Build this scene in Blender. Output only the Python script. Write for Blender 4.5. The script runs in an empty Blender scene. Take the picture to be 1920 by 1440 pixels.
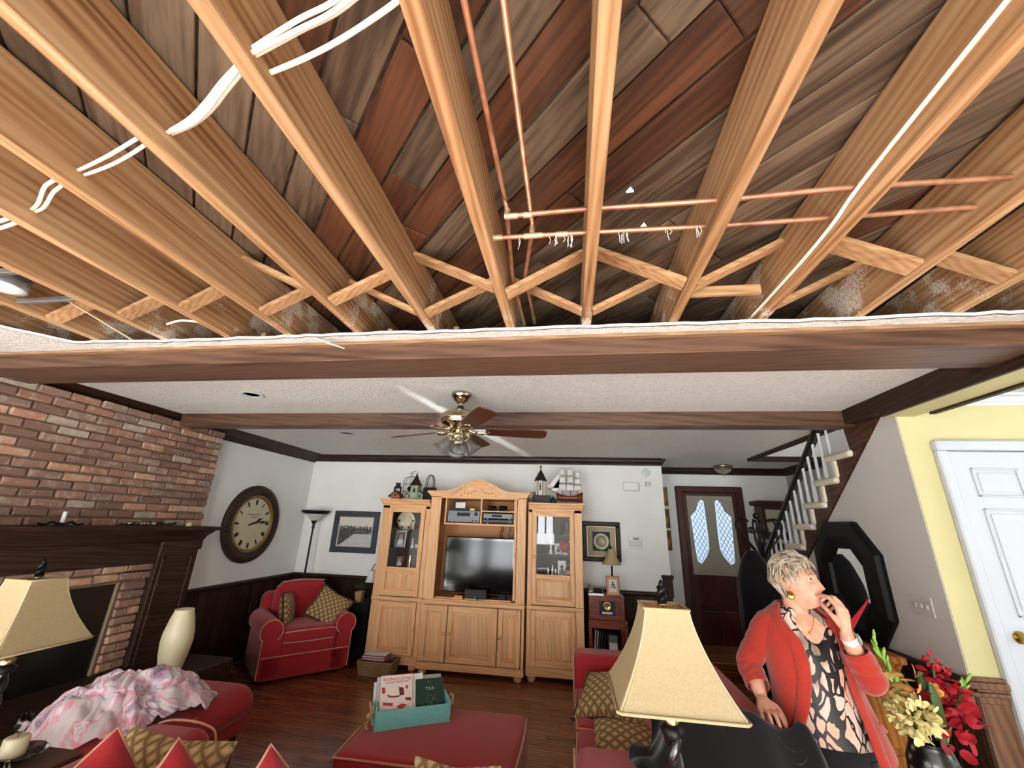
import bpy, bmesh, math, random
from mathutils import Vector, Matrix, noise as mnoise
random.seed(7)
PI = math.pi
SC = bpy.context.scene
COL = SC.collection
# ------------------------------------------------------------------ camera
cam_d = bpy.data.cameras.new('camera')
cam_d.sensor_width = 36.0
cam_d.lens = 763.83 / 1920.0 * 36.0
cam_d.clip_start = 0.02
cam = bpy.data.objects.new('camera', cam_d)
COL.objects.link(cam)
CP, CY, CR = 0.331790, 0.148466, 0.034583          # pitch up, yaw left, roll
_F = Vector((-math.sin(CY), math.cos(CY), 0)); _R = Vector((math.cos(CY), math.sin(CY), 0)); _U = Vector((0, 0, 1))
_F2 = _F * math.cos(CP) + _U * math.sin(CP); _U2 = _U * math.cos(CP) - _F * math.sin(CP)
_R3 = _R * math.cos(CR) + _U2 * math.sin(CR); _U3 = _U2 * math.cos(CR) - _R * math.sin(CR)
cam.matrix_world = Matrix(((_R3.x, _U3.x, -_F2.x, 0), (_R3.y, _U3.y, -_F2.y, 0), (_R3.z, _U3.z, -_F2.z, 1.65), (0, 0, 0, 1)))
SC.camera = cam
# ------------------------------------------------------------------ world, exposure, daylight
SC.view_settings.view_transform = 'Standard'
SC.view_settings.look = 'None'
SC.view_settings.gamma = 1.0
SC.view_settings.use_curve_mapping = False
SC.view_settings.exposure = 0.92
SC.cycles.max_bounces = 8
SC.cycles.diffuse_bounces = 5
SC.cycles.glossy_bounces = 4
SC.cycles.transmission_bounces = 6
SC.cycles.sample_clamp_indirect = 6.0
SC.cycles.caustics_reflective = False
SC.cycles.caustics_refractive = False
W = bpy.data.worlds.new('sky')
SC.world = W
W.use_nodes = True
W.node_tree.nodes['Background'].inputs[0].default_value = (0.80, 0.90, 1.0, 1)
W.node_tree.nodes['Background'].inputs[1].default_value = 3.0

def daylight(name, loc, rot, sx, sy, watts, color, spread=180):
    d = bpy.data.lights.new(name, 'AREA'); d.shape = 'RECTANGLE'; d.size = sx; d.size_y = sy
    d.energy = watts; d.color = color; d.spread = math.radians(spread)
    o = bpy.data.objects.new(name, d); o.location = loc; o.rotation_euler = rot; COL.objects.link(o)
    return o
# window light just outside each window opening of the wall behind the camera and of the hall on the right
UPT = PI/2 + .2      # upward tilt added to the window lamps to brighten the ceiling
for xa, xb, zb in ((-3.75, -3.3, .15), (-2.9, -2.0, .15), (-1.25, -.62, 1.0), (.3, 1.7, .15)):
    daylight('daylight_window', ((xa+xb)/2, -5.08, (zb+2.35)/2), (UPT, 0, 0), xb-xa, 2.35-zb, 29*(xb-xa)*(2.35-zb), (0.97, 0.98, 1.0))
sun = bpy.data.lights.new('sun', 'SUN'); sun.energy = 88; sun.angle = math.radians(.6); sun.color = (.94, .98, 1.0)
sun_o = bpy.data.objects.new('sun', sun); COL.objects.link(sun_o); sun_o.rotation_euler = (math.radians(90-20), 0, math.radians(2))
daylight('daylight_window', (5.26, 0.6, 1.5), (0, PI/2, 0), 1.9, 2.2, 5, (0.95, 0.98, 1.0))
# spot lamp added behind the camera to draw a narrow sun stripe on the ceiling
gl = bpy.data.lights.new('glint_spot', 'SPOT'); gl.energy = 2600; gl.spot_size = math.radians(8.5); gl.spot_blend = .8; gl.shadow_soft_size = .03; gl.color = (.93, .97, 1)
gl_o = bpy.data.objects.new('glint_spot', gl); COL.objects.link(gl_o); gl_o.location = (-2.46, -3.0, .30)
_d = (Vector((-.97, 4.05, 2.584)) - gl_o.location).normalized()
gl_o.rotation_euler = _d.to_track_quat('-Z', 'Y').to_euler(); gl_o.scale = (.16, 1, 1)
daylight('stairwell_fill', (2.8, 4.6, 4.9), (0, 0, 0), 0.8, 1.6, 30, (0.95, 0.98, 1.0))  # unseen fill lamp added at the top of the stairwell

# ------------------------------------------------------------------ mesh helpers
class MB:
    def __init__(s):
        s.v = []; s.f = []; s.sm = []
    def add(s, vs, fs, smooth=False):
        b = len(s.v); s.v += [tuple(p) for p in vs]
        for f in fs:
            s.f.append(tuple(b + i for i in f)); s.sm.append(smooth)
        return s
    def box(s, x0, x1, y0, y1, z0, z1):
        return s.add([(x0,y0,z0),(x1,y0,z0),(x1,y1,z0),(x0,y1,z0),(x0,y0,z1),(x1,y0,z1),(x1,y1,z1),(x0,y1,z1)],
                     [(0,3,2,1),(4,5,6,7),(0,1,5,4),(1,2,6,5),(2,3,7,6),(3,0,4,7)])
    def cbox(s, x0, x1, y0, y1, z0, z1, c):
        """chamfered box"""
        P = []
        for sx, X in ((1, x0), (-1, x1)):
            for sy, Y in ((1, y0), (-1, y1)):
                for sz, Z in ((1, z0), (-1, z1)):
                    P += [(X, Y+sy*c, Z+sz*c), (X+sx*c, Y, Z+sz*c), (X+sx*c, Y+sy*c, Z)]
        bm = bmesh.new()
        for p in P: bm.verts.new(p)
        bmesh.ops.convex_hull(bm, input=bm.verts)
        bm.verts.index_update()
        vs = [v.co[:] for v in bm.verts]; fs = [[v.index for v in f.verts] for f in bm.faces]
        bm.free()
        return s.add(vs, fs)
    def bar(s, a, b, w, h, up=(0, 0, 1)):
        """rectangular bar from a to b, w across, h along up"""
        a = Vector(a); b = Vector(b); d = (b - a).normalized(); u = Vector(up)
        r = d.cross(u).normalized(); u = r.cross(d).normalized()
        P = []
        for q in (a, b):
            for i, j in ((-1,-1),(1,-1),(1,1),(-1,1)):
                P.append(q + r*(i*w/2) + u*(j*h/2))
        return s.add(P, [(0,1,2,3),(7,6,5,4),(0,4,5,1),(1,5,6,2),(2,6,7,3),(3,7,4,0)])
    def rings(s, rs, closed=True, cap=True, smooth=True):
        n = len(rs[0]); vs = [p for r in rs for p in r]; fs = []
        m = n if closed else n - 1
        for k in range(len(rs) - 1):
            for i in range(m):
                j = (i + 1) % n
                fs.append((k*n+i, k*n+j, (k+1)*n+j, (k+1)*n+i))
        s.add(vs, fs, smooth)
        if cap and closed:
            s.add(rs[0], [tuple(reversed(range(n)))]); s.add(rs[-1], [tuple(range(n))])
        return s
    def lathe(s, prof, c=(0, 0, 0), n=24, cap=True, ry=1.0):
        rs = [[(c[0]+r*math.cos(2*PI*i/n), c[1]+r*ry*math.sin(2*PI*i/n), c[2]+z) for i in range(n)] for r, z in prof]
        return s.rings(rs, True, cap)
    def lathe_ax(s, prof, c, ax, n=24, cap=True):
        """lathe about an arbitrary axis; prof of (radius, distance along axis)"""
        ax = Vector(ax).normalized(); t = Vector((0, 0, 1)) if abs(ax.z) < .9 else Vector((1, 0, 0))
        u = ax.cross(t).normalized(); w = ax.cross(u); c = Vector(c)
        rs = [[c + ax*d + u*(r*math.cos(2*PI*i/n)) + w*(r*math.sin(2*PI*i/n)) for i in range(n)] for r, d in prof]
        return s.rings(rs, True, cap)
    def tube(s, pts, r, n=10, cap=True, flat=1.0):
        pts = [Vector(p) for p in pts]; rs = []
        rad = r if isinstance(r, (list, tuple)) else [r]*len(pts)
        prev = None
        for i, p in enumerate(pts):
            d = (pts[min(i+1, len(pts)-1)] - pts[max(i-1, 0)]).normalized()
            if prev is None:
                t = Vector((0, 0, 1)) if abs(d.z) < .9 else Vector((1, 0, 0))
                u = d.cross(t).normalized()
            else:
                u = (prev - d * prev.dot(d)).normalized()
            prev = u; w = d.cross(u)
            rs.append([p + u*(rad[i]*math.cos(2*PI*k/n)) + w*(rad[i]*flat*math.sin(2*PI*k/n)) for k in range(n)])
        return s.rings(rs, True, cap)
    def ball(s, c, r, n=16, m=10, sc=(1, 1, 1)):
        prof = [(max(1e-4, math.sin(PI*i/m)), -math.cos(PI*i/m)) for i in range(m+1)]
        rs = [[(c[0]+r*sc[0]*a*math.cos(2*PI*k/n), c[1]+r*sc[1]*a*math.sin(2*PI*k/n), c[2]+r*sc[2]*z) for k in range(n)] for a, z in prof]
        return s.rings(rs, True, True)
    def rbox(s, x0, x1, y0, y1, z0, z1, r, n=6, puff=0.0):
        """rounded, optionally puffed upholstery block"""
        c = Vector(((x0+x1)/2, (y0+y1)/2, (z0+z1)/2)); h = Vector(((x1-x0)/2, (y1-y0)/2, (z1-z0)/2))
        rr = [min(r, a) for a in h]
        def mp(q):
            ds = []
            for k in range(3):
                a = q[k]; inner = h[k] - rr[k]
                ds.append(max(-inner, min(inner, a*h[k])))
            e = [q[k]*h[k] - ds[k] for k in range(3)]
            e = [e[k]/rr[k] if rr[k] > 0 else 0 for k in range(3)]
            L = math.sqrt(sum(x*x for x in e)) or 1; M = max(abs(x) for x in e) or 1
            p = [ds[k] + e[k]/L*M*rr[k] for k in range(3)]
            if puff:
                for k in range(3):
                    a, b = [(1 - (q[i])**2) for i in range(3) if i != k]
                    p[k] += puff * q[k] * a * b if abs(q[k]) > .5 else 0
            return c + Vector(p)
        # grid parameters dense near the edges
        ts = []
        def axis(k):
            inner = (h[k]-rr[k])/h[k] if h[k] else 0
            e = [inner + (1-inner)*i/n for i in range(1, n+1)]
            mid = [inner*i/4 for i in range(5)]
            t = [-x for x in reversed(e)] + [-x for x in reversed(mid[1:])] + mid + e
            return t
        A = [axis(k) for k in range(3)]
        for k in range(3):
            i, j = [q for q in range(3) if q != k]
            for sg in (-1, 1):
                vs = []; fs = []; na, nb = len(A[i]), len(A[j])
                for a in A[i]:
                    for b in A[j]:
                        q = [0, 0, 0]; q[k] = sg; q[i] = a; q[j] = b
                        vs.append(mp(q))
                for a in range(na-1):
                    for b in range(nb-1):
                        f = (a*nb+b, (a+1)*nb+b, (a+1)*nb+b+1, a*nb+b+1)
                        if (sg > 0) == (k == 1): f = tuple(reversed(f))
                        fs.append(f)
                s.add(vs, fs, True)
        return s
    def poly(s, pts, ext):
        """prism: planar polygon pts extruded by vector ext"""
        e = Vector(ext); n = len(pts); P = [Vector(p) for p in pts]
        vs = P + [p + e for p in P]
        fs = [tuple(reversed(range(n))), tuple(range(n, 2*n))] + [(i, (i+1) % n, n+(i+1) % n, n+i) for i in range(n)]
        return s.add(vs, fs)
    def grid(s, fn, nu, nv, smooth=True, flip=False):
        vs = [fn(i/nu, j/nv) for i in range(nu+1) for j in range(nv+1)]
        fs = []
        for i in range(nu):
            for j in range(nv):
                f = (i*(nv+1)+j, (i+1)*(nv+1)+j, (i+1)*(nv+1)+j+1, i*(nv+1)+j+1)
                fs.append(tuple(reversed(f)) if flip else f)
        return s.add(vs, fs, smooth)
    def cushion(s, w, h, t, pinch=.12, n=14):
        """knife-edge cushion in the local XY plane, thickness along Z"""
        for sg in (1, -1):
            def fn(u, v):
                a, b = 2*u-1, 2*v-1
                e = (1-a*a)*(1-b*b)
                sh = 1 - pinch*(1-abs(b)**1.0)*abs(a)**3 ; sv = 1 - pinch*(1-abs(a)**1.0)*abs(b)**3
                return (a*w/2*sh, b*h/2*sv, sg*t/2*(max(0, e)**.45))
            s.grid(fn, n, n, True, sg < 0)
        return s
    def xf(s, M):
        s.v = [tuple(M @ Vector(p)) for p in s.v]; return s
    def mesh(s, name, m=None, weld=False):
        me = bpy.data.meshes.new(name); me.from_pydata(s.v, [], s.f)
        me.polygons.foreach_set('use_smooth', s.sm)
        if m: me.materials.append(m)
        bm = bmesh.new(); bm.from_mesh(me)
        if weld: bmesh.ops.remove_doubles(bm, verts=bm.verts, dist=1e-5)
        bmesh.ops.recalc_face_normals(bm, faces=bm.faces)
        bm.to_mesh(me); bm.free()
        me.update(); return me
    def build(s, name, m, parent=None, bev=0, label=None, weld=False, kind=None, seg=2):
        o = bpy.data.objects.new(name, s.mesh(name, m, weld)); COL.objects.link(o)
        if parent: o.parent = parent
        if bev:
            b = o.modifiers.new('bevel', 'BEVEL'); b.width = bev; b.segments = seg; b.limit_method = 'ANGLE'; b.angle_limit = .6
            b.harden_normals = False
        if label: o['label'] = label
        if kind: o['kind'] = kind
        return o

def thing(name, label, cat, loc=(0, 0, 0), rz=0, group=None):
    o = bpy.data.objects.new(name, None); COL.objects.link(o); o.empty_display_size = .05
    o.location = loc; o.rotation_euler = (0, 0, rz); o['label'] = label; o['category'] = cat
    if group: o['group'] = group
    return o
def tag(o, label, cat, group=None):
    o['label'] = label; o['category'] = cat
    if group: o['group'] = group
    return o
def struct(o, label=None):
    o['kind'] = 'structure'
    if label: o['label'] = label
    return o
def inst(name, me, parent=None, loc=(0, 0, 0), rot=(0, 0, 0), sc=(1, 1, 1)):
    o = bpy.data.objects.new(name, me); COL.objects.link(o); o.location = loc; o.rotation_euler = rot; o.scale = sc
    if parent: o.parent = parent
    return o
def copy_tree(o, parent=None):
    c = o.copy(); COL.objects.link(c)
    if parent: c.parent = parent
    for ch in list(o.children): copy_tree(ch, c)
    return c
def text_mesh(txt, size, m, parent, loc, rot, name='lettering', ext=.0006, align='CENTER'):
    cu = bpy.data.curves.new('txt', 'FONT'); cu.body = txt; cu.size = size; cu.align_x = align; cu.align_y = 'CENTER'; cu.extrude = ext; cu.resolution_u = 2
    o = bpy.data.objects.new('txt', cu); COL.objects.link(o)
    dg = bpy.context.evaluated_depsgraph_get()
    me = bpy.data.meshes.new_from_object(o.evaluated_get(dg)); bpy.data.objects.remove(o)
    me.materials.clear(); me.materials.append(m)
    r = bpy.data.objects.new(name, me); COL.objects.link(r); r.location = loc; r.rotation_euler = rot
    if parent: r.parent = parent
    return r
def spline(pts, k=6):
    P = [Vector(p) for p in pts]; out = []
    for i in range(len(P)-1):
        a, b, c, d = P[max(i-1, 0)], P[i], P[i+1], P[min(i+2, len(P)-1)]
        for j in range(k):
            t = j/k
            out.append(.5*((2*b) + (c-a)*t + (2*a-5*b+4*c-d)*t*t + (3*b-a-3*c+d)*t**3))
    out.append(P[-1]); return out

# ------------------------------------------------------------------ materials
def lin(r, g, b):
    f = lambda c: (c/255/12.92) if c/255 <= .04045 else ((c/255+.055)/1.055)**2.4
    return (f(r), f(g), f(b), 1)
class NT:
    def __init__(s, name, rough=.6, metal=0, spec=.5):
        s.m = bpy.data.materials.new(name); s.m.use_nodes = True; s.t = s.m.node_tree; s.n = s.t.nodes
        s.b = s.n['Principled BSDF']; s.b.inputs['Roughness'].default_value = rough; s.b.inputs['Metallic'].default_value = metal
        s.b.inputs['Specular IOR Level'].default_value = spec
        s._co = None
    def node(s, typ, **kw):
        n = s.n.new(typ)
        for k, v in kw.items():
            if k.startswith('i_'):
                key = k[2:]; key = int(key) if key.isdigit() else key.replace('_', ' ')
                n.inputs[key].default_value = v
            else: setattr(n, k, v)
        return n
    def link(s, a, b): s.t.links.new(a, b)
    def coord(s, scale=(1, 1, 1), rot=(0, 0, 0), rnd=True, src='Object'):
        tc = s.node('ShaderNodeTexCoord'); mp = s.node('ShaderNodeMapping'); mp.inputs['Scale'].default_value = scale; mp.inputs['Rotation'].default_value = rot
        if rnd:
            oi = s.node('ShaderNodeObjectInfo'); ml = s.node('ShaderNodeVectorMath', operation='MULTIPLY_ADD')
            s.link(oi.outputs['Random'], ml.inputs[0]); ml.inputs[1].default_value = (37, 53, 71); s.link(tc.outputs[src], ml.inputs[2])
            s.link(ml.outputs[0], mp.inputs['Vector'])
        else: s.link(tc.outputs[src], mp.inputs['Vector'])
        return mp.outputs[0]
    def noise(s, co, scale=5, detail=4, rough=.6, dist=0):
        n = s.node('ShaderNodeTexNoise', i_Scale=scale, i_Detail=detail, i_Roughness=rough, i_Distortion=dist); s.link(co, n.inputs['Vector']); return n.outputs[0]
    def ramp(s, fac, stops, interp='LINEAR'):
        r = s.node('ShaderNodeValToRGB'); r.color_ramp.interpolation = interp; e = r.color_ramp.elements
        while len(e) < len(stops): e.new(.5)
        for i, (p, c) in enumerate(stops): e[i].position = p; e[i].color = c if len(c) == 4 else (*c, 1)
        s.link(fac, r.inputs[0]); return r.outputs[0]
    def mix(s, fac, a, b, mode='MIX'):
        x = s.node('ShaderNodeMix', data_type='RGBA', blend_type=mode)
        for v, i in ((fac, 0), (a, 6), (b, 7)):
            if hasattr(v, 'links'): s.link(v, x.inputs[i])
            else: x.inputs[i].default_value = v
        return x.outputs[2]
    def math(s, op, a, b=0.0, c=0.0, clamp=False):
        x = s.node('ShaderNodeMath', operation=op, use_clamp=clamp)
        for i, v in enumerate((a, b, c)):
            if hasattr(v, 'links'): s.link(v, x.inputs[i])
            else: x.inputs[i].default_value = v
        return x.outputs[0]
    def rnd(s): return s.node('ShaderNodeObjectInfo').outputs['Random']
    def color(s, c):
        if hasattr(c, 'links'): s.link(c, s.b.inputs['Base Color'])
        else: s.b.inputs['Base Color'].default_value = c
        return s
    def bump(s, h, strength=.3, dist=.01):
        b = s.node('ShaderNodeBump', i_Strength=strength, i_Distance=dist); s.link(h, b.inputs['Height']); s.link(b.outputs[0], s.b.inputs['Normal']); return s
def plain(name, c, rough=.6, metal=0, spec=.5, var=.0, scale=30, bump=0):
    m = NT(name, rough, metal, spec); c = lin(*c)
    if var or bump:
        co = m.coord(rnd=True); n = m.noise(co, scale, 5)
        if var: m.color(m.ramp(n, [(.3, tuple(x*(1-var) for x in c[:3])), (.7, tuple(min(1, x*(1+var)) for x in c[:3]))]))
        else: m.color(c)
        if bump: m.bump(n, bump, .004)
    else: m.color(c)
    return m.m
def wood(name, cols, axis=1, grain=9, stretch=.06, rough=.5, wave=0.0, wscale=14, knots=0.0, rndv=.18, spec=.4, speck=None, stain=0.0, bump=.08):
    m = NT(name, rough, 0, spec)
    sc = [1, 1, 1]; sc[axis] = stretch
    co = m.coord(tuple(sc)); n1 = m.noise(co, grain, 6, .62, .8); n2 = m.noise(co, grain*7, 3, .6)
    f = m.math('MULTIPLY_ADD', n2, .30, m.math('MULTIPLY', n1, .75))
    if wave:
        sc2 = [1, 1, 1]; sc2[axis] = stretch*1.3
        cw = m.coord(tuple(sc2)); w = m.node('ShaderNodeTexWave', wave_type='BANDS', bands_direction='DIAGONAL', i_Scale=wscale*2.0, i_Distortion=7.0, i_Detail=2.0, i_Detail_Scale=.8)
        m.link(cw, w.inputs['Vector'])
        f = m.math('ADD', m.math('MULTIPLY', f, 1-wave), m.math('MULTIPLY', w.outputs['Fac'], wave))
    L = [lin(*c) for c in cols]
    col = m.ramp(f, [(.32 + .4*i/(len(L)-1), c) for i, c in enumerate(L)])
    if stain:
        st = m.noise(m.coord((1, 1, 1)), 2.2, 5, .65, .3)
        col = m.mix(m.math('MULTIPLY', m.math('SMOOTH_MIN', m.math('MULTIPLY', m.math('SUBTRACT', st, .45, clamp=True), 4), 1, .1), stain), col, lin(72, 60, 48))
    if knots:
        vk = m.node('ShaderNodeTexVoronoi', i_Scale=2.3); sk = [1, 1, 1]; sk[axis] = .35
        m.link(m.coord(tuple(sk)), vk.inputs['Vector'])
        k = m.math('LESS_THAN', vk.outputs['Distance'], .045)
        col = m.mix(m.math('MULTIPLY', k, knots), col, lin(70, 35, 15))
    hv = m.node('ShaderNodeHueSaturation'); r = m.rnd()
    m.link(m.math('MULTIPLY_ADD', r, rndv*2, 1-rndv), hv.inputs['Value']); m.link(col, hv.inputs['Color'])
    col = hv.outputs[0]
    if speck: col = speck(m, col)
    m.color(col)
    if bump: m.bump(f, bump, .003)
    return m.m
# ------------------------------------------------------------------ material library
def _overspray(m, col):
    tc = m.node('ShaderNodeTexCoord'); sp = m.node('ShaderNodeSeparateXYZ'); m.link(tc.outputs['Object'], sp.inputs[0])
    mr = m.node('ShaderNodeMapRange', interpolation_type='SMOOTHSTEP'); mr.inputs['From Min'].default_value = 1.45; mr.inputs['From Max'].default_value = 1.86
    m.link(sp.outputs['Y'], mr.inputs['Value'])
    n = m.noise(tc.outputs['Object'], 95, 4, .8); big = m.noise(tc.outputs['Object'], 6, 2, .5)
    f = m.math('MULTIPLY', mr.outputs[0], m.math('MULTIPLY', m.math('SUBTRACT', big, .36, clamp=True), 5, clamp=True))
    thr = m.math('SUBTRACT', .78, m.math('MULTIPLY', f, .37))
    k = m.math('MULTIPLY', m.math('SUBTRACT', n, thr, clamp=True), 9, clamp=True)
    return m.mix(k, col, lin(205, 196, 184))
M = {}
M['joist'] = wood('joist_pine', [(104, 68, 40), (150, 110, 74), (170, 133, 97), (182, 152, 118)], 1, 9, .035, .66, .14, 9, .6, .10, .25, _overspray, bump=.1)
M['brace'] = wood('brace_pine', [(130, 95, 65), (168, 128, 90), (186, 150, 112)], 0, 10, .08, .65, .15, 10, .6, .16, .3)
M['board_brown'] = wood('subfloor_red_brown', [(36, 23, 15), (66, 39, 25), (92, 56, 35), (74, 45, 30)], 0, 5, .16, .68, .08, 8, .5, .25, .25, None, .55)
M['board_grey'] = wood('subfloor_weathered_grey', [(42, 33, 26), (74, 58, 45), (112, 93, 75), (84, 67, 53)], 0, 6, .18, .72, .06, 8, .6, .2, .2, None, .6)
M['beam'] = wood('dark_stained_beam', [(42, 28, 21), (72, 50, 38), (98, 71, 55), (64, 44, 34)], 0, 5, .07, .42, .1, 6, .4, .1, .4)
M['beam_y'] = wood('dark_stained_trim', [(28, 17, 11), (48, 30, 20), (66, 42, 29)], 1, 6, .09, .5, .2, 8, .2, .1, .25)
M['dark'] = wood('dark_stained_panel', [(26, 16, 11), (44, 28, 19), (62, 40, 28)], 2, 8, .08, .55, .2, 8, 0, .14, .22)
M['dark_x'] = wood('dark_stained_rail', [(28, 17, 12), (46, 29, 20), (66, 43, 30)], 0, 8, .08, .5, .2, 8, 0, .1, .25)
M['mantel'] = wood('dark_mantel', [(30, 19, 13), (50, 33, 23), (72, 50, 36)], 1, 8, .06, .5, .2, 8, 0, .08, .3)
M['panel_brown'] = wood('brown_wainscot', [(74, 48, 32), (104, 72, 50), (126, 90, 64)], 2, 6, .08, .5, .2, 8, 0, .1, .4)
M['strip'] = wood('orange_trim_strip', [(112, 84, 60), (138, 106, 78), (156, 124, 94)], 0, 9, .08, .5, .2, 10, 0, .08)
M['oak'] = wood('honey_pine', [(204, 148, 98), (224, 170, 118), (233, 184, 135), (228, 176, 125)], 2, 6, .07, .42, .18, 7, .7, .05, .4, bump=.04)
M['oak_x'] = wood('honey_pine_rail', [(204, 148, 98), (224, 170, 118), (233, 184, 135), (228, 176, 125)], 0, 6, .07, .42, .18, 7, .3, .05, .4, bump=.04)
M['stave'] = wood('honey_pine_stave', [(212, 158, 108), (228, 176, 126), (236, 190, 142)], 2, 5, .06, .42, .2, 7, .9, .12, .4, bump=.04)
M['floor'] = wood('reddish_oak_floor', [(88, 48, 30), (124, 71, 44), (148, 90, 58)], 0, 8, .06, .22, .2, 9, 0, .16, .6, bump=.03)
M['cherry'] = wood('cherry_red_wood', [(92, 40, 26), (126, 60, 40), (146, 76, 52)], 0, 7, .1, .35, .2, 8, 0, .06)
M['mahog'] = wood('dark_mahogany', [(36, 14, 8), (62, 24, 13), (82, 34, 20)], 2, 7, .08, .3, .15, 7, 0, .06, .5)
M['chest'] = wood('amber_chest_wood', [(120, 70, 24), (158, 98, 40), (182, 122, 58)], 2, 6, .1, .4, .25, 7, .4, .06)
M['crate'] = None
def _plaster(name, c, sc, st, rough=.85, var=.02):
    m = NT(name, rough, 0, .2); co = m.coord(rnd=False); n = m.noise(co, sc, 4, .65); cc = lin(*c)
    m.color(m.ramp(n if st > .5 else m.noise(co, 3, 3), [(.35, tuple(x*(1-var*(5 if st > .5 else 1)) for x in cc[:3])), (.65, tuple(min(1, x*(1+var)) for x in cc[:3]))]))  # ceiling tone follows its bump noise, painting relief shade into the colour
    m.bump(n, st, .03 if st > .5 else .008); return m.m
M['ceil'] = _plaster('knockdown_ceiling_white', (240, 238, 233), 42, 1.0)
M['wallw'] = _plaster('wall_paint_pale_grey', (236, 237, 234), 160, .12)
M['wallg'] = _plaster('wall_paint_grey', (192, 190, 186), 160, .12)
M['wally'] = _plaster('wall_paint_yellow', (194, 188, 143), 160, .1)
M['whitep'] = plain('white_trim_paint', (202, 208, 214), .45, 0, .3)
M['whitep_dimmed'] = plain('white_paint_dimmed', (184, 191, 199), .45, 0, .3)  # white trim paint darkened to offset the strong light on the hall door
M['cutgyp'] = plain('cut_plasterboard_edge', (238, 234, 226), .9, 0, .1, .06, 60, .3)
M['white'] = plain('white_plastic', (226, 228, 228), .4)
M['black'] = plain('black_lacquer', (12, 11, 11), .42, 0, .18)
M['blackm'] = plain('black_matte', (18, 18, 19), .6)
M['iron'] = plain('wrought_iron', (26, 22, 20), .45, .6)
M['brass'] = plain('antique_brass', (166, 144, 104), .3, 1)
M['nickel'] = plain('polished_nickel_brass', (190, 178, 148), .14, 1)
M['gold'] = plain('gold', (206, 170, 84), .22, 1)
M['copper'] = NT('copper_pipe', .32, 1).m
_m = NT('copper_pipe_tarnished', .4, .55); _m.color(_m.ramp(_m.noise(_m.coord((1, 1, 1)), 9, 4), [(.3, lin(138, 92, 70)), (.55, lin(186, 132, 102)), (.75, lin(118, 82, 62))])); M['copper'] = _m.m
M['solder'] = plain('soldered_fitting', (196, 170, 136), .5, .6, .5, .3, 60)
M['steel'] = plain('galvanised_steel', (190, 194, 194), .35, .9, .5, .1, 20)
M['cable'] = plain('white_cable_sheath', (236, 226, 208), .45, 0, .5, .06, 40)
M['wire'] = plain('cream_wire', (226, 208, 176), .5)
M['mirror'] = plain('mirror', (225, 230, 228), .02, 1)
def _glass(name, tint, rough=.02, alpha=None):
    m = NT(name, rough, 0, .5); m.color(lin(*tint)); m.b.inputs['Transmission Weight'].default_value = 1; m.b.inputs['IOR'].default_value = 1.45
    return m.m
M['glass'] = _glass('clear_glass', (240, 245, 245))
def _pane(name, refl=.12, tint=(1, 1, 1)):
    m = bpy.data.materials.new(name); m.use_nodes = True; t = m.node_tree; t.nodes.clear()
    o = t.nodes.new('ShaderNodeOutputMaterial'); g = t.nodes.new('ShaderNodeBsdfGlossy'); g.inputs['Roughness'].default_value = .01
    tr = t.nodes.new('ShaderNodeBsdfTransparent'); tr.inputs[0].default_value = (*tint, 1); mx = t.nodes.new('ShaderNodeMixShader'); lw = t.nodes.new('ShaderNodeFresnel'); lw.inputs[0].default_value = 1.5
    ad = t.nodes.new('ShaderNodeMath'); ad.operation = 'ADD'; ad.inputs[1].default_value = refl
    t.links.new(lw.outputs[0], ad.inputs[0]); t.links.new(ad.outputs[0], mx.inputs[0]); t.links.new(tr.outputs[0], mx.inputs[1]); t.links.new(g.outputs[0], mx.inputs[2]); t.links.new(mx.outputs[0], o.inputs[0])
    return m
M['pane'] = _pane('cabinet_pane', -.015)
M['winpane'] = _pane('window_pane', .02)
M['frost'] = _glass('frosted_glass', (235, 238, 236), .35)
def _emit(name, c, s):
    m = NT(name, .5); m.color(lin(*c)); m.b.inputs['Emission Color'].default_value = lin(*c); m.b.inputs['Emission Strength'].default_value = s; return m.m
def _fabric(name, c, var=.18, sc=90, rough=.9):
    m = NT(name, rough, 0, .15); co = m.coord(rnd=False); n = m.noise(co, sc, 3, .7); b = m.noise(co, 5, 3); cc = lin(*c)
    f = m.math('MULTIPLY_ADD', n, .7, m.math('MULTIPLY', b, .3))
    m.color(m.ramp(f, [(.3, tuple(x*(1-var) for x in cc[:3])), (.7, tuple(x*(1+var) for x in cc[:3]))]))
    m.b.inputs['Sheen Weight'].default_value = .25; m.bump(n, .15, .002); return m.m
M['red'] = _fabric('burgundy_upholstery', (164, 42, 48))
M['piping'] = plain('tan_piping', (204, 150, 122), .8)
M['brownfr'] = _fabric('brown_fringe', (70, 44, 28), .3, 120)
def _lattice(name):
    m = NT(name, .85, 0, .2); tc = m.node('ShaderNodeTexCoord'); mp = m.node('ShaderNodeMapping'); mp.inputs['Rotation'].default_value = (0, 0, .72); mp.inputs['Scale'].default_value = (23, 23, 23)
    m.link(tc.outputs['Object'], mp.inputs['Vector']); sp = m.node('ShaderNodeSeparateXYZ'); m.link(mp.outputs[0], sp.inputs[0])
    a = m.math('PINGPONG', sp.outputs[0], .5); b = m.math('PINGPONG', sp.outputs[1], .5)
    k = m.math('MINIMUM', a, b); n = m.noise(tc.outputs['Object'], 70, 3)
    k = m.math('ADD', k, m.math('MULTIPLY', m.math('SUBTRACT', n, .5), .08))
    m.color(m.ramp(k, [(.06, lin(122, 96, 64)), (.12, lin(140, 112, 76)), (.24, lin(176, 150, 106)), (.45, lin(194, 170, 124))]))
    m.bump(k, .5, .004); return m.m
M['lattice'] = _lattice('gold_lattice_brocade')
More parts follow.
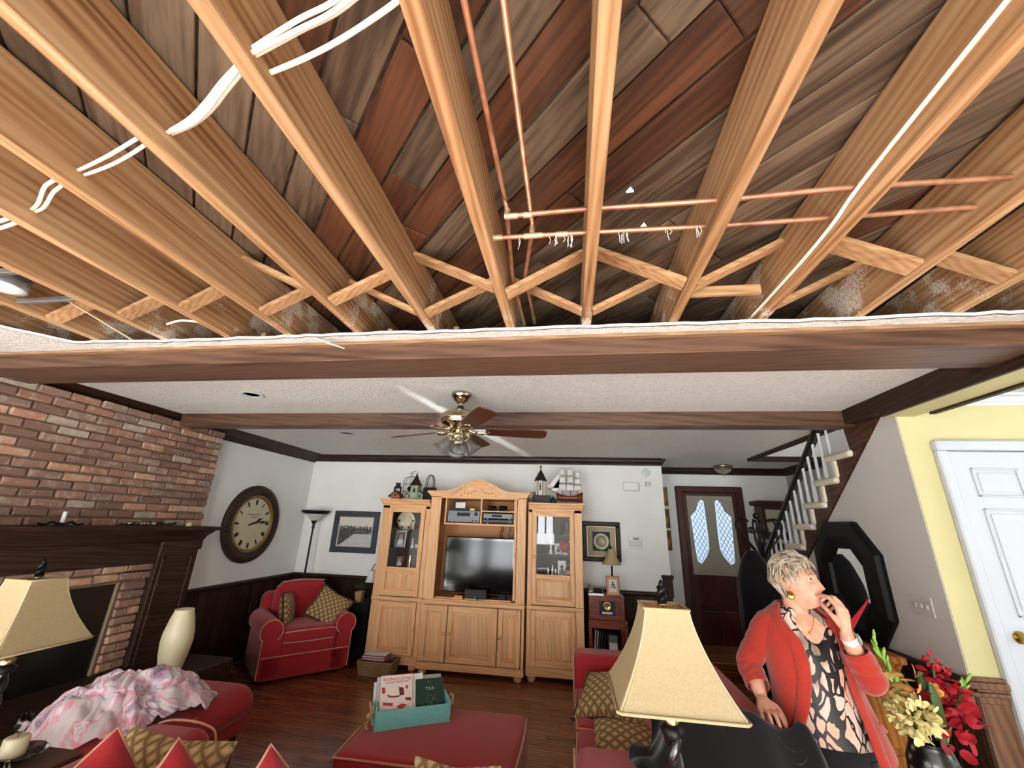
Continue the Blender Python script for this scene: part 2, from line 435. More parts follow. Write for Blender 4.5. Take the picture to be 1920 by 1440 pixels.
def _brick():
    m = NT('old_brick', .9, 0, .2); r = m.rnd(); co = m.coord((1, 1, 1)); n = m.noise(co, 14, 5, .7); n2 = m.noise(co, 45, 4, .7)
    base = m.ramp(r, [(0, lin(136, 106, 92)), (.22, lin(152, 120, 104)), (.40, lin(164, 122, 102)), (.55, lin(144, 118, 104)), (.66, lin(190, 140, 112)), (.73, lin(156, 128, 112)), (.83, lin(176, 162, 146)), (.93, lin(198, 152, 122)), (1, lin(140, 114, 100))], 'CONSTANT')
    dk = m.mix(m.math('MULTIPLY', n2, .30), base, lin(116, 92, 80))
    wf = m.math('MULTIPLY', m.math('SUBTRACT', n, m.math('MULTIPLY_ADD', r, -.12, .56), clamp=True), 4.5, clamp=True)
    m.color(m.mix(m.math('MULTIPLY', wf, .75), dk, lin(196, 184, 166)))
    m.bump(n2, .5, .006); return m.m
M['brick'] = _brick()
M['mortar'] = plain('mortar', (134, 110, 96), .95, 0, .1, .12, 40, .4)
M['shade'] = NT('linen_lampshade', .85, 0, .2)
_m = M['shade']; _n = _m.noise(_m.coord((1, 1, 1)), 160, 2); _m.color(_m.ramp(_n, [(.3, lin(160, 143, 110)), (.7, lin(172, 155, 122))])); _m.bump(_n, .12, .002); M['shade'] = _m.m
M['cream'] = plain('cream_ceramic', (224, 214, 178), .35, 0, .5, .04, 12)
M['paper'] = plain('magazine_paper', (228, 226, 224), .5, 0, .4, .05, 8)
M['green'] = plain('dark_green_cover', (22, 58, 46), .5, 0, .4, .1, 40)
M['leaf'] = plain('leaf_green', (58, 84, 40), .55, 0, .4, .25, 30)
M['lime'] = plain('bud_green', (132, 176, 78), .55, 0, .4, .2, 30)
M['screen'] = plain('television_screen', (4, 5, 6), .1, 0, .28)
M['tvframe'] = plain('glossy_black_bezel', (8, 8, 9), .08)
M['stereo'] = plain('dark_silver_stereo', (92, 94, 98), .4, .5)
M['grey'] = plain('dark_grey_plastic', (44, 46, 50), .45)
M['carpet'] = plain('oatmeal_carpet', (214, 204, 186), .95, 0, .1, .2, 180, .8)

# ------------------------------------------------------------------ the room shell
CZ = 2.584            # ceiling
YB, XL = 5.95, -3.97  # back wall, left wall
XS, YY, YE = 2.214, 3.05, 6.85
SF = struct
SF(MB().box(-4.3, 5.4, -5.2, 7.1, -.14, -.02).build('floor_slab', M['mortar'])); bpy.data.objects['floor_slab'].name = 'floor'
FL = bpy.data.objects['floor']
# planks: individual boards across the visible living-room floor
pl = [MB().cbox(-l/2, l/2, -.0412, .0412, -.02, 0, .0012).mesh('plank_%d' % i, M['floor']) for i, l in enumerate((.9, 1.2, 1.5))]
rng = random.Random(3); y = 1.63; cnt = 0
while y < 5.9:
    x = -3.9 + rng.random()*.5 - .3
    while x < 2.2:
        i = rng.randrange(3); l = (.9, 1.2, 1.5)[i]
        if x + l > -3.95 and cnt < 300:
            a = max(x, -3.95); b = min(x+l, 2.2)
            inst('plank', pl[i], FL, ((a+b)/2, y, 0), (0, 0, 0), ((b-a-.002)/l, 1, 1)); cnt += 1
        x += l
    y += .0835
SF(MB().box(-3.97, 5.3, .2, 1.585, -.02, 0).build('floor_near', M['floor']))
SF(MB().box(-3.97, 5.3, -5.0, .2, -.02, .002).build('floor_bounce', plain('pale_bounce_floor', (228, 224, 217), .6, 0, .3, .04, 6))); bpy.data.objects['floor_bounce'].name = 'floor'  # unseen pale floor added behind the camera to bounce sunlight up
SF(MB().box(1.24, 3.25, 5.98, 6.95, -.02, .17).box(2.33, 5.3, .2, 3.05, .0, .17).build('floor_hall', M['floor'], bev=.006))
bpy.data.objects['floor_near'].name = 'floor'; bpy.data.objects['floor_hall'].name = 'floor'
# walls
SF(MB().box(XL-.12, XL, -5.12, YB+.12, -.02, 2.9).build('wall_left', M['wallw']))
SF(MB().box(XL, 1.243, YB, YB+.12, -.02, 2.9).box(1.123, 1.243, YB+.12, YE, -.02, 2.9).build('wall_back', M['wallw']))
SF(MB().box(1.0, 3.4, YE, YE+.12, -.02, 2.9).build('wall_entry', M['wallw']))
SF(MB().box(3.25, 3.37, YY, YE, -.02, 5.1).box(2.3, 3.4, YE-1.0, YE-.9, CZ+.02, 5.1).box(2.24, 2.34, YY, YE-1, CZ+.02, 5.1).box(2.2, 3.4, YY-.12, YY, 2.9, 5.1).build('wall_stairwell', M['wallg']))
SF(MB().box(2.2, 3.4, YY-.1, YE-.9, 5.1, 5.2).build('ceiling_upstairs', M['ceil']))
bpy.data.objects['ceiling_upstairs'].name = 'ceiling'
# grey wall below the stair skirt (plane X = XS) : a triangle that follows the flight
def sk(yv): return 2.55 - .771*(yv-3.07)
SF(MB().poly([(XS, YY+.005, -.02), (XS, YY+.005, sk(YY)), (XS, 6.1, sk(6.1)), (XS, 6.1, -.02)], (.1, 0, 0)).build('wall_right', M['wallg']))
# yellow wall with the hall door
SF(MB().box(XS+.004, 5.3, YY, YY+.12, -.02, 2.9).build('wall_yellow', M['wally']))
SF(MB().box(5.2, 5.3, -5.1, 0.05, -.02, 2.9).box(5.2, 5.3, 2.35, YY, -.02, 2.9).box(5.2, 5.3, .05, 2.35, -.02, .5).box(5.2, 5.3, .05, 2.35, 2.5, 2.9).build('wall_hall', M['wally']))
# far wall behind the camera with three tall window openings
wf = MB(); wins = [(-3.75, -3.3, .15), (-2.9, -2.0, .15), (-1.25, -.62, 1.0), (.3, 1.7, .15)]
xs = [XL-.12] + [q for w in wins for q in w[:2]] + [5.3]
for i in range(0, len(xs), 2): wf.box(xs[i], xs[i+1], -5.12, -5.0, -.02, 2.9)
for a, b, zb in wins: wf.box(a, b, -5.12, -5.0, -.02, zb).box(a, b, -5.12, -5.0, 2.35, 2.9)
SF(wf.build('wall_front', M['wallw']))
for k, (a, b, zb) in enumerate(wins):
    w = MB().box(a, a+.05, -5.07, -5.02, zb, 2.35).box(b-.05, b, -5.07, -5.02, zb, 2.35).box(a, b, -5.07, -5.02, 2.3, 2.35).box(a, b, -5.07, -5.02, zb, zb+.05).box((a+b)/2-.03, (a+b)/2+.03, -5.07, -5.02, zb, 2.35)
    SF(w.build('window_%d' % (k+1), M['whitep']))
w = MB().box(5.21, 5.26, .05, .1, .5, 2.5).box(5.21, 5.26, 2.3, 2.35, .5, 2.5).box(5.21, 5.26, .05, 2.35, .5, .55).box(5.21, 5.26, .05, 2.35, 2.45, 2.5).box(5.21, 5.26, 1.18, 1.22, .5, 2.5)
SF(w.build('window_5', M['whitep']))
# painted ceilings : ragged cut edge along Y = 1.85
rng = random.Random(11)
def ragged(pts, step=.07, amp=.008):
    out = []
    for a, b in zip(pts[:-1], pts[1:]):
        a = Vector(a); b = Vector(b); n = max(1, int((b-a).length/step))
        for i in range(n): out.append(a.lerp(b, i/n) + Vector((rng.uniform(-1, 1)*amp, rng.uniform(-1, 1)*amp, 0)))
    out.append(Vector(pts[-1])); return out
edge = ragged([(2.33, 1.84, CZ), (1.2, 1.855, CZ), (.2, 1.85, CZ), (-1.2, 1.845, CZ), (-2.4, 1.855, CZ), (-2.93, 1.83, CZ), (-3.12, 1.58, CZ), (-3.35, 1.1, CZ), (-3.38, -.4, CZ), (-3.36, -2.8, CZ)])
pts = edge + [Vector((XL, -2.8, CZ)), Vector((XL, YB, CZ)), Vector((1.2, YB, CZ)), Vector((1.2, YE, CZ)), Vector((3.25, YE, CZ)), Vector((3.25, 5.85, CZ)), Vector((2.36, 5.85, CZ)), Vector((2.36, 3.4, CZ)), Vector((2.33, 3.4, CZ))]
ce = SF(MB().poly(pts, (0, 0, .013)).build('ceiling', M['ceil']))
SF(MB().box(2.33, 5.3, -2.8, YY, CZ, CZ+.02).box(XL, 5.3, -5.1, -2.74, CZ, CZ+.02).build('ceiling_hall', M['ceil'])); bpy.data.objects['ceiling_hall'].name = 'ceiling'
e = MB()
for a, b in zip(edge[:-1], edge[1:]):
    n = Vector((-(b-a).y, (b-a).x, 0)).normalized()*.004
    e.add([a+n, b+n, b+n+Vector((0, 0, .0135)), a+n+Vector((0, 0, .0135)), a-n*2, b-n*2, b-n*2+Vector((0, 0, .0135)), a-n*2+Vector((0, 0, .0135))], [(0,1,2,3), (7,6,5,4), (0,4,5,1), (3,2,6,7)])
o = e.build('cut_edge', M['cutgyp'], ce, label='torn white plasterboard edge')
# dark beams, header and crown trims
b1 = MB().cbox(-3.9, 2.12, 1.955, 2.19, 2.485, CZ+.02, .004)
b1.poly([(-3.9, 2.19, 2.488), (-3.9, 2.255, 2.488), (-3.9, 2.255, 2.51), (-3.9, 2.235, 2.53), (-3.9, 2.215, 2.57), (-3.9, 2.19, 2.583)], (6.02, 0, 0))
o = SF(b1.build('trim_1', M['beam']), 'heavy dark stained box beam along the cut ceiling edge')
MB().cbox(-3.95, 2.12, 1.918, 1.957, 2.566, CZ-.001, .003).build('trim_strip', M['strip'], o, label='orange wood strip along the beam')
b2 = MB().cbox(-3.82, 2.21, 3.44, 3.55, 2.463, CZ+.01, .004).poly([(-3.82, 3.55, 2.466), (-3.82, 3.6, 2.466), (-3.82, 3.6, 2.48), (-3.82, 3.575, 2.51), (-3.82, 3.55, 2.58)], (6.0, 0, 0))
SF(b2.build('trim_2', M['beam']), 'dark box beam behind the ceiling fan')
def crown(name, a, b, n, h=.095, d=.085, m=None):
    """stepped crown moulding from a to b against the wall, n = into the room"""
    a = Vector(a); b = Vector(b); n = Vector(n); U = Vector((0, 0, 1)); z = CZ
    prof = [(0, -h), (.012, -h), (.016, -h+.018), (.03, -h+.026), (.05, -h+.05), (d-.02, -.024), (d-.012, -.018), (d, -.014), (d, 0), (0, 0)]
    P = [a + n*p + U*q for p, q in prof]
    return SF(MB().poly(P, b-a).build(name, m or M['dark_x']))
crown('trim_3', (XL, YB, CZ), (1.25, YB, CZ), (0, -1, 0), .1, .075)
crown('trim_4', (XL, 2.2, CZ), (XL, YB, CZ), (1, 0, 0), .12, .15, M['beam_y'])
crown('trim_5', (1.25, YE, CZ), (3.25, YE, CZ), (0, -1, 0), .1, .07)
crown('trim_6', (3.25, 5.85, CZ), (3.25, YE, CZ), (-1, 0, 0), .1, .07, M['beam_y'])
crown('trim_7', (XS+.1, YY, CZ), (5.2, YY, CZ), (0, -1, 0), .075, .06, M['whitep'])
crown('trim_13', (1.243, 5.95, CZ), (1.243, YE, CZ), (1, 0, 0), .1, .075, M['beam_y'])
SF(MB().box(2.335, 2.385, 3.41, 5.85, CZ-.035, CZ+.2).box(2.36, 3.25, 5.83, 5.88, CZ-.035, CZ+.03).build('trim_8', M['beam_y']), 'dark trim round the stairwell opening')
hd = SF(MB().box(2.14, 2.33, -2.8, YY, 2.435, CZ+.01).build('trim_9', M['wally']), 'boxed header over the opening to the yellow hall')
MB().box(2.118, 2.14, -2.8, YY, 2.432, CZ+.005).cbox(2.12, 2.2, YY-.001, 3.42, 2.47, CZ+.005, .002).build('trim_board', M['beam_y'], hd, label='dark fascia board of the header')
MB().box(2.33, 2.365, -2.8, 2.93, 2.42, 2.47).build('trim_board', M['beam_y'], hd, label='dark trim on the hall side of the header')
# wainscot and chair rails
bd = MB().cbox(-.049, .049, -.009, 0, .1, .845, .003).mesh('wainscot_board', M['dark'])
wn = SF(MB().box(XL, 1.24, YB-.006, YB, 0, .86).build('trim_10', M['dark']), 'dark wainscot of the back wall')
x = -3.9
while x < 1.22:
    inst('board', bd, wn, (x, YB-.006, 0)); x += .1
MB().box(XL, 1.25, YB-.02, YB, 0, .1).poly([(XL, YB, .84), (XL, YB-.014, .84), (XL, YB-.02, .855), (XL, YB-.035, .868), (XL, YB-.035, .885), (XL, YB-.022, .90), (XL, YB, .90)], (5.22, 0, 0)).build('chair_rail', M['dark_x'], wn)
MB().box(1.14, 1.262, YB-.03, YB+.14, .84, 1.10).box(1.13, 1.275, YB-.04, YB+.16, 1.06, 1.10).build('post_cap', M['dark'], wn, bev=.005)
wn = SF(MB().box(XL, XL+.006, 4.05, YB, 0, .86).build('trim_11', M['dark']), 'dark wainscot of the left wall')
y = 4.12
while y < YB:
    inst('board', bd, wn, (XL+.006, y, 0), (0, 0, PI/2)); y += .1
MB().poly([(XL, 4.05, .84), (XL+.014, 4.05, .84), (XL+.02, 4.05, .855), (XL+.035, 4.05, .868), (XL+.035, 4.05, .885), (XL+.022, 4.05, .90), (XL, 4.05, .90)], (0, YB-4.05, 0)).build('chair_rail', M['beam_y'], wn)
wn = SF(MB().box(XS-.006, XS, YY, 6.0, 0, .86).build('trim_12', M['dark']), 'dark wainscot under the stairs')
y = YY+.05
while y < 5.0:
    inst('board', bd, wn, (XS-.006, y, 0), (0, 0, -PI/2)); y += .1
MB().poly([(XS, YY-.02, .84), (XS-.014, YY-.02, .84), (XS-.02, YY-.02, .855), (XS-.035, YY-.02, .875), (XS-.035, YY-.02, .892), (XS-.022, YY-.02, .91), (XS, YY-.02, .91)], (0, 3.0, 0)).box(XS-.014, XS+.004, YY-.024, YY+.06, 0, .905).build('chair_rail', M['beam_y'], wn)
wn = SF(MB().box(XS, 2.385, YY-.012, YY, .17, .84).build('trim_14', M['panel_brown']), 'brown wainscot below the yellow wall')
MB().box(XS-.03, 2.385, YY-.02, YY, .80, .835).box(XS-.035, 2.385, YY-.035, YY, .835, .855).box(XS-.03, 2.385, YY-.024, YY, .855, .872).box(XS-.035, 2.385, YY-.04, YY, .872, .905).box(XS-.03, 2.385, YY-.026, YY, .905, .925).build('chair_rail', M['panel_brown'], wn, bev=.005)
MB().box(XS, 5.2, YY-.015, YY, .17, .29).build('baseboard', M['panel_brown'], wn)
# brick chimney breast
ch = SF(MB().box(XL, -3.858, .6, 4.02, 1.0, 2.5).box(XL, -3.858, .6, 4.02, 0, 1.0).build('wall_brick', M['mortar']), 'chimney breast of old brick')
bm_ = []
for j in range(5):
    r = random.Random(j); q = MB().cbox(-.014, .014, -.1, .1, -.028, .028, .008)
    q.v = [(a+r.uniform(-.003, .004), b+r.uniform(-.004, .004), c+r.uniform(-.003, .003)) for a, b, c in q.v]
    bm_.append(q.mesh('brick_%d' % j, M['brick']))
rng = random.Random(5); nb = 0
for c in range(15):
    z = 1.555 + c*.0665; y = 4.03 + (0 if c % 2 else -.0)
    if z > 2.5: break
    first = True
    while y > 1.3:
        L = .1 if (first and c % 2) else .205*rng.uniform(.96, 1.03)
        first = False
        o = inst('brick', rng.choice(bm_), ch, (-3.851+rng.uniform(-.004, .006), y-L/2, z), (rng.uniform(-.012, .012), 0, rng.uniform(-.02, .02)), (1, (L-.004)/.2, 1)); nb += 1
        y -= L + .009
# stretchers round the fire opening
for c in range(10):
    z = .44 + c*.0665; y = 3.555
    for L in ((.205,) if c % 2 else (.1, .1)):
        inst('brick', rng.choice(bm_), ch, (-3.80+rng.uniform(-.003, .003), y-L/2, z), (0, 0, 0), (1.2, L/.208, 1)); y -= L+.004
for zz in (1.185, 1.118): inst('brick', bm_[0], ch, (-3.80, 3.535 if zz < 1.15 else 3.558, zz), (0, 0, 0), (1.2, .3, 1))
for c in range(9):
    inst('brick', rng.choice(bm_), ch, (-3.80+rng.uniform(-.003, .003), 3.45-c*.205, 1.185), (0, 0, 0), (1.2, .98, 1))
    inst('brick', rng.choice(bm_), ch, (-3.80+rng.uniform(-.003, .003), 3.40-c*.205, 1.118), (0, 0, 0), (1.2, .98, 1))
MB().box(-3.86, -3.815, 3.34, 3.56, .4, 1.22).box(-3.86, -3.815, 1.5, 3.56, 1.085, 1.22).build('mortar_bed', M['mortar'], ch)
# ------------------------------------------------------------------ exposed floor framing overhead
JZ0, JZ1 = 2.6, 2.838
JX = [-4.0, -3.61, -3.2, -2.79, -2.35, -1.938, -1.56, -1.15, -.736, -.318, .066, .479, .882, 1.296, 1.684, 2.1]
JN = len(JX); JW = .044
ordn = ['leftmost, hidden at the edge', 'second from the left edge', 'sixth left of the copper risers', 'fifth', 'x']
lab = {
 3: 'pine ceiling joist at the far left with the metal light can beside it', 4: 'pine ceiling joist just right of the metal light can, thin white wire near its end',
 5: 'pine ceiling joist on the left where the white cable bundle goes in last', 6: 'pine ceiling joist at left, second to last one pierced by the white cables',
 7: 'wide pine ceiling joist crossing the top left corner with a split bottom edge', 8: 'pine ceiling joist with two holes taking the white cables at the top of the picture',
 9: 'pine ceiling joist just left of the two copper risers', 10: 'pine ceiling joist seen edge-on right of the copper risers',
 11: 'pine ceiling joist with a swirling knot on its bottom edge, second right of the risers', 12: 'reddish pine ceiling joist with one white cable stapled along its side',
 13: 'pine ceiling joist at right where both copper branch pipes end', 14: 'last pine ceiling joist fully in view at the right edge',
 15: 'pine ceiling joist over the header to the yellow hall', 2: 'pine ceiling joist over the torn plasterboard at the far left', 1: 'pine ceiling joist second from the brick wall', 0: 'pine ceiling joist against the brick wall'}
for i, x in enumerate(JX):
    r = random.Random(i); n = 18; q = MB(); L0, L1 = -2.75, 2.42
    q.cbox(x, x+JW, L0, L1, JZ0, JZ1, .004)
    o = q.build('ceiling_joist', M['joist'])
    tag(o, lab[i], 'joist', 'floor joists over the room')
SF(MB().box(-4.2, 2.6, 2.42, 2.5, 2.59, 2.9).box(-4.2, 2.6, -2.85, -2.75, 2.59, 2.9).box(2.26, 2.32, -2.8, 2.42, 2.6, 2.9).build('trim_15', M['board_grey']), 'rim boards closing the joist bays')
sub = SF(MB().box(-4.2, 2.6, -2.85, 2.5, 2.87, 2.92).build('ceiling_subfloor', M['board_grey'])); sub.name = 'ceiling'; sub['label'] = 'diagonal plank subfloor above the joists'
rng = random.Random(21); p = -2.9; W2 = .139
meB = MB().cbox(-.5, .5, -W2/2, W2/2, -.016, 0, .003).mesh('plank_b', M['board_brown']); meG = MB().cbox(-.5, .5, -W2/2, W2/2, -.016, 0, .003).mesh('plank_g', M['board_grey'])
d = Vector((-1, 1, 0))/math.sqrt(2); nrm = Vector((1, 1, 0))/math.sqrt(2)
while p < 3.6:
    # t range so that the board stays inside X[-4.1,2.5] Y[-.5,2.42]
    lo = max((nrm.x*p-2.5)/-d.x*-1 if False else (nrm.x*p-2.5)*math.sqrt(2), (-.5-nrm.y*p)*math.sqrt(2)); hi = min((nrm.x*p+4.1)*math.sqrt(2), (2.42-nrm.y*p)*math.sqrt(2))
    if hi-lo > .1:
        cuts = [lo]
        while cuts[-1] < hi:
            cuts.append(min(hi, cuts[-1]+rng.uniform(1.6, 3.4)))
        for a, b in zip(cuts[:-1], cuts[1:]):
            if b-a < .05: continue
            c = nrm*p + d*((a+b)/2); pb = .85 if .15 < p < 1.0 else (.5 if -.5 < p < .2 else .22)
            inst('plank', meB if rng.random() < pb else meG, sub, (c.x, c.y, 2.868+rng.uniform(-.006, .002)), (0, 0, 3*PI/4), (b-a-.004, rng.uniform(.955, .985), 1))
    p += .1425
# cross bridging : (bay, lower end side, y, lower z, upper z)
def brace(i, kind, y, w=.062, z0=2.614, z1=2.80, dy=0.0):
    xa, xb = JX[i]+JW, JX[i+1]
    a = Vector((xa, y, z1 if kind == 'A' else z0)); b = Vector((xb, y+dy, z0 if kind == 'A' else z1))
    o = MB().bar(a, b, w, .021).build('bridging_brace', M['brace'], bev=.002)
    where = {2: 'in the bay left of the metal light can', 3: 'in the bay of the metal light can', 4: 'in the second bay right of the light can', 5: 'in the bay where the white cables vanish', 6: 'in the bay left of the widest top-left joist',
             7: 'right of the wide top-left joist', 8: 'in the bay left of the copper risers', 9: 'in the bay of the copper risers', 10: 'in the bay right of the edge-on joist',
             11: 'left of the joist with the stapled cable', 12: 'right of the joist with the stapled cable', 13: 'in the rightmost full bay'}[i]
    tag(o, 'pine cross brace %s, %s' % ('falling to the right' if kind == 'A' else 'rising to the right', where), 'brace', 'cross bridging between joists')
for i, kd, y, w in ((2, 'B', 1.5, .07), (3, 'B', 1.6, .075), (4, 'B', 1.6, .075), (5, 'B', 1.55, .07), (6, 'A', 1.45, .06), (6, 'B', 1.62, .062), (7, 'B', 1.55, .062), (7, 'A', 1.68, .045), (8, 'A', 1.5, .062), (8, 'B', 1.7, .062),
                    (9, 'B', 1.56, .07), (9, 'A', 1.74, .06), (10, 'A', 1.54, .072), (10, 'B', 1.74, .058), (11, 'B', 1.56, .062), (12, 'A', 1.5, .085), (12, 'B', 1.74, .06), (13, 'A', 1.6, .075)):
    brace(i, kd, y, w)
o = MB().box(JX[11]+JW, JX[12]-.07, 1.63, 1.652, 2.612, 2.655).build('blocking_piece', M['brace'], bev=.002)
tag(o, 'short horizontal pine block nailed between two joists right of centre', 'block')
for x, y, lb in ((-.62, 1.93, 'small pine stub standing behind the cut edge, left of the copper risers'), (-1.0, 1.93, 'low pine stub behind the cut edge right of the top-left joist'), (-1.78, 1.93, 'small pine stub behind the cut edge at left')):
    tag(MB().box(x, x+.028, y, y+.05, 2.585, 2.66).build('wood_stub', M['brace'], bev=.002), lb, 'block')
# copper plumbing
def pipe(name, pts, r, lb, fittings=()):
    o = tag(MB().tube(pts, r, 12).build(name, M['copper']), lb, 'pipe')
    for a, b in fittings: MB().tube([a, Vector(a).lerp(Vector(b), .5), b], r*1.22, 12).build('fitting', M['solder'], o, label='pale soldered fitting')
    return o
zr = 2.72
pipe('copper_pipe', [(-.215, -2.0, zr), (-.215, 1.10, zr), (-.212, 1.125, zr-.012), (-.205, 1.13, zr-.045)], .0085, 'left of the two long copper risers running along the joist', [((-.207, 1.13, zr-.065), (-.207, 1.13, zr-.03))])
pipe('copper_pipe', [(-.13, -2.0, zr), (-.13, 1.235, zr), (-.13, 1.24, zr-.03), (-.13, 1.24, 2.672)], .0085, 'right of the two long copper risers running along the joist', [((-.13, 1.24, 2.668), (-.13, 1.24, 2.70))])
pipe('copper_pipe', spline([(-.205, 1.13, 2.66), (.06, 1.125, 2.662), (.48, 1.13, 2.664), (.88, 1.12, 2.667), (1.30, 1.125, 2.665)]), .009, 'upper copper branch pipe crossing the joists to the right', [((-.215, 1.13, 2.66), (-.17, 1.13, 2.66)), ((-.15, 1.13, 2.66), (-.12, 1.13, 2.66))])
pipe('copper_pipe', spline([(-.30, 1.235, 2.658), (.07, 1.24, 2.66), (.48, 1.25, 2.662), (.9, 1.25, 2.664), (1.315, 1.24, 2.662)]), .009, 'lower copper branch pipe crossing the joists to the right', [((-.275, 1.235, 2.659), (-.24, 1.235, 2.659)), ((-.16, 1.238, 2.659), (-.09, 1.238, 2.66)), ((-.04, 1.24, 2.66), (.0, 1.24, 2.66))])
pipe('copper_pipe', [(-.207, 1.13, 2.67), (-.24, 1.5, 2.68), (-.235, 1.93, 2.66)], .008, 'dark copper pipe behind the cross brace ending near the cut edge, left one', [((-.236, 1.88, 2.663), (-.235, 1.95, 2.66))])
pipe('copper_pipe', [(-.13, 1.24, 2.675), (-.19, 1.55, 2.70), (-.185, 1.98, 2.70)], .008, 'dark copper pipe behind the cross brace ending near the cut edge, right one', [((-.186, 1.94, 2.70), (-.185, 2.0, 2.70))])
tag(MB().tube(spline([(-.225, 1.02, 2.715), (-.21, 1.08, 2.69), (-.17, 1.11, 2.68), (-.13, 1.1, 2.70)]), .0012, 6).build('wire_loop', M['iron']), 'thin wire looped between the two copper risers', 'wire')
# white electrical cables through the joists
def cable(pts, r, lb, n=3, off=.008):
    t = thing('electrical_cable', lb, 'cable', (0, 0, 0), 0, 'white cables through the joists')
    for k in range(n):
        a = 2*PI*k/n
        P = [Vector(p)+Vector((0, off*math.cos(a)+math.sin(k*3+j)*off*.5, off*math.sin(a) - (.01 if k == 2 and 0 < j < len(pts)-1 else 0))) for j, p in enumerate(pts)]
        MB().tube(spline(P), r, 8, flat=.6).build('strand', M['cable'], t)
cable([(-.26, .40, 2.66), (-.44, .47, 2.64), (-.56, .498, 2.636), (-.695, .533, 2.634)], .0055, 'bundle of white cables entering the upper hole of the joist at the top', 3, .0065)
cable([(-.27, .46, 2.655), (-.34, .49, 2.648), (-.46, .53, 2.645), (-.57, .56, 2.645), (-.695, .585, 2.645)], .0065, 'single thick white cable entering the lower hole of the joist at the top', 1, 0)
cable([(-.72, .548, 2.645), (-.82, .592, 2.632), (-.90, .632, 2.630), (-.99, .67, 2.636), (-1.109, .712, 2.664)], .0058, 'white cable bundle between the top joist and the wide top-left joist', 3, .007)
cable([(-1.14, .70, 2.66), (-1.22, .722, 2.647), (-1.36, .76, 2.643), (-1.519, .80, 2.655)], .0055, 'white cable bundle in the second bay from the top-left corner', 2)
cable([(-1.557, .80, 2.66), (-1.64, .822, 2.646), (-1.69, .838, 2.640), (-1.80, .893, 2.640), (-1.896, .93, 2.658)], .006, 'white cable pair bent in an S in the third bay at left', 2)
cable([(-1.935, .935, 2.655), (-2.0, .94, 2.63), (-2.12, .96, 2.63), (-2.31, 1.0, 2.66)], .008, 'white cable at the left edge of the picture', 2)
tag(MB().tube(spline([(.878, -.4, 2.70), (.877, .64, 2.672), (.876, 1.09, 2.652), (.874, 1.25, 2.628), (.875, 1.5, 2.625), (.877, 1.96, 2.64)]), .0075, 8, flat=.6).build('electrical_cable', M['cable']), 'flat white cable running along the reddish joist at right', 'cable', 'white cables through the joists')
tag(MB().tube(spline([(-2.5, 1.47, 2.645), (-2.53, 1.65, 2.63), (-2.55, 1.86, 2.605)]), .005, 6).build('thin_wire', M['wire']), 'thin cream wire running to the cut edge at far left', 'wire')
tag(MB().tube(spline([(-2.19, 1.73, 2.63), (-2.08, 1.715, 2.64), (-1.95, 1.76, 2.64)]), .006, 6).build('thin_wire', M['cable']), 'short thin white wire bridging a joist bay near the cut edge', 'wire')
# recessed light housing seen from behind at the far left
t = thing('light_can', 'galvanised metal recessed-light can between the joists at the left edge', 'light can', (-2.66, 1.30, 2.615))
MB().lathe([(.075, .0), (.078, .02), (.078, .13), (.07, .14), (.0, .142)], (0.06, 0, 0), 24).build('housing', M['steel'], t)
MB().lathe([(.05, -.006), (.078, -.004), (.078, .002), (0, .003)], (.06, 0, 0), 24).build('rim', M['whitep'], t)
for yy in (-.1, .13): MB().box(-.08, .30, yy, yy+.02, .0, .025).build('hanger_bar', M['steel'], t, bev=.002)
MB().box(.15, .25, -.09, .02, .03, .10).build('junction_box', M['blackm'], t, bev=.004)
# scraps left by the demolition
sc = Matrix.Translation((-1.36, 1.86, 2.578)) @ Matrix.Rotation(.5, 4, 'Y')
tag(MB().poly([(0, 0, 0), (.05, -.012, 0), (.20, -.004, 0), (.06, .02, 0)], (0, 0, .004)).xf(Matrix.Translation((-1.38, 1.86, 2.578)) @ Matrix.Rotation(.35, 4, 'Y')).build('plasterboard_sliver', M['cutgyp']), 'sliver of torn white plasterboard paper hanging over the beam', 'scrap')
for i, (x, y, z) in enumerate(((.20, 1.07, 2.672), (.27, 1.245, 2.674))):
    tag(MB().poly([(x-.012, y, z), (x+.012, y, z+.002), (x+.004, y+.004, z+.022)], (.002, .008, 0)).build('plasterboard_chip', M['cutgyp']), ('small white plaster chip caught above the upper copper branch pipe', 'small white plaster chip resting on the lower copper branch pipe')[i], 'scrap')
cw = MB(); rng = random.Random(2)
for i in range(26):
    x = rng.choice((-.16, -.06, .0, .2, .35, .44)) + rng.uniform(-.02, .02); y = 1.24+rng.uniform(-.01, .01); L = rng.uniform(.02, .05)
    cw.tube([(x, y, 2.65), (x+rng.uniform(-.006, .006), y, 2.65-L*.5), (x+rng.uniform(-.004, .004), y, 2.65-L)], .0012, 4)
o = cw.build('cobweb_dust', M['cutgyp']); o['kind'] = 'stuff'; tag(o, 'dusty white cobweb threads hanging from the lower copper pipe', 'cobweb')
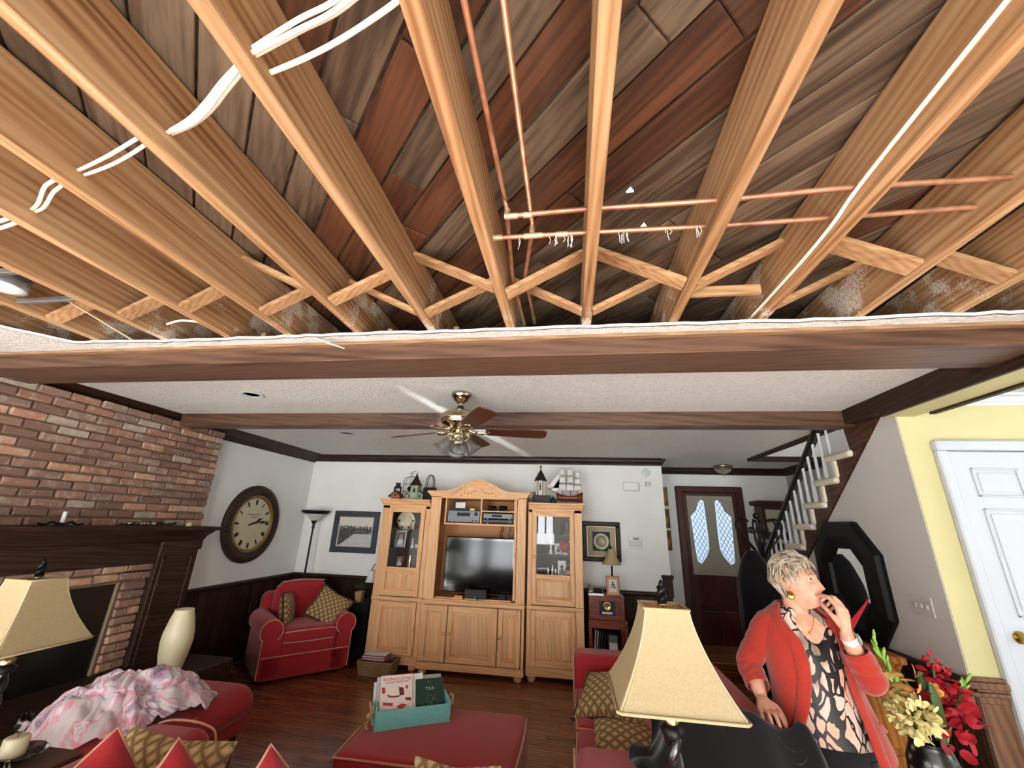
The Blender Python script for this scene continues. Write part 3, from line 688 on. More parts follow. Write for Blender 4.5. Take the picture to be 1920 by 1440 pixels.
# ------------------------------------------------------------------ ceiling fixtures
for x, y, lb in ((-2.57, 2.85, 'recessed ceiling light with dark opening near the brick chimney'), (-2.55, 4.32, 'small recessed ceiling light behind the second beam')):
    t = thing('recessed_light', lb, 'ceiling light', (x, y, CZ), 0, 'recessed ceiling lights')
    MB().lathe([(.085, -.001), (.092, -.004), (.088, -.008), (.064, -.006), (.060, -.001)], (0, 0, 0), 28).build('trim_ring', M['whitep'], t)
    MB().lathe([(.0005, -.0005), (.061, -.0012)], (0, 0, 0), 24, cap=False).build('dark_opening', M['blackm'], t)
t = thing('flush_ceiling_light', 'flush ceiling light with glass bowl in the entry', 'ceiling light', (2.24, 6.5, CZ))
MB().lathe([(.0, 0), (.13, 0), (.135, -.02), (.12, -.035)], (0, 0, 0), 28).build('base', M['nickel'], t)
MB().lathe([(.125, -.03), (.12, -.06), (.085, -.10), (.035, -.125), (.0, -.128)], (0, 0, 0), 28).build('glass_bowl', M['frost'], t)
MB().lathe([(.0, -.125), (.014, -.13), (.012, -.145), (.004, -.165), (0, -.17)], (0, 0, 0), 12).build('finial', M['nickel'], t)
# ceiling fan
t = thing('ceiling_fan', 'brass ceiling fan with five dark wood blades and glass light shades', 'ceiling fan', (-.82, 2.89, 0))
MB().lathe([(.0, CZ), (.078, CZ), (.08, CZ-.012), (.072, CZ-.03), (.05, CZ-.06), (.036, CZ-.068), (.03, CZ-.078), (0, CZ-.078)], (0, 0, 0), 32).build('canopy', M['nickel'], t)
MB().lathe([(.014, CZ-.07), (.014, CZ-.13)], (0, 0, 0), 16).build('downrod', M['nickel'], t)
MB().lathe([(.022, CZ-.10), (.03, CZ-.122), (.028, CZ-.13)], (0, 0, 0), 16).build('coupling', M['blackm'], t)
mt = MB().lathe([(0, 2.458), (.05, 2.456), (.10, 2.438), (.135, 2.415), (.142, 2.40), (.138, 2.388), (.142, 2.38), (.142, 2.37), (.132, 2.36), (.137, 2.352), (.128, 2.34), (.10, 2.325), (.075, 2.31), (.075, 2.295), (0, 2.295)], (0, 0, 0), 40).build('motor_housing', M['nickel'], t)
MB().lathe([(.03, 2.30), (.045, 2.285), (.052, 2.262), (.05, 2.235), (.04, 2.22), (.045, 2.205), (.03, 2.185), (.012, 2.175), (0, 2.16)], (0, 0, 0), 24).build('switch_housing', M['nickel'], t)
for k in range(5):
    a = math.radians(13+72*k); Rm = Matrix.Rotation(a, 4, 'Z')
    Tm = Rm @ Matrix.Translation((.2, 0, 2.298)) @ Matrix.Rotation(math.radians(-13), 4, 'X')
    q = [(0, -.05), (.03, -.058), (.30, -.068), (.43, -.066), (.455, -.05), (.46, 0), (.455, .05), (.43, .066), (.30, .068), (.03, .058), (0, .05)]
    b = MB().poly([(x, y2, -.004) for x, y2 in q], (0, 0, .007)).xf(Tm).build('blade', M['mahog'], t, bev=.002)
    br = MB().tube([Rm @ Vector(p) for p in ((.06, 0, 2.315), (.10, 0, 2.29), (.15, 0, 2.284), (.20, 0, 2.287))], [.012, .012, .01, .009], 8)
    for s in (-1, 1): br.tube([Rm @ Vector(p) for p in spline([(.12, 0, 2.286), (.15, s*.03, 2.286), (.20, s*.035, 2.288), (.235, s*.015, 2.291), (.225, 0, 2.29)], 4)], .0065, 8)
    br.build('blade_bracket', M['nickel'], b)
for k in range(4):
    a = math.radians(-70+90*k); Rm = Matrix.Rotation(a, 4, 'Z'); ax = Rm @ Vector((.62, 0, -.78)); c = Rm @ Vector((.065, 0, 2.225))
    o = MB().tube([Rm @ Vector(p) for p in spline([(.03, 0, 2.26), (.07, 0, 2.27), (.08, 0, 2.24), (.066, 0, 2.222)], 4)], .007, 8).lathe_ax([(.0, -.015), (.02, -.012), (.024, .01), (.0, .012)], c, ax, 16).build('lamp_arm', M['nickel'], t)
    MB().lathe_ax([(.022, .0), (.032, .012), (.04, .04), (.044, .065), (.058, .092), (.066, .10), (.064, .101), (.056, .092), (.041, .064), (.037, .04), (.029, .013), (.019, .002)], c, ax, 24, cap=False).build('glass_shade', M['frost'], o)
# ------------------------------------------------------------------ fireplace
t = thing('fireplace_mantel', 'dark wooden fireplace mantel under the brick chimney', 'mantel', (-3.97, 2.3, 0))
def lm(*a): return a
q = MB().cbox(.01, .40, -1.4, 1.72, 1.495, 1.53, .006)
q.build('mantel_shelf', M['mantel'], t)
q = MB().poly([(.02, -1.35, 1.36), (.215, -1.35, 1.36), (.222, -1.35, 1.385), (.25, -1.35, 1.40), (.28, -1.35, 1.44), (.34, -1.35, 1.475), (.365, -1.35, 1.495), (.02, -1.35, 1.495)], (0, 3.03, 0))
q.build('bed_moulding', M['mantel'], t)
MB().cbox(.115, .205, -1.35, 1.27, 1.21, 1.37, .004).build('frieze_board', M['mantel'], t)
q = MB().cbox(.113, .225, 1.262, 1.675, 0, 1.40, .005).cbox(.21, .243, 1.25, 1.69, 1.31, 1.40, .006).cbox(.21, .24, 1.25, 1.69, 0, .16, .006)
q.build('pilaster', M['mantel'], t)
q = MB()
for a, b in ((1.30, 1.335), (1.60, 1.635)): q.cbox(.22, .236, a, b, .25, 1.27, .005)
for a, b in ((.22, .26), (1.24, 1.28)): q.cbox(.22, .236, 1.30, 1.635, a, b, .005)
q.build('panel_frame', M['mantel'], t)
t = thing('fireplace_doors', 'black glass fireplace doors with brass edge in the brick surround', 'fireplace doors', (-3.83, 2.3, .4))
MB().box(-.02, .0, -.9, 1.03, 0, .665).build('glass_door', plain('sooty_black_glass', (20, 20, 20), .25), t)
bf = plain('dull_brass_edge', (138, 118, 92), .5, .2)
MB().cbox(-.005, .022, 1.022, 1.04, 0, .685, .004).build('brass_edge', bf, t); MB().cbox(-.005, .022, -.9, 1.022, .667, .685, .004).build('brass_edge', bf, t)
SF(MB().cbox(-3.97, -3.12, 1.0, 4.02, 0, .40, .01).build('hearth', M['dark_x']), 'raised dark hearth'); bpy.data.objects['hearth'].name = 'trim_16'
t = thing('candle_holder', 'short white candle in a dark iron holder on the mantel shelf', 'candle', (-3.68, 2.66, 1.53))
q = MB().lathe([(.0, 0), (.05, 0), (.055, .006), (.02, .01), (.018, .025), (.0, .025)], (0, 0, 0), 16)
for s in (-1, 1): q.tube(spline([(0, s*.02, .012), (0, s*.06, .03), (0, s*.10, .012), (0, s*.14, .02)]), .008, 6)
q.build('holder', M['iron'], t)
MB().lathe([(.0, .02), (.013, .02), (.013, .10), (.005, .103), (0, .103)], (0, 0, 0), 14).build('candle', M['white'], t)
o = tag(MB().lathe([(.0, 0), (.02, 0), (.026, .012), (.02, .03), (.008, .036), (0, .036)], (-3.66, 3.70, 1.53), 14).build('votive_cup', M['cream']), 'small pale votive cup at the right end of the mantel', 'votive')
t = thing('garland', 'low dark twig garland with pale bits on the mantel near the clock', 'garland', (-3.72, 3.42, 1.53))
q = MB(); q2 = MB(); rng = random.Random(4)
for i in range(40):
    a = Vector((rng.uniform(-.03, .03), rng.uniform(-.32, .2), .01)); q.tube([a, a+Vector((rng.uniform(-.03, .03), rng.uniform(-.05, .05), rng.uniform(.005, .03)))], .004, 5)
for i in range(9): q2.ball((rng.uniform(-.02, .03), rng.uniform(-.3, .18), .022), .008, 8, 6)
q.build('twigs', M['iron'], t, kind='stuff'); q2.build('pale_bits', M['cream'], t, kind='stuff')
# ------------------------------------------------------------------ oval-faced wall clock on the left wall
t = thing('wall_clock', 'large round wall clock with dark wooden rim and gilt inner ring', 'clock', (XL, 4.885, 1.555))
RC = .455
MB().lathe_ax([(.30, .0), (RC, .0), (RC+.004, .02), (RC-.005, .045), (RC-.05, .062), (RC-.09, .055), (RC-.105, .04), (RC-.125, .038), (.30, .026)], (0, 0, 0), (1, 0, 0), 64, False).build('rim', M['mantel'], t)
q = MB()
for k in range(72):
    a = 2*PI*k/72; q.ball((.034, .325*math.cos(a), .325*math.sin(a)), .014, 8, 6)
q.lathe_ax([(.342, .03), (.338, .044), (.328, .046), (.312, .04), (.30, .028)], (0, 0, 0), (1, 0, 0), 64, False).build('gilt_ring', plain('aged_gilt', (150, 122, 72), .4, .7), t)
MB().lathe_ax([(.0, .022), (.318, .022)], (0, 0, 0), (1, 0, 0), 64, False).build('dial', plain('aged_ivory_dial', (206, 198, 168), .6, 0, .3, .06, 6), t)
q = MB()
rom = {1: 1, 2: 2, 3: 3, 4: 4, 5: 2, 6: 3, 7: 4, 8: 4, 9: 2, 10: 1, 11: 2, 12: 3}
for h in range(12):
    q = MB(); a = PI/2 - 2*PI*(h or 12)/12; n = rom[h or 12]
    for j in range(n):
        b = a + (j-(n-1)/2)*.042
        q.bar((.0245, .225*math.cos(b), .225*math.sin(b)), (.0245, .285*math.cos(b), .285*math.sin(b)), .011, .002, (1, 0, 0))
    q.build('numeral', M['blackm'], t)
# hour positions run clockwise as seen from the room (looking towards -X, +Y lies to the right)

text_mesh('WALL & CLOCK', .035, M['blackm'], t, (.0245, 0, .10), (PI/2, 0, PI/2)) if False else None
q = MB().bar((.0245, -.11, .105), (.0245, .11, .105), .012, .001, (1, 0, 0)).bar((.0245, -.05, .075), (.0245, .05, .075), .01, .001, (1, 0, 0)); 
q.build('dial_lettering', plain('faded_dial_print', (130, 122, 98), .7), t)
def hand(a, L, w, x):
    d = Vector((0, math.sin(a), math.cos(a))); n = Vector((0, math.cos(a), -math.sin(a)))
    P = [d*-.08, d*-.06+n*w*.5, d*L*.4+n*w*.6, d*L*.55+n*w*1.6, d*L*.75+n*w*.5, d*L, d*L*.75-n*w*.5, d*L*.55-n*w*1.6, d*L*.4-n*w*.6, d*-.06-n*w*.5]
    return MB().poly([p+Vector((x, 0, 0)) for p in P], (.003, 0, 0))
hand(math.radians(68), .19, .014, .027).build('hour_hand', M['blackm'], t); hand(math.radians(84), .29, .011, .031).build('minute_hand', M['blackm'], t)
MB().lathe_ax([(0, .022), (.014, .024), (.012, .038), (0, .039)], (0, 0, 0), (1, 0, 0), 16).build('arbor', M['blackm'], t)
# ------------------------------------------------------------------ framed pictures on the back wall
def photo_bw(name):
    m = NT(name, .5); tc = m.node('ShaderNodeTexCoord'); sp = m.node('ShaderNodeSeparateXYZ'); m.link(tc.outputs['Object'], sp.inputs[0])
    x, z = sp.outputs['X'], sp.outputs['Z']; n = m.noise(tc.outputs['Object'], 26, 5, .7)
    sky = m.ramp(n, [(.3, lin(206, 202, 192)), (.7, lin(222, 218, 208))])
    river = m.ramp(n, [(.3, lin(176, 176, 178)), (.7, lin(205, 205, 206))])
    bank = m.ramp(n, [(.3, lin(28, 28, 28)), (.55, lin(74, 72, 70)), (.7, lin(150, 146, 140))])
    l = m.math('LESS_THAN', m.math('MULTIPLY_ADD', z, -1.25, m.math('MULTIPLY_ADD', n, .12, -.09)), m.math('MULTIPLY', x, -1.0))   # left bank wedge
    up = m.math('LESS_THAN', z, m.math('MULTIPLY_ADD', n, .12, -.035))
    c = m.mix(up, sky, river); hz = m.math('MULTIPLY', m.math('LESS_THAN', z, m.math('MULTIPLY_ADD', n, .2, -.03)), m.math('GREATER_THAN', z, -.03))
    c = m.mix(hz, c, bank); lw = m.math('MULTIPLY', l, m.math('MULTIPLY', m.math('LESS_THAN', z, .045), m.math('GREATER_THAN', z, m.math('MULTIPLY_ADD', x, .75, -.02))))
    c = m.mix(lw, c, bank); m.color(c); return m.m
t = thing('framed_photograph', 'black and white river photograph in a wide dark grey frame', 'picture', (-3.12, YB, 1.475))
q = MB()
for a in ((-.35, .35, .205, .285), (-.35, .35, -.285, -.205), (-.35, -.27, -.205, .205), (.27, .35, -.205, .205)): q.cbox(a[0], a[1], -.03, -.002, a[2], a[3], .004)
q.build('frame', plain('dark_slate_frame', (52, 56, 60), .5, 0, .4, .25, 14), t)
MB().box(-.272, .272, -.014, -.004, -.207, .207).build('mat_board', plain('white_mat', (196, 196, 194), .8), t)
MB().box(-.25, .25, -.016, -.012, -.188, .188).build('photo', photo_bw('river_photo'), t)
t = thing('framed_plate', 'engraved silver plate mounted in a black and gilt frame', 'picture', (.39, YB, 1.475))
q = MB()
for a in ((-.25, .25, .19, .25), (-.25, .25, -.25, -.19), (-.25, -.19, -.19, .19), (.19, .25, -.19, .19)): q.cbox(a[0], a[1], -.04, -.002, a[2], a[3], .008)
q.build('frame', M['black'], t)
q = MB()
for a in ((-.192, .192, .178, .192), (-.192, .192, -.192, -.178), (-.192, -.178, -.178, .178), (.178, .192, -.178, .178)): q.cbox(a[0], a[1], -.03, -.01, a[2], a[3], .003)
q.build('gilt_lip', plain('dull_gilt', (176, 150, 108), .4, .6), t)
MB().box(-.18, .18, -.012, -.006, -.18, .18).build('linen_mat', plain('linen_mat', (176, 166, 146), .9, 0, .2, .08, 60), t)
MB().box(-.115, .115, -.016, -.011, -.12, .12).build('velvet_mat', M['blackm'], t)
MB().lathe_ax([(.0, .004), (.06, .004), (.068, .012), (.074, .012), (.10, .02), (.104, .018), (.10, .012)], (0, -.016, 0), (0, -1, 0), 40, False).build('plate', plain('silver_gilt', (150, 142, 122), .5, .5), t)
# wall devices
t = thing('smoke_alarm', 'round white smoke alarm high on the back wall', 'alarm', (1.03, YB, 2.39))
MB().lathe_ax([(.0, .03), (.03, .03), (.034, .022), (.05, .022), (.058, .012), (.058, 0), (0, 0)], (0, 0, 0), (0, -1, 0), 28).build('body', M['white'], t)
t = thing('alarm_siren', 'white rounded alarm siren box high on the back wall', 'siren', (.82, YB, 2.195))
MB().rbox(-.112, .112, -.05, -.0, -.062, .062, .03, 5).build('body', M['white'], t)
t = thing('door_chime', 'small white louvred sounder under the smoke alarm', 'sounder', (1.045, YB, 2.235))
MB().cbox(-.042, .042, -.025, 0, -.034, .034, .004).build('body', M['white'], t)
for k in range(3): MB().cbox(-.03+k*.022, -.016+k*.022, -.029, -.024, -.024, .024, .001).build('louvre', plain('pale_grey', (180, 182, 182), .5), t)
t = thing('thermostat', 'white wall thermostat with small display and open flap', 'thermostat', (.83, YB, 1.475))
MB().cbox(-.085, .085, -.03, 0, -.075, .075, .006).build('body', M['white'], t)
MB().box(-.03, .05, -.033, -.028, .035, .06).build('display', plain('lcd_grey', (120, 124, 116), .3), t)
MB().cbox(-.07, .07, -.036, -.028, -.045, .025, .003).build('flap', plain('flap_white', (206, 208, 206), .5), t)
# ------------------------------------------------------------------ entry: front door, pictures, clock, coat rack
d = SF(MB().cbox(1.70, 2.47, YE-.05, YE-.005, .17, 2.21, .004).build('door_1', M['mahog']), 'dark mahogany front door with leaded panes')
q = MB()
for a in ((1.60, 1.70, .17, 2.29), (2.47, 2.57, .17, 2.29)): q.cbox(a[0], a[1], YE-.07, YE, a[2], a[3], .012)
q.cbox(1.60, 2.57, YE-.075, YE, 2.21, 2.30, .012).build('casing', M['mahog'], d)
MB().cbox(1.75, 2.41, YE-.06, YE-.045, 1.05, 2.16, .004).build('door_shade', plain('beige_door_shade', (150, 144, 132), .9), d)
for s in (-1, 1):
    cx = 2.075
    P = [(cx+s*.065, 1.98), (cx+s*.095, 2.06), (cx+s*.075, 1.40), (cx+s*.12, 1.29), (cx+s*.20, 1.20), (cx+s*.255, 1.23), (cx+s*.27, 1.45), (cx+s*.285, 1.86), (cx+s*.20, 1.93), (cx+s*.165, 2.07), (cx+s*.12, 2.10)]
    P = [P[0]] + P[2:] if False else [(cx+s*.08, 2.08), (cx+s*.07, 1.6), (cx+s*.075, 1.40), (cx+s*.12, 1.30), (cx+s*.20, 1.20), (cx+s*.255, 1.23), (cx+s*.27, 1.45), (cx+s*.285, 1.86), (cx+s*.20, 1.94), (cx+s*.165, 2.06), (cx+s*.12, 2.10)]
    MB().poly([(x, YE-.062, z) for x, z in P], (0, .003, 0)).build('leaded_pane', _emit('daylit_leaded_glass', (200, 222, 246), .42), d)
    q = MB()
    for i in range(-12, 14):
        for sg in (1, -1):
            x0 = cx+s*.17; z0 = 1.65+i*.095
            pts = []
            for tt in [j/60-.25 for j in range(31)]:
                X = x0+tt; Z = z0+sg*tt*1.6
                ins = False; n = len(P); jn = n-1
                for ii in range(n):
                    if (P[ii][1] > Z) != (P[jn][1] > Z) and X < (P[jn][0]-P[ii][0])*(Z-P[ii][1])/(P[jn][1]-P[ii][1])+P[ii][0]: ins = not ins
                    jn = ii
                if ins: pts.append((X, YE-.063, Z))
            if len(pts) > 1: q.bar(pts[0], pts[-1], .007, .003, (0, 1, 0))
    q.build('lead_came', plain('lead_came', (120, 140, 160), .5), d)
MB().lathe_ax([(0, .07), (.025, .065), (.03, .05), (.018, .035), (.012, .02), (.035, .005), (.035, 0), (0, 0)], (2.44, YE-.05, 1.10), (0, -1, 0), 18).build('door_knob', M['gold'], d)
MB().lathe_ax([(0, .02), (.025, .015), (.028, 0), (0, 0)], (2.44, YE-.05, 1.26), (0, -1, 0), 16).build('deadbolt', M['gold'], d)
for z in (.26, .64):
    MB().cbox(1.80, 2.05, YE-.06, YE-.045, z, z+.33, .008).cbox(2.11, 2.36, YE-.06, YE-.045, z, z+.33, .008).build('raised_panel', M['mahog'], d)
for i, (z, cc) in enumerate(((2.14, (128, 108, 62)), (1.815, (96, 84, 58)), (1.50, (112, 82, 44)))):
    t = thing('hall_picture', ('top', 'middle', 'bottom')[i] + ' one of three small golden paintings beside the front door', 'picture', (1.40, YE, z), 0, 'small paintings in the entry')
    MB().cbox(-.09, .09, -.02, -.001, -.14, .14, .004).build('canvas', plain('painting_ground_%d' % i, cc, .7, 0, .3, .35, 9), t)
    MB().poly([(.0, -.0215, -.1), (.05, -.0215, -.08), (.065, -.0215, -.01), (.03, -.0215, .05), (-.03, -.0215, .03), (-.05, -.0215, -.06)], (0, .002, 0)).build('pear_shape', plain('painted_pear_%d' % i, (178, 150, 70), .7, 0, .3, .2, 12), t)
t = thing('longcase_clock', 'dark longcase clock in the entry behind the stair rail', 'clock', (2.86, 6.66, .17))
MB().cbox(-.17, .17, -.13, .13, 0, .45, .01).cbox(-.12, .12, -.1, .1, .45, 1.35, .008).build('case', M['mahog'], t)
MB().cbox(-.16, .16, -.13, .13, 1.40, 1.86, .008).build('hood', M['mahog'], t)
MB().poly([(-.2, -.16, 1.86), (.2, -.16, 1.86), (.22, -.18, 1.92), (-.22, -.18, 1.92)], (0, .32, 0)).build('cornice', M['mahog'], t)
MB().box(-.12, .12, -.138, -.128, 1.50, 1.80).build('dial', plain('pale_clock_dial', (176, 174, 160), .5, 0, .4, .1, 30), t)
MB().bar((0, -.14, 1.65), (0, -.14, 1.56), .012, .004, (0, 1, 0)).bar((0, -.14, 1.65), (-.07, -.14, 1.66), .012, .004, (0, 1, 0)).build('clock_hands', M['blackm'], t)
MB().cbox(-.07, .07, -.106, -.095, .6, 1.25, .004).build('trunk_door', M['dark'], t)
t = thing('coat_rack', 'wrought iron coat rack with scrolled arms at the foot of the stairs', 'coat rack', (1.94, 4.85, .0))
q = MB().tube([(0, 0, 0), (0, 0, 1.78)], .018, 10)
q.ball((0, 0, 1.82), .035, 12, 8).build('post', M['iron'], t)
for k in range(6):
    a = math.radians(20+60*k); Rm = Matrix.Rotation(a, 4, 'Z')
    MB().tube([Rm @ Vector(p) for p in spline([(.015, 0, 1.42), (.10, 0, 1.52), (.20, 0, 1.64), (.22, 0, 1.74), (.16, 0, 1.79), (.11, 0, 1.76)])], .009, 6).tube([Rm @ Vector(p) for p in spline([(.015, 0, 1.45), (.045, 0, 1.58), (.05, 0, 1.68), (.085, 0, 1.70), (.09, 0, 1.66), (.065, 0, 1.65)])], .008, 6).build('scroll_arm', M['iron'], t)
for k in range(3):
    a = math.radians(30+120*k); Rm = Matrix.Rotation(a, 4, 'Z')
    MB().tube([Rm @ Vector(p) for p in spline([(.0, 0, .35), (.12, 0, .2), (.22, 0, .03), (.27, 0, .012)])], .012, 6).build('foot', M['iron'], t)
def coat(name, lb, loc, w, h, m, sd):
    q = MB(); n = 28; r = random.Random(sd); ph = [r.uniform(0, 6) for _ in range(3)]
    rs = []
    for k in range(15):
        u = k/14; z = h*(1-u); ww = w*(.28+.72*min(1, u*3.2)**.6)*(1+.12*u)
        rs.append([((ww*(1+.09*u*math.sin(7*a*1.0+ph[0])+.05*u*math.sin(11*a+ph[1])))*math.cos(a), .62*ww*(1+.12*u*math.sin(5*a+ph[2]))*math.sin(a), z) for a in [2*PI*i/n for i in range(n)]])
    q.rings(rs)
    o = q.build(name, m); o.location = loc; return tag(o, lb, 'coat', 'coats on the rack')
coat('hanging_coat', 'long black coat hanging on the left of the coat rack', (1.80, 4.74, .55), .17, .93, _fabric('black_wool', (9, 9, 10), .3), 1)
coat('hanging_coat', 'dark navy coat hanging on the right of the coat rack', (2.02, 4.70, .55), .14, .86, _fabric('navy_wool', (15, 16, 25), .3), 2)
# ------------------------------------------------------------------ hall door on the yellow wall
d = SF(MB().cbox(2.435, 3.25, YY-.02, YY-.001, .17, 2.195, .002).build('door_2', M['whitep_dimmed']), 'white six panel hall door')
MB().cbox(2.37, 2.432, YY-.045, YY, .17, 2.20, .008).cbox(3.255, 3.32, YY-.045, YY, .17, 2.20, .008).cbox(2.37, 3.32, YY-.05, YY, 2.20, 2.265, .008).build('casing', M['whitep_dimmed'], d)
for (a, b, c, e) in ((2.54, 2.80, 1.91, 2.09), (2.90, 3.15, 1.91, 2.09), (2.54, 2.80, 1.24, 1.84), (2.90, 3.15, 1.24, 1.84), (2.54, 2.80, .35, 1.05), (2.90, 3.15, .35, 1.05)):
    q = MB()
    for x0, x1, z0, z1 in ((a, b, e-.014, e), (a, b, c, c+.014), (a, a+.014, c, e), (b-.014, b, c, e)): q.cbox(x0, x1, YY-.030, YY-.019, z0, z1, .004)
    q.cbox(a+.03, b-.03, YY-.027, YY-.019, c+.03, e-.03, .006)
    q.build('raised_panel', M['whitep_dimmed'], d)
MB().lathe_ax([(0, .068), (.02, .066), (.029, .052), (.028, .042), (.014, .03), (.012, .014), (.032, .008), (.034, 0), (0, 0)], (2.512, YY-.02, 1.137), (0, -1, 0), 24).build('door_knob', M['gold'], d)
# ------------------------------------------------------------------ staircase
st = thing('staircase', 'carpeted staircase with white balusters rising towards the camera', 'staircase', (XS, 3.0, 0))
NR = 11; treads = []
P = [(0, YY-3+.04, CZ-.002)]
low = []
for k in range(NR):
    zt = 2.30 - .185*k; yb = 3.545 + .24*k      # tread top, back (riser above) position
    treads.append((zt, yb))
up = [(0, 3.42-3, CZ-.002), (0, treads[0][1]-3+.06, CZ-.002)]
for zt, yb in treads: up += [(0, yb-3+.02, zt-.05), (0, yb-3+.24+.02, zt-.05)]
zl = treads[-1][0]-.24
pts = [(0, .055, CZ-.002)] + up[1:] + [(0, treads[-1][1]-3+.26, max(.17, zl-.1)), (0, treads[-1][1]-3+.20, .17)]
# lower edge parallel to the flight
yend = 3.07 + (2.55-.17)/.771
pts2 = [(0, .055, CZ-.002)] + up[1:] + [(0, up[-1][1], .17), (0, yend-3, .17)]
MB().poly([(-.012, y_, z_) for _, y_, z_ in pts2], (.04, 0, 0)).build('skirt_board', wood('stair_skirt_walnut', [(40, 20, 12), (66, 36, 22), (88, 52, 34)], 1, 6, .1, .45, .3, 6, .3, .05), st)
trd = MB().rbox(-.05, .98, -.0, .34, -.055, .0, .026, 4).mesh('tread', M['carpet'])
ris = MB().rbox(-.03, .98, -.03, .03, -.15, .0, .022, 4).mesh('riser', M['carpet'])
for zt, yb in treads:
    inst('tread', trd, st, (0, yb-3, zt)); inst('riser', ris, st, (0, yb-3+.255, zt-.045))
bal = MB().lathe([(.017, 0), (.017, .06), (.02, .10), (.019, .2), (.014, .5), (.012, 1.0)], (0, 0, 0), 10).mesh('baluster', M['whitep'])
def railz(y): return 2.47 - .79*(y-4.15)
for k in range(15):
    y = 3.66 + .12*k; i = int((y-3.545)/.24); zt = treads[min(i, NR-1)][0]; top = min(railz(y)-.02, CZ-.05) if y > 4.05 else CZ-.06
    if y < 3.8: continue
    inst('baluster', bal, st, (.03, y-3, zt-.005), (0, 0, 0), (1, 1, top-zt+.01))
a = Vector((.03, .92, railz(3.92))); b = Vector((.03, 2.62, railz(5.62)))
q = MB(); 
prof = [(-.03, -.028), (.03, -.028), (.034, -.008), (.028, .018), (.014, .03), (-.014, .03), (-.028, .018), (-.034, -.008)]
dd = (b-a).normalized(); uu = Vector((1, 0, 0)).cross(dd)*1
if uu.z < 0: uu = -uu
q.rings([[p + Vector((1, 0, 0))*x_ + uu*z_ for x_, z_ in prof] for p in (a, b)])
q.build('handrail', plain('near_black_handrail', (24, 19, 18), .35), st)
MB().lathe([(.045, 0), (.045, .5), (.03, .55), (.035, .95), (.05, 1.0), (.03, 1.08), (0, 1.1)], (.03, 2.66, .17), 14).build('newel_post', M['mahog'], st)
# ------------------------------------------------------------------ octagonal mirror and switch plate on the grey wall
t = thing('octagonal_mirror', 'octagonal mirror in a broad black lacquer frame on the grey wall', 'mirror', (XS, 3.905, 1.315))
def octo(hy, hz, k, x): return [(x, s1*hy*a, s2*hz*b) for s1, s2, a, b in ((1, 1, k, 1), (1, 1, 1, k), (1, -1, 1, k), (1, -1, k, 1), (-1, -1, k, 1), (-1, -1, 1, k), (-1, 1, 1, k), (-1, 1, k, 1))]
def ring8(rs): return MB().rings(rs, True, False, False)
q = ring8([octo(.40, .44, .48, 0), octo(.405, .445, .48, -.03), octo(.385, .425, .48, -.055), octo(.30, .33, .48, -.062), octo(.22, .25, .48, -.045), octo(.205, .235, .48, -.02)])
q.build('frame', M['black'], t)
MB().add(octo(.215, .245, .48, -.022), [tuple(range(8))]).build('mirror_glass', M['mirror'], t)
t = thing('switch_plate', 'triple switch plate on the grey wall below the stairs', 'switch', (XS, 3.25, 1.245))
MB().cbox(-.008, 0, -.082, .082, -.057, .057, .003).build('plate', plain('grey_white_plate', (186, 184, 180), .4), t)
for k in (-1, 0, 1): MB().cbox(-.018, -.006, k*.046-.005, k*.046+.005, -.012, .012, .002).build('toggle', plain('toggle_ivory', (176, 172, 164), .4), t)
# ------------------------------------------------------------------ entertainment centre : three pine units
def framed_door(par, name, x0, x1, z0, z1, y, panels, knob, glass=None):
    """stile-and-rail door in the XZ plane, front at y; panels / glass = (z0, z1) openings"""
    w = .055; ops = sorted(panels + ([glass] if glass else []))
    edges = [z0] + [e for o in ops for e in o] + [z1]
    d = MB().cbox(x0, x0+w, y, y+.022, z0, z1, .003).build(name, M['oak'], par); MB().cbox(x1-w, x1, y, y+.022, z0, z1, .003).build('stile', M['oak'], d)
    for a, b in zip(edges[0::2], edges[1::2]): MB().cbox(x0+w, x1-w, y+.001, y+.021, a, b, .002).build('rail', M['oak_x'], d)
    for a, b in panels:
        n = max(2, round((x1-x0-2*w)/.075)); xa, xb = x0+w+.002, x1-w-.002
        q = MB().add([(xa, y+.016, a), (xb, y+.016, a), (xb, y+.016, b), (xa, y+.016, b), (xa+.028, y+.005, a+.028), (xb-.028, y+.005, a+.028), (xb-.028, y+.005, b-.028), (xa+.028, y+.005, b-.028)],
                     [(0, 1, 5, 4), (1, 2, 6, 5), (2, 3, 7, 6), (3, 0, 4, 7), (4, 5, 6, 7)])
        q.build('raised_panel', M['oak'], d)
        for i in range(n):
            s0 = xa+.029+(xb-xa-.058)*i/n; s1 = xa+.029+(xb-xa-.058)*(i+1)/n
            MB().box(s0, s1, y+.0035, y+.012, a+.029, b-.029).build('stave', M['stave'], d)
    if glass: MB().box(x0+w, x1-w, y+.010, y+.013, glass[0], glass[1]).build('glass_pane', M['pane'], d)
    if knob: MB().lathe_ax([(0, .032), (.015, .030), (.020, .020), (.015, .010), (.008, .006), (.011, 0)], (knob[0], y, knob[1]), (0, -1, 0), 14).build('knob', M['oak'], d)
    return d
def bunfoot(par, x, y): MB().lathe([(0, 0), (.034, 0), (.045, .02), (.047, .04), (.036, .065), (.03, .08)], (x, y, 0), 18).build('bun_foot', M['oak'], par)
def crown_box(par, x0, x1, y0, y1, z, name='cornice', side=0):
    q = MB()
    for dz0, dz1, o in ((0, .016, .006), (.016, .03, .014), (.03, .052, .026), (.052, .062, .036), (.062, .085, .045)):
        q.cbox(x0-(o if side >= 0 else 0), x1+(o if side <= 0 else 0), y0-o, y1, z+dz0, z+dz1, .004)
    q.build(name, M['oak_x'], par)
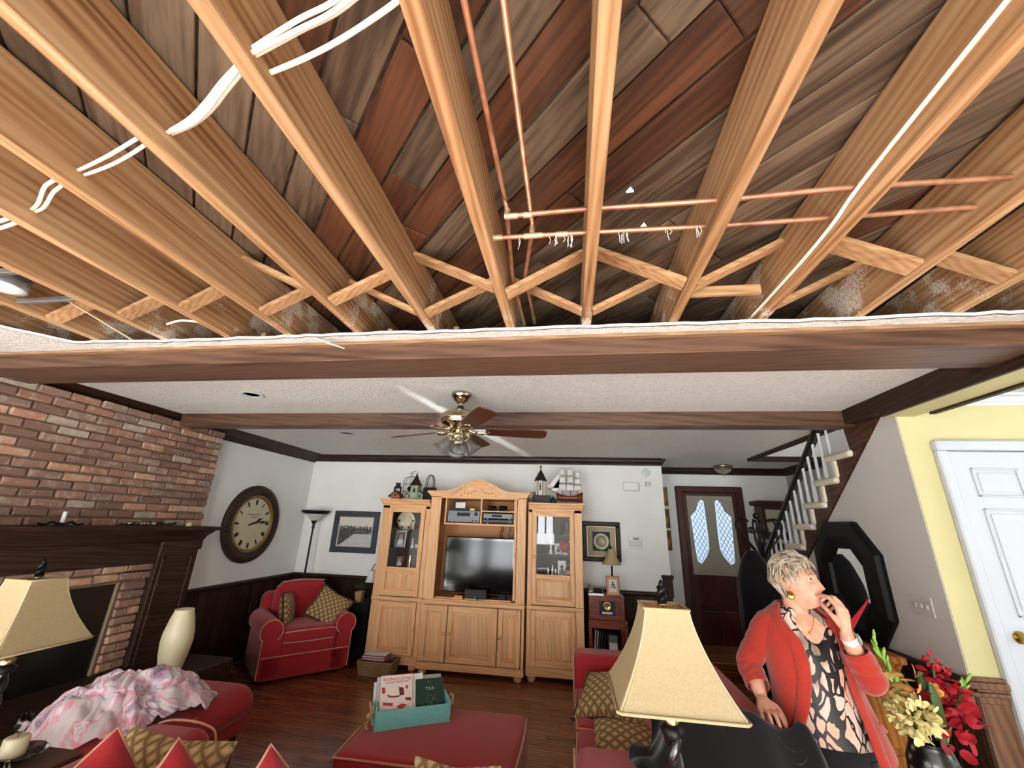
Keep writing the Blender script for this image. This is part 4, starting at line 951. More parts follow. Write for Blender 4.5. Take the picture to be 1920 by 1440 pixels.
def tower(name, lb, x0, x1, knobside, knob_u, knob_l):
    t = thing(name, lb, 'cabinet', (0, 0, 0), 0, 'pine entertainment centre'); yf, yb = 5.34, 5.90
    for a, b, c_ in ((x0, x0+.025, yf+.02), (x1-.025, x1, yf+.02), (x0+.025, x1-.025, yb-.012)): MB().box(a, b, c_, yb, .08, 1.84).build('carcass_side', M['oak'], t)
    for z in (1.055, .70, 1.82): MB().box(x0+.025, x1-.025, yf+.024, yb-.012, z, z+.02).build('shelf_board', M['oak_x'], t)
    xa, xb = (x0+.095, x1-.062) if knobside > 0 else (x0+.05, x1-.095)
    for a, b in ((x0-.002, xa-.003), (xb+.003, x1+.002)): MB().cbox(a, b, yf, yf+.024, .12, 1.84, .003).build('face_stile', M['oak'], t)
    for a, b, c_, d_, e_, f_ in ((x0-.004, x1+.004, yf-.012, yf+.024, .06, .15), (x0-.004, x1+.004, yf-.016, yf+.03, .725, .765), (x0, x1, yf, yf+.024, 1.80, 1.84)): MB().cbox(a, b, c_, d_, e_, f_, .005).build('moulding', M['oak_x'], t)
    crown_box(t, x0, x1, yf, yb, 1.835, 'cornice', knobside)
    xa, xb = (x0+.095, x1-.062) if knobside > 0 else (x0+.05, x1-.095)
    framed_door(t, 'glazed_door', xa, xb, .775, 1.81, yf-.018, [(.84, 1.05)], knob_u, (1.10, 1.755))
    framed_door(t, 'lower_door', xa, xb, .155, .715, yf-.018, [(.215, .655)], knob_l)
    for a, b, c_ in ((x0+.026, x0+.032, yf+.03), (x1-.032, x1-.026, yf+.03), (x0+.032, x1-.032, yb-.02)): MB().box(a, b, c_, yb-.013, 1.076, 1.819).build('darkening_sheet', M['dark'], t)  # thin dark sheets added to darken the inside of the showcase
    MB().box(x0+.026, x1-.026, yf+.03, yb-.02, 1.075, 1.0765).box(x0+.026, x1-.026, yf+.03, yb-.02, 1.817, 1.8195).build('darkening_board', M['dark_x'], t, kind='stuff')
    for z in (1.315, 1.54): MB().box(x0+.026, x1-.026, yf+.06, yb-.012, z, z+.006).build('glass_shelf', plain('smoky_shelf', (64, 52, 44), .2), t)
    for x in (x0+.06, x1-.06):
        for y in (yf+.04, yb-.06): bunfoot(t, x, y)
    return t
lt = tower('display_cabinet', 'left pine display cabinet with glazed door beside the television', -2.46, -1.812, 1, (-1.875, 1.29), (-1.875, .425))
rt = tower('display_cabinet', 'right pine display cabinet with glazed door, nearest the red sofa', -.532, .125, -1, (-.455, 1.29), (-.455, .44))
# centre unit
t = thing('television_cabinet', 'arched pine television cabinet in the middle of the wall unit', 'cabinet', (0, 0, 0), 0, 'pine entertainment centre')
x0, x1, yf, yb = -1.785, -.56, 5.28, 5.90
for a, b in ((x0, x0+.03), (x1-.03, x1)): MB().box(a, b, yf+.02, yb, .08, 2.0).build('carcass_side', M['oak'], t)
MB().box(x0, x1, yb-.014, yb, .08, 2.0).build('back_panel', plain('tan_back_panel', (196, 142, 94), .6, 0, .3, .05, 8), t)
for a, b, c_ in ((.72, .785, yf-.01), (1.945, 1.97, yf+.02)): MB().box(x0+.03, x1-.03, c_, yb, a, b).build('deck', M['oak_x'], t)
for a, b, c_, d_ in ((x0-.004, -1.655, .78, 1.97), (-.665, x1+.004, .78, 1.97), (x0-.004, x0+.025, .1, .74), (x1-.025, x1+.004, .1, .74)): MB().cbox(a, b, yf-.004, yf+.026, c_, d_, .003).build('face_stile', M['oak'], t)
for a, b, o_ in ((.725, .77, .012), (.06, .13, .01)): MB().cbox(x0-o_, x1+o_, yf-.03, yf+.03, a, b, .008).build('moulding', M['oak_x'], t)
for a, b, k in ((-1.765, -1.465, (-1.49, .43)), (-1.455, -.865, (-1.42, .43)), (-.855, -.595, (-.83, .43))):
    framed_door(t, 'base_door', a, b, .14, .715, yf-.018, [(.20, .655)], k)
for x in (x0+.06, x1-.06):
    for y in (yf+.03, yb-.06): bunfoot(t, x, y)
# arched pediment
def arch(u):  # height of the crown underside over x
    s = abs(u)
    if s > .62: return 0
    return .155*(1-(s/.62)**2)**.62 if s < .62 else 0
xc = (x0+x1)/2; hw = (x1-x0)/2
us = [-1+2*i/56 for i in range(57)]
def sw(u):
    s = abs(u); return .15*.5*(1+math.cos(PI*min(1, s/.66)))**1.0 if s < .66 else 0
q = MB()
pts = [(xc+u*hw, yf-.004, 1.955) for u in (-1, 1)] + [(xc+u*hw, yf-.004, 1.965+sw(u)) for u in reversed(us)]
q.poly(pts, (0, .03, 0)); q.build('pediment_board', M['oak_x'], t)
for dz0, dz1, o in ((0, .014, .012), (.014, .03, .022), (.03, .046, .036), (.046, .07, .05)):
    ex = 1+o/hw
    rs = []
    for u in us:
        x = xc+u*hw*ex; z = 1.962+sw(u)
        rs.append([(x, yf-o, z+dz0), (x, yf-o, z+dz1), (x, yf+.05, z+dz1), (x, yf+.05, z+dz0)])
    MB().rings(rs, True, True, False).build('arched_moulding', M['oak_x'], t)
q = MB()
for s in (-1, 1):
    for k in range(5):
        q.tube([(xc+s*(.03+k*.045), yf-.006, 1.99+.015*math.sin(k)+ (.05-.01*k)), (xc+s*(.06+k*.045), yf-.008, 1.985+.02*math.cos(k*2)+(.04-.01*k))], [.003, .006], 6, True, .5)
        q.ball((xc+s*(.045+k*.045), yf-.005, 2.0+.02*math.cos(k*2.2)+(.03-.008*k)), .009, 8, 6, (1.3, .4, .8))
o = q.build('carved_spray', plain('carved_pine', (196, 138, 84), .5), t); o['kind'] = 'stuff'
# inner shelf box
for a, b, c_, d_ in ((-1.615, -.70, 1.625, 1.645), (-1.615, -1.598, 1.645, 1.945), (-1.148, -1.13, 1.645, 1.945), (-.717, -.70, 1.645, 1.945), (-1.13, -.717, 1.79, 1.805)): MB().box(a, b, 5.34, yb-.02, c_, d_).build('inner_shelf', M['oak_x'], t)
pd = MB().cbox(-.70, -.672, 5.29, 5.75, .80, 1.94, .004).build('pocket_door', M['oak'], t)
MB().lathe_ax([(0, .026), (.012, .024), (.016, .016), (.008, .006), (.009, 0)], (-.686, 5.29, 1.30), (0, -1, 0), 12).build('knob', M['oak'], pd)
for a, b in ((-1.64, -1.30), (-1.28, -1.13), (-1.11, -.72)): MB().cbox(a, b, 5.30, 5.34, .786, .80, .003).build('media_drawer', M['oak_x'], t)
# television
t = thing('television', 'flat screen television with glossy black bezel in the pine cabinet', 'television', (-1.145, 5.46, .842))
MB().cbox(-.45, .45, -.02, .06, .0, .64, .012).build('bezel', M['tvframe'], t)
MB().box(-.405, .415, -.023, -.018, .085, .60).build('screen', M['screen'], t)
MB().cbox(-.10, .08, -.05, .08, -.056, .01, .006).build('stand_neck', M['tvframe'], t); MB().rbox(-.28, .26, -.12, .12, -.056, -.036, .01, 3).build('stand_base', M['tvframe'], t)
t = thing('centre_speaker', 'black centre speaker box in front of the television', 'speaker', (-1.14, 5.325, .801))
MB().cbox(-.135, .13, -.045, .03, 0, .10, .006).build('cabinet', M['blackm'], t); MB().box(-.01, -.004, -.047, -.044, .01, .025).build('badge', M['steel'], t)
for x, h, lb in ((-.83, .05, 'black gadget with white dot on the cabinet deck right of the centre speaker'), (-.92, .03, 'flat black box on the cabinet deck below the television')):
    t = thing('black_gadget', lb, 'gadget', (x, 5.335, .801)); MB().cbox(-.05, .05, -.025, .03, 0, h, .006).build('body', M['black'], t)
t = thing('paper_strip', 'white card lying on the deck left of the centre speaker', 'card', (-1.36, 5.34, .801)); MB().cbox(-.05, .05, -.02, .02, 0, .018, .002).build('card', M['oak_x'], t)
def stereo(name, lb, x, z, w, h, knobs, disp, face):
    t = thing(name, lb, 'stereo', (x, 5.39, z)); MB().cbox(-w/2, w/2, 0, .34, .012, h, .004).build('case', M['grey'], t)
    MB().cbox(-w/2, w/2, -.012, .002, .014, h-.002, .003).build('front_panel', face, t)
    MB().box(disp[0], disp[1], -.015, -.01, disp[2], disp[3]).build('display', M['black'], t)
    for kx, kz, kr in knobs: MB().lathe_ax([(kr, 0), (kr, .012), (kr*.85, .018), (0, .018)], (kx, -.012, kz), (0, -1, 0), 16).build('dial_knob', M['grey'], t)
    for sx in (-1, 1): MB().lathe([(0, 0), (.014, 0), (.014, .013)], (sx*(w/2-.05), .03, 0), 12).build('foot', M['whitep'], t)
stereo('stereo_receiver', 'silver grey stereo receiver on the left shelf above the television', -1.372, 1.645, .42, .155, [(.16, .115, .024), (.12, .035, .01), (.17, .035, .01)], (-.09, .08, .085, .13), M['stereo'])
stereo('disc_player', 'upper slim disc player on the right shelf above the television', -.925, 1.70, .38, .075, [(.16, .03, .006)], (-.08, .05, .03, .06), M['stereo'])
stereo('video_player', 'lower video player under the disc player on the right shelf', -.925, 1.645, .38, .055, [(-.16, .03, .006)], (-.12, .12, .02, .03), M['grey'])
t = thing('white_gadget', 'small white box standing on top of the receiver', 'box', (-1.44, 5.44, 1.828)); MB().cbox(-.065, .065, -.015, .015, 0, .075, .005).build('body', M['white'], t)
t = thing('router_box', 'black slim box lying on top of the receiver', 'box', (-1.44, 5.47, 1.80)); MB().cbox(-.14, .14, -.07, .08, 0, .027, .005).build('body', M['blackm'], t)
t = thing('cream_adapter', 'small cream adapter on top of the receiver at right', 'adapter', (-1.275, 5.42, 1.80)); MB().rbox(-.035, .035, -.02, .02, 0, .03, .01, 3).build('body', M['cream'], t)
for x, s in ((-1.01, .95), (-.87, 1.05)):
    t = thing('camera_gadget', ('round black gadget at left of the small top shelf', 'round black gadget at right of the small top shelf')[x > -.95], 'gadget', (x, 5.42, 1.806))
    MB().lathe_ax([(0, -.05), (.028*s, -.05), (.032*s, -.02), (.03*s, .05), (0, .05)], (0, 0, .033), (1, .3, 0), 16).cbox(-.05*s, .05*s, -.02, .02, 0, .03, .006).build('body', M['black'], t)
for i, x in enumerate((-.95, -.925, -.83)):
    tag(MB().tube(spline([(x, 5.80, 1.63), (x+.015, 5.79, 1.58), (x-.012, 5.79, 1.53), (x+.01, 5.80, 1.45)]), .005, 6).build('power_cord', M['blackm']), ('left', 'middle', 'right')[i] + ' black cord hanging from the shelf behind the television', 'cord', 'cords behind the television')
# things behind the left glazed door
def frame(lb, loc, w, h, m, pic, rz=0, lean=-.15, name='photo_frame', cat='picture frame', bw=.018):
    t = thing(name, lb, cat, loc, rz); R_ = Matrix.Rotation(lean, 4, 'X'); q = MB()
    for a in ((-w/2, w/2, h-bw, h), (-w/2, w/2, 0, bw), (-w/2, -w/2+bw, bw, h-bw), (w/2-bw, w/2, bw, h-bw)): q.cbox(a[0], a[1], -.008, .008, a[2], a[3], .002)
    q.xf(R_).build('frame', m, t); MB().box(-w/2+bw, w/2-bw, -.003, .003, bw, h-bw).xf(R_).build('photo', pic, t)
    MB().bar((0, .01, h*.6), (0, h*.35, 0), .02, .004).build('easel_back', M['blackm'], t); return t, R_
def portrait(t, R_, cx, cz, s, hairc, topc, n=1):
    for k in range(n):
        x = cx + (k-(n-1)/2)*s*1.1; z = cz + (.35*s if k % 2 else 0)
        MB().poly([(x-s*.55, -.0045, z-s*1.1), (x+s*.55, -.0045, z-s*1.1), (x+s*.5, -.0045, z-s*.3), (x+s*.2, -.0045, z-s*.05), (x-s*.2, -.0045, z-s*.05), (x-s*.5, -.0045, z-s*.3)], (0, .001, 0)).xf(R_).build('printed_clothes', topc, t)
        MB().poly([(x+s*.30*math.cos(a), -.006, z+s*.3+s*.4*math.sin(a)) for a in [2*PI*i/14 for i in range(14)]], (0, .001, 0)).xf(R_).build('printed_head', hairc, t)
skin_p = plain('printed_skin', (188, 146, 122), .6); dk_p = plain('printed_dark', (44, 38, 36), .6); lt_p = plain('printed_pale', (206, 206, 208), .6); bg_p = plain('printed_backdrop', (96, 92, 90), .6, 0, .3, .15, 20)
t, R_ = frame('silver framed portrait in the left display cabinet', (-2.24, 5.50, 1.325), .15, .20, M['steel'], bg_p); portrait(t, R_, 0, .10, .07, skin_p, lt_p)
t = thing('decorated_plate', 'cream plate with dark motifs on the top shelf of the left cabinet', 'plate', (-2.22, 5.60, 1.65))
MB().lathe_ax([(0, 0), (.07, .0), (.078, -.008), (.125, -.02), (.128, -.016), (.08, .004), (0, .006)], (0, 0, 0), (0, 1, .2), 36).build('plate_body', M['cream'], t)
for k in range(6):
    a = 2*PI*k/6; MB().ball((.098*math.cos(a), -.024, .098*math.sin(a)), .016, 8, 6, (1, .2, 1)).build('motif', M['iron'], t)
def figurine(lb, loc, h, m, name='figurine', w=.35):
    return tag(inst(name, MB().lathe([(0, 0), (.5*w*h, 0), (.48*w*h, .1*h), (.22*w*h, .35*h), (.3*w*h, .55*h), (.16*w*h, .72*h), (.26*w*h, .85*h), (.2*w*h, .97*h), (0, h)], (0, 0, 0), 14).mesh('fig', m), None, loc), lb, 'figurine')
figurine('small pale figurine on the top shelf of the left cabinet', (-2.07, 5.48, 1.546), .10, M['cream'])
figurine('small rosy figurine on the top shelf of the left cabinet', (-2.12, 5.50, 1.546), .09, skin_p)
figurine('white figurine on the middle shelf of the left cabinet', (-2.06, 5.48, 1.321), .12, M['white'])
for i, x in enumerate((-2.0, -1.955)): tag(inst('white_cup', MB().lathe([(0, 0), (.018, 0), (.024, .04), (.022, .04), (.016, .005)], (0, 0, 0), 14).mesh('cup', M['white']), None, (x, 5.47, 1.321)), ('left', 'right')[i] + ' one of two tiny white cups on the middle shelf of the left cabinet', 'cup', 'tiny white cups')
figurine('silver ewer on the bottom of the left cabinet showcase', (-2.07, 5.48, 1.076), .17, M['nickel'], 'silver_ewer', .42)
t, R_ = frame('small leaning brown photo frame at the bottom of the left cabinet', (-2.23, 5.52, 1.076), .12, .15, M['dark'], bg_p); portrait(t, R_, 0, .07, .05, skin_p, lt_p)
# things behind the right glazed door
t = thing('red_globe', 'glossy red glass globe on a small base in the right cabinet', 'globe', (-.085, 5.46, 1.321))
MB().lathe([(0, 0), (.035, 0), (.036, .012), (.02, .022), (0, .03)], (0, 0, 0), 20).build('base', M['white'], t); MB().ball((0, 0, .092), .07, 28, 18).build('ball', plain('red_glass', (150, 10, 26), .08, 0, .8), t)
t, R_ = frame('white framed black and white portrait at the bottom of the right cabinet', (-.125, 5.50, 1.076), .10, .17, M['white'], lt_p); portrait(t, R_, 0, .08, .06, dk_p, plain('printed_grey', (90, 90, 92), .6))
t, R_ = frame('small white frame beside the red globe in the right cabinet', (-.17, 5.55, 1.321), .09, .12, M['white'], lt_p); portrait(t, R_, 0, .06, .04, dk_p, dk_p)
t, R_ = frame('black framed photo on the middle shelf at the right cabinet edge', (-.02, 5.66, 1.321), .13, .17, M['black'], lt_p); portrait(t, R_, 0, .08, .05, dk_p, bg_p)
t, R_ = frame('grey framed photo lying back at the bottom left of the right cabinet', (-.36, 5.47, 1.076), .15, .12, M['steel'], bg_p, 0, -.9)
t = thing('wicker_basket', 'little tan basket at the bottom right of the right cabinet', 'basket', (-.04, 5.47, 1.076))
MB().rbox(-.05, .05, -.035, .035, 0, .075, .015, 3).build('body', plain('tan_wicker', (150, 112, 78), .8, 0, .2, .25, 60, .5), t); MB().tube(spline([(-.045, 0, .07), (-.02, 0, .12), (.02, 0, .12), (.045, 0, .07)]), .005, 6).build('handle', M['chest'], t)
for i, (x, h, m_) in enumerate(((-.29, .10, 'nickel'), (-.24, .12, 'steel'), (-.20, .09, 'nickel'))): figurine(('left', 'middle', 'right')[i] + ' one of three silver cups at the bottom of the right cabinet', (x, 5.49, 1.076), h, M[m_], 'silver_cup', .5)
figurine('white candlestick on the middle shelf of the right cabinet', (-.26, 5.50, 1.321), .16, M['white'], 'candlestick', .3)
figurine('dark statuette on the top shelf of the right cabinet', (-.13, 5.52, 1.546), .13, M['iron'], 'statuette', .5)
figurine('brown statuette at the right end of the top shelf of the right cabinet', (-.06, 5.54, 1.546), .15, M['cherry'], 'statuette', .45)
# ------------------------------------------------------------------ ornaments on top of the towers (top at 1.92)
ZT = 1.92
t = thing('lantern', 'black candle lantern at the left end of the left cabinet top', 'lantern', (-2.36, 5.50, ZT))
q = MB().lathe([(0, 0), (.055, 0), (.055, .02), (.045, .025), (0, .025)], (0, 0, 0), 16).lathe([(.06, .15), (.045, .17), (.025, .195), (.035, .20), (.035, .22), (0, .225)], (0, 0, 0), 16)
for k in range(5): q.tube([(.05*math.cos(2*PI*k/5), .05*math.sin(2*PI*k/5), .02), (.05*math.cos(2*PI*k/5), .05*math.sin(2*PI*k/5), .155)], .004, 6)
q.build('frame', M['blackm'], t); MB().lathe([(0, .025), (.02, .025), (.02, .10), (0, .102)], (0, 0, 0), 14).build('candle', M['white'], t); MB().lathe([(.043, .025), (.045, .15)], (0, 0, 0), 20, False).build('glass', M['winpane'], t)
t = thing('bird_cage', 'domed wire bird cage behind the ornaments on the left cabinet', 'bird cage', (-2.245, 5.68, ZT))
wire = M['iron']; q = MB()
for k in range(14):
    a = 2*PI*k/14; q.tube(spline([(.11*math.cos(a), .11*math.sin(a), 0), (.11*math.cos(a), .11*math.sin(a), .22), (.10*math.cos(a), .10*math.sin(a), .29), (.04*math.cos(a), .04*math.sin(a), .325), (0, 0, .33)], 4), .0018, 5)
for z, r in ((.005, .11), (.12, .11), (.22, .11)): q.tube([(r*math.cos(2*PI*k/24), r*math.sin(2*PI*k/24), z) for k in range(25)], .0022, 5)
o = q.build('wires', wire, t); o['kind'] = 'stuff'; MB().tube(spline([(0, 0, .33), (0, 0, .38), (.03, 0, .40), (.05, 0, .395)]), .004, 6).tube(spline([(0, 0, .38), (-.03, 0, .375), (-.04, 0, .36)]), .004, 6).build('hook', wire, t)
MB().ball((0, 0, .16), .045, 14, 10, (1.2, .8, .8)).build('nest', M['iron'], t); MB().lathe([(0, 0), (.105, 0), (.105, .012), (0, .012)], (0, 0, 0), 20).build('cage_floor', M['iron'], t)
def roof(q, x0, x1, y0, y1, z, h, o=.012, th=.008):
    xm = (x0+x1)/2
    for s in (-1, 1):
        xe = x0-o if s < 0 else x1+o
        P = [(xm, y0-o, z+h), (xe, y0-o, z-o*h/((x1-x0)/2)), (xe, y1+o, z-o*h/((x1-x0)/2)), (xm, y1+o, z+h)]
        q.poly(P, (0, 0, th))
    return q
def gable(q, x0, x1, y0, y1, z0, z, h): return q.poly([(x0, y0, z0), (x1, y0, z0), (x1, y0, z), ((x0+x1)/2, y0, z+h), (x0, y0, z)], (0, y1-y0, 0))
t = thing('bird_house', 'small brown bird house with wide roof at the left front of the left cabinet', 'bird house', (-2.32, 5.38, ZT))
gable(MB(), -.06, .06, -.03, .05, 0, .05, .05).build('walls', plain('terracotta_wood', (150, 92, 64), .7), t); roof(MB(), -.06, .06, -.03, .05, .05, .05, .03).build('roof', M['dark'], t)
MB().lathe_ax([(0, .001), (.014, .001), (.014, -.002)], (0, -.031, .055), (0, -1, 0), 14).build('entry_hole', M['blackm'], t)
t = thing('bird_house', 'pale green church bird house with dark steeple on the left cabinet', 'bird house', (-2.09, 5.47, ZT)); g = plain('sage_green_paint', (150, 164, 140), .7, 0, .3, .1, 20)
gable(MB().box(-.05, .05, -.06, .05, 0, .19), -.11, .11, -.02, .07, 0, .075, .07).build('walls', g, t)
roof(MB(), -.11, .11, -.02, .07, .075, .07, .012).rings([[(s1*r, s2*r-.005, z) for s1, s2 in ((-1, -1), (1, -1), (1, 1), (-1, 1))] for r, z in ((.066, .185), (.06, .20), (.028, .27), (.006, .335))], True, True, False).lathe([(0, .33), (.009, .34), (.003, .36), (0, .375)], (0, -.005, 0), 8).build('roof', M['dark'], t)
q = MB(); 
for x, z, s in ((0, .11, 1.2), (-.075, .05, .7), (.075, .05, .7), (0, .205, .5)): MB().poly([(x-.014*s, -.064 if abs(x) < .01 else -.024, z-.03*s), (x+.014*s, -.064 if abs(x) < .01 else -.024, z-.03*s), (x+.014*s, -.064 if abs(x) < .01 else -.024, z+.015*s), (x, -.064 if abs(x) < .01 else -.024, z+.035*s), (x-.014*s, -.064 if abs(x) < .01 else -.024, z+.015*s)], (0, .004, 0)).build('window', M['blackm'], t)
MB().ball((0, -.066, .085), .013, 10, 8).build('door_knob', M['white'], t)
t = thing('handbag', 'black handbag with tall looped handles on the left cabinet', 'handbag', (-1.90, 5.50, ZT))
MB().rbox(-.085, .085, -.045, .05, 0, .17, .02, 4).build('bag_body', _fabric('black_leather', (22, 21, 24), .2, 40, .5), t)
for y in (-.03, .03): MB().tube(spline([(-.06, y, .15), (-.05, y, .26), (-.02, y, .325), (.02, y, .325), (.045, y, .26), (.05, y, .15)]), .006, 8).build('handle', plain('brown_strap', (70, 50, 42), .6), t)
t = thing('plinth_box', 'black box serving as plinth for the tower bird house', 'box', (-.385, 5.52, ZT)); MB().cbox(-.095, .12, -.06, .07, 0, .10, .006).build('body', M['blackm'], t)
t = thing('bird_house', 'white tower bird house with pointed black roof on the right cabinet', 'bird house', (-.395, 5.51, ZT+.10))
def oct8(r, z): return [(r*math.cos(PI/8+PI*k/4), r*math.sin(PI/8+PI*k/4), z) for k in range(8)]
MB().rings([oct8(.065, 0), oct8(.062, .195)], True, True, False).build('walls', plain('white_washed_wood', (214, 208, 192), .7, 0, .3, .06, 20), t)
MB().rings([oct8(.085, .185), oct8(.082, .20), oct8(.045, .265), oct8(.006, .33)], True, True, False).lathe([(0, .325), (.01, .335), (.006, .35), (.012, .36), (.003, .39), (0, .40)], (0, 0, 0), 8).bar((-.016, 0, .375), (.016, 0, .375), .007, .007).build('roof', M['blackm'], t)
MB().lathe_ax([(0, .002), (.012, .002), (.012, 0)], (0, -.062, .115), (0, -1, 0), 12).lathe_ax([(0, .002), (.01, .002), (.01, 0)], (0, -.062, .14), (0, -1, 0), 12).box(-.008, .008, -.064, -.058, .06, .11).build('keyhole', M['blackm'], t)
for s in (-1, 1): MB().bar((s*.03, -.06, .0), (s*.03, -.057, .19), .006, .004, (0, 1, 0)).build('pilaster', M['dark'], t)
t = thing('greenery', 'dark artificial ivy trailing beside the tower bird house', 'ivy', (-.47, 5.55, ZT)); q = MB(); rng = random.Random(9)
for k in range(60):
    p = Vector((rng.gauss(0, .03), rng.gauss(0, .03), abs(rng.gauss(.06, .05)))); d1 = Vector((rng.uniform(-1, 1), rng.uniform(-1, 1), rng.uniform(-.6, 1))).normalized()*.022; d2 = d1.cross(Vector((rng.random(), rng.random(), rng.random()))).normalized()*.009
    q.add([p-d1, p+d2, p+d1, p-d2], [(0, 1, 2, 3)])
o = q.build('leaves', plain('dark_leaf', (30, 36, 26), .6), t); o['kind'] = 'stuff'; MB().tube(spline([(0, 0, 0), (.01, 0, .08), (-.01, 0, .15)]), .004, 6).build('stem', M['iron'], t)
# model ship
t = thing('model_ship', 'model sailing ship with white square sails on the right cabinet', 'model ship', (-.04, 5.55, ZT), 0.0)
rs = []
for i in range(17):
    u = -1+2*i/16; x = .02+u*.17; w = .036*(1-abs(u)**2.6)+.005; top = .105+.045*u*u + (.01 if u > .6 else 0); keel = .028+.03*max(0, -u-.4)
    rs.append([(x, -w, top), (x, -w*.95, .075), (x, -w*.55, .045), (x, 0, keel), (x, w*.55, .045), (x, w*.95, .075), (x, w, top), (x, 0, top-.008)])
MB().rings(rs).build('hull', plain('varnished_hull', (104, 44, 26), .3, 0, .5, .2, 30), t)
MB().cbox(-.08, .12, -.012, .012, .0, .035, .004).build('cradle', M['mahog'], t)
MB().bar((.02-.17, 0, .13), (-.29, 0, .21), .007, .007).build('bowsprit', M['dark'], t)
for x, h in ((-.07, .42), (.03, .42), (.125, .36)):
    m_ = MB().tube([(x, 0, .10), (x, 0, .10+h*.86)], [.005, .003], 6).build('mast', M['dark'], t)
    for j in range(3):
        z0 = .17+j*.1*h/.42; z1 = z0+.085*h/.42; w0 = .05-.008*j
        def fn(u, v, x=x, z0=z0, z1=z1, w0=w0): return (x+(u-.5)*2*w0*(1-.12*v), -.012-.02*math.sin(PI*v)*(1-(2*u-1)**2*.5), z0+(z1-z0)*v+.006*math.sin(PI*u)*(v-.5))
        MB().grid(fn, 6, 5).build('square_sail', plain('sail_cloth', (222, 220, 216), .8), m_).modifiers.new('s', 'SOLIDIFY').thickness = .001
        MB().tube([(x-w0*1.02, -.012, z1), (x+w0*1.02, -.012, z1)], .002, 5).build('yard', M['dark'], m_)
for a, b, c in (((-.28, 0, .21), (-.075, 0, .44), (-.10, 0, .20)), ((-.22, 0, .17), (-.075, 0, .38), (-.09, 0, .16))):
    MB().poly([a, b, c], (0, .0012, 0)).build('jib_sail', plain('jib_cloth', (226, 224, 220), .8), t)
q = MB()
for x in (-.1, -.04, .0, .06, .10, .15): q.lathe([(0, .10), (.004, .10), (.005, .118), (.003, .13), (0, .132)], (x, -.015, 0), 8)
o = q.build('deck_fittings', M['mahog'], t); o['kind'] = 'stuff'
t = thing('green_ornament', 'dark green glass ornament under the bow of the model ship', 'ornament', (-.23, 5.50, ZT)); MB().lathe([(0, 0), (.04, 0), (.05, .02), (.035, .05), (.012, .075), (.012, .09), (0, .09)], (0, 0, 0), 16).build('body', plain('green_glass', (24, 58, 44), .1, 0, .6), t)
# ------------------------------------------------------------------ upholstery helpers
def pipe_line(pts, par, r=.006, sp=True, name='piping'): return MB().tube(spline(pts, 5) if sp else pts, r, 6).build(name, M['piping'], par)
def scroll_arm(par, x0, x1, y0, y1, z1, out, m=None):
    """rolled arm running along local Y from y0 (front) to y1; out = -1/+1 side the roll bulges to"""
    w = x1-x0; r = w*.56; cx = (x0+x1)/2 + out*w*.10; cz = z1-r
    prof = []
    for i in range(19):
        a = math.radians(-50+ (280)*i/18) if out > 0 else math.radians(230-280*i/18)
        prof.append((cx+r*math.cos(a), cz+r*math.sin(a)))
    inner = (x0, x1)[out < 0]; outer = (x1, x0)[out < 0]
    body = ([(inner+(.0), .06)] if True else []) 
    # polygon: up the inside, round the roll, down the outside
    P = [(inner, .05), (inner, cz-r*.2)] + (prof[::-1] if out > 0 else prof[::-1]) + [(outer-out*w*.02, cz-r*.95), (outer-out*w*.04, .05)]
    rs = [[(x, y, z) for x, z in P] for y in (y0, y0+.01, y1)]
    rs[0] = [(cx+(x-cx)*.985, y0-.0, cz+(z-cz)*.985) for x, z in P]
    o = MB().rings(rs).build('arm', m or M['red'], par)
    e = [(cx+(x-cx)*.985, y0-.004, cz+(z-cz)*.985) for x, z in P[1:]]
    MB().tube(e, .0055, 6).build('piping', M['piping'], o)
    return o
def cushion_thing(name, lb, loc, rot, w, h, t, m, fringe=None, group=None, pip=None):
    e = thing(name, lb, 'pillow', loc, 0, group); e.rotation_euler = rot
    MB().cushion(w, h, t).build('cover', m, e)
    if fringe:
        pts = []
        for sx, sy, ex, ey in ((-1, -1, 1, -1), (1, -1, 1, 1), (1, 1, -1, 1), (-1, 1, -1, -1)):
            for i in range(8):
                u = i/8; a = sx+(ex-sx)*u; b = sy+(ey-sy)*u
                pts.append((a*w/2*(1-.12*(1-abs(b))*abs(a)**3), b*h/2*(1-.12*(1-abs(a))*abs(b)**3), 0))
        pts.append(pts[0]); MB().tube(pts, .012 if fringe is not M['piping'] else .005, 6).build('fringe' if fringe is not M['piping'] else 'piping', fringe, e)
    return e
# ------------------------------------------------------------------ corner armchair
t = thing('armchair', 'burgundy rolled-arm armchair with tan piping in the corner', 'armchair', (-3.2, 5.125, 0), math.radians(47))
MB().rbox(-.44, .44, -.40, .40, .03, .26, .02, 3).build('skirt', M['red'], t)
pipe_line([(-.445, -.405, .245), (.445, -.405, .245)], t, .0055, False)
scroll_arm(t, -.47, -.27, -.40, .36, .60, -1); scroll_arm(t, .27, .47, -.40, .36, .60, 1)
MB().rbox(-.27, .27, -.39, .2, .24, .36, .03, 4).build('seat_deck', M['red'], t)
o = MB().rbox(-.275, .275, -.405, .2, .34, .49, .045, 5, .02).build('seat_cushion', M['red'], t)
pipe_line([(-.26, -.408, .465), (0, -.414, .47), (.26, -.408, .465)], o); pipe_line([(-.26, -.408, .365), (0, -.414, .36), (.26, -.408, .365)], o)
MB().rbox(-.40, .40, .22, .42, .2, .80, .09, 6).xf(Matrix.Translation((0, .06, 0)) @ Matrix.Rotation(-.08, 4, 'X')).build('back_frame', M['red'], t)
o = MB().rbox(-.27, .27, .06, .26, .46, .90, .07, 6, .03).xf(Matrix.Translation((0, .03, 0)) @ Matrix.Rotation(-.10, 4, 'X')).build('back_cushion', M['red'], t)
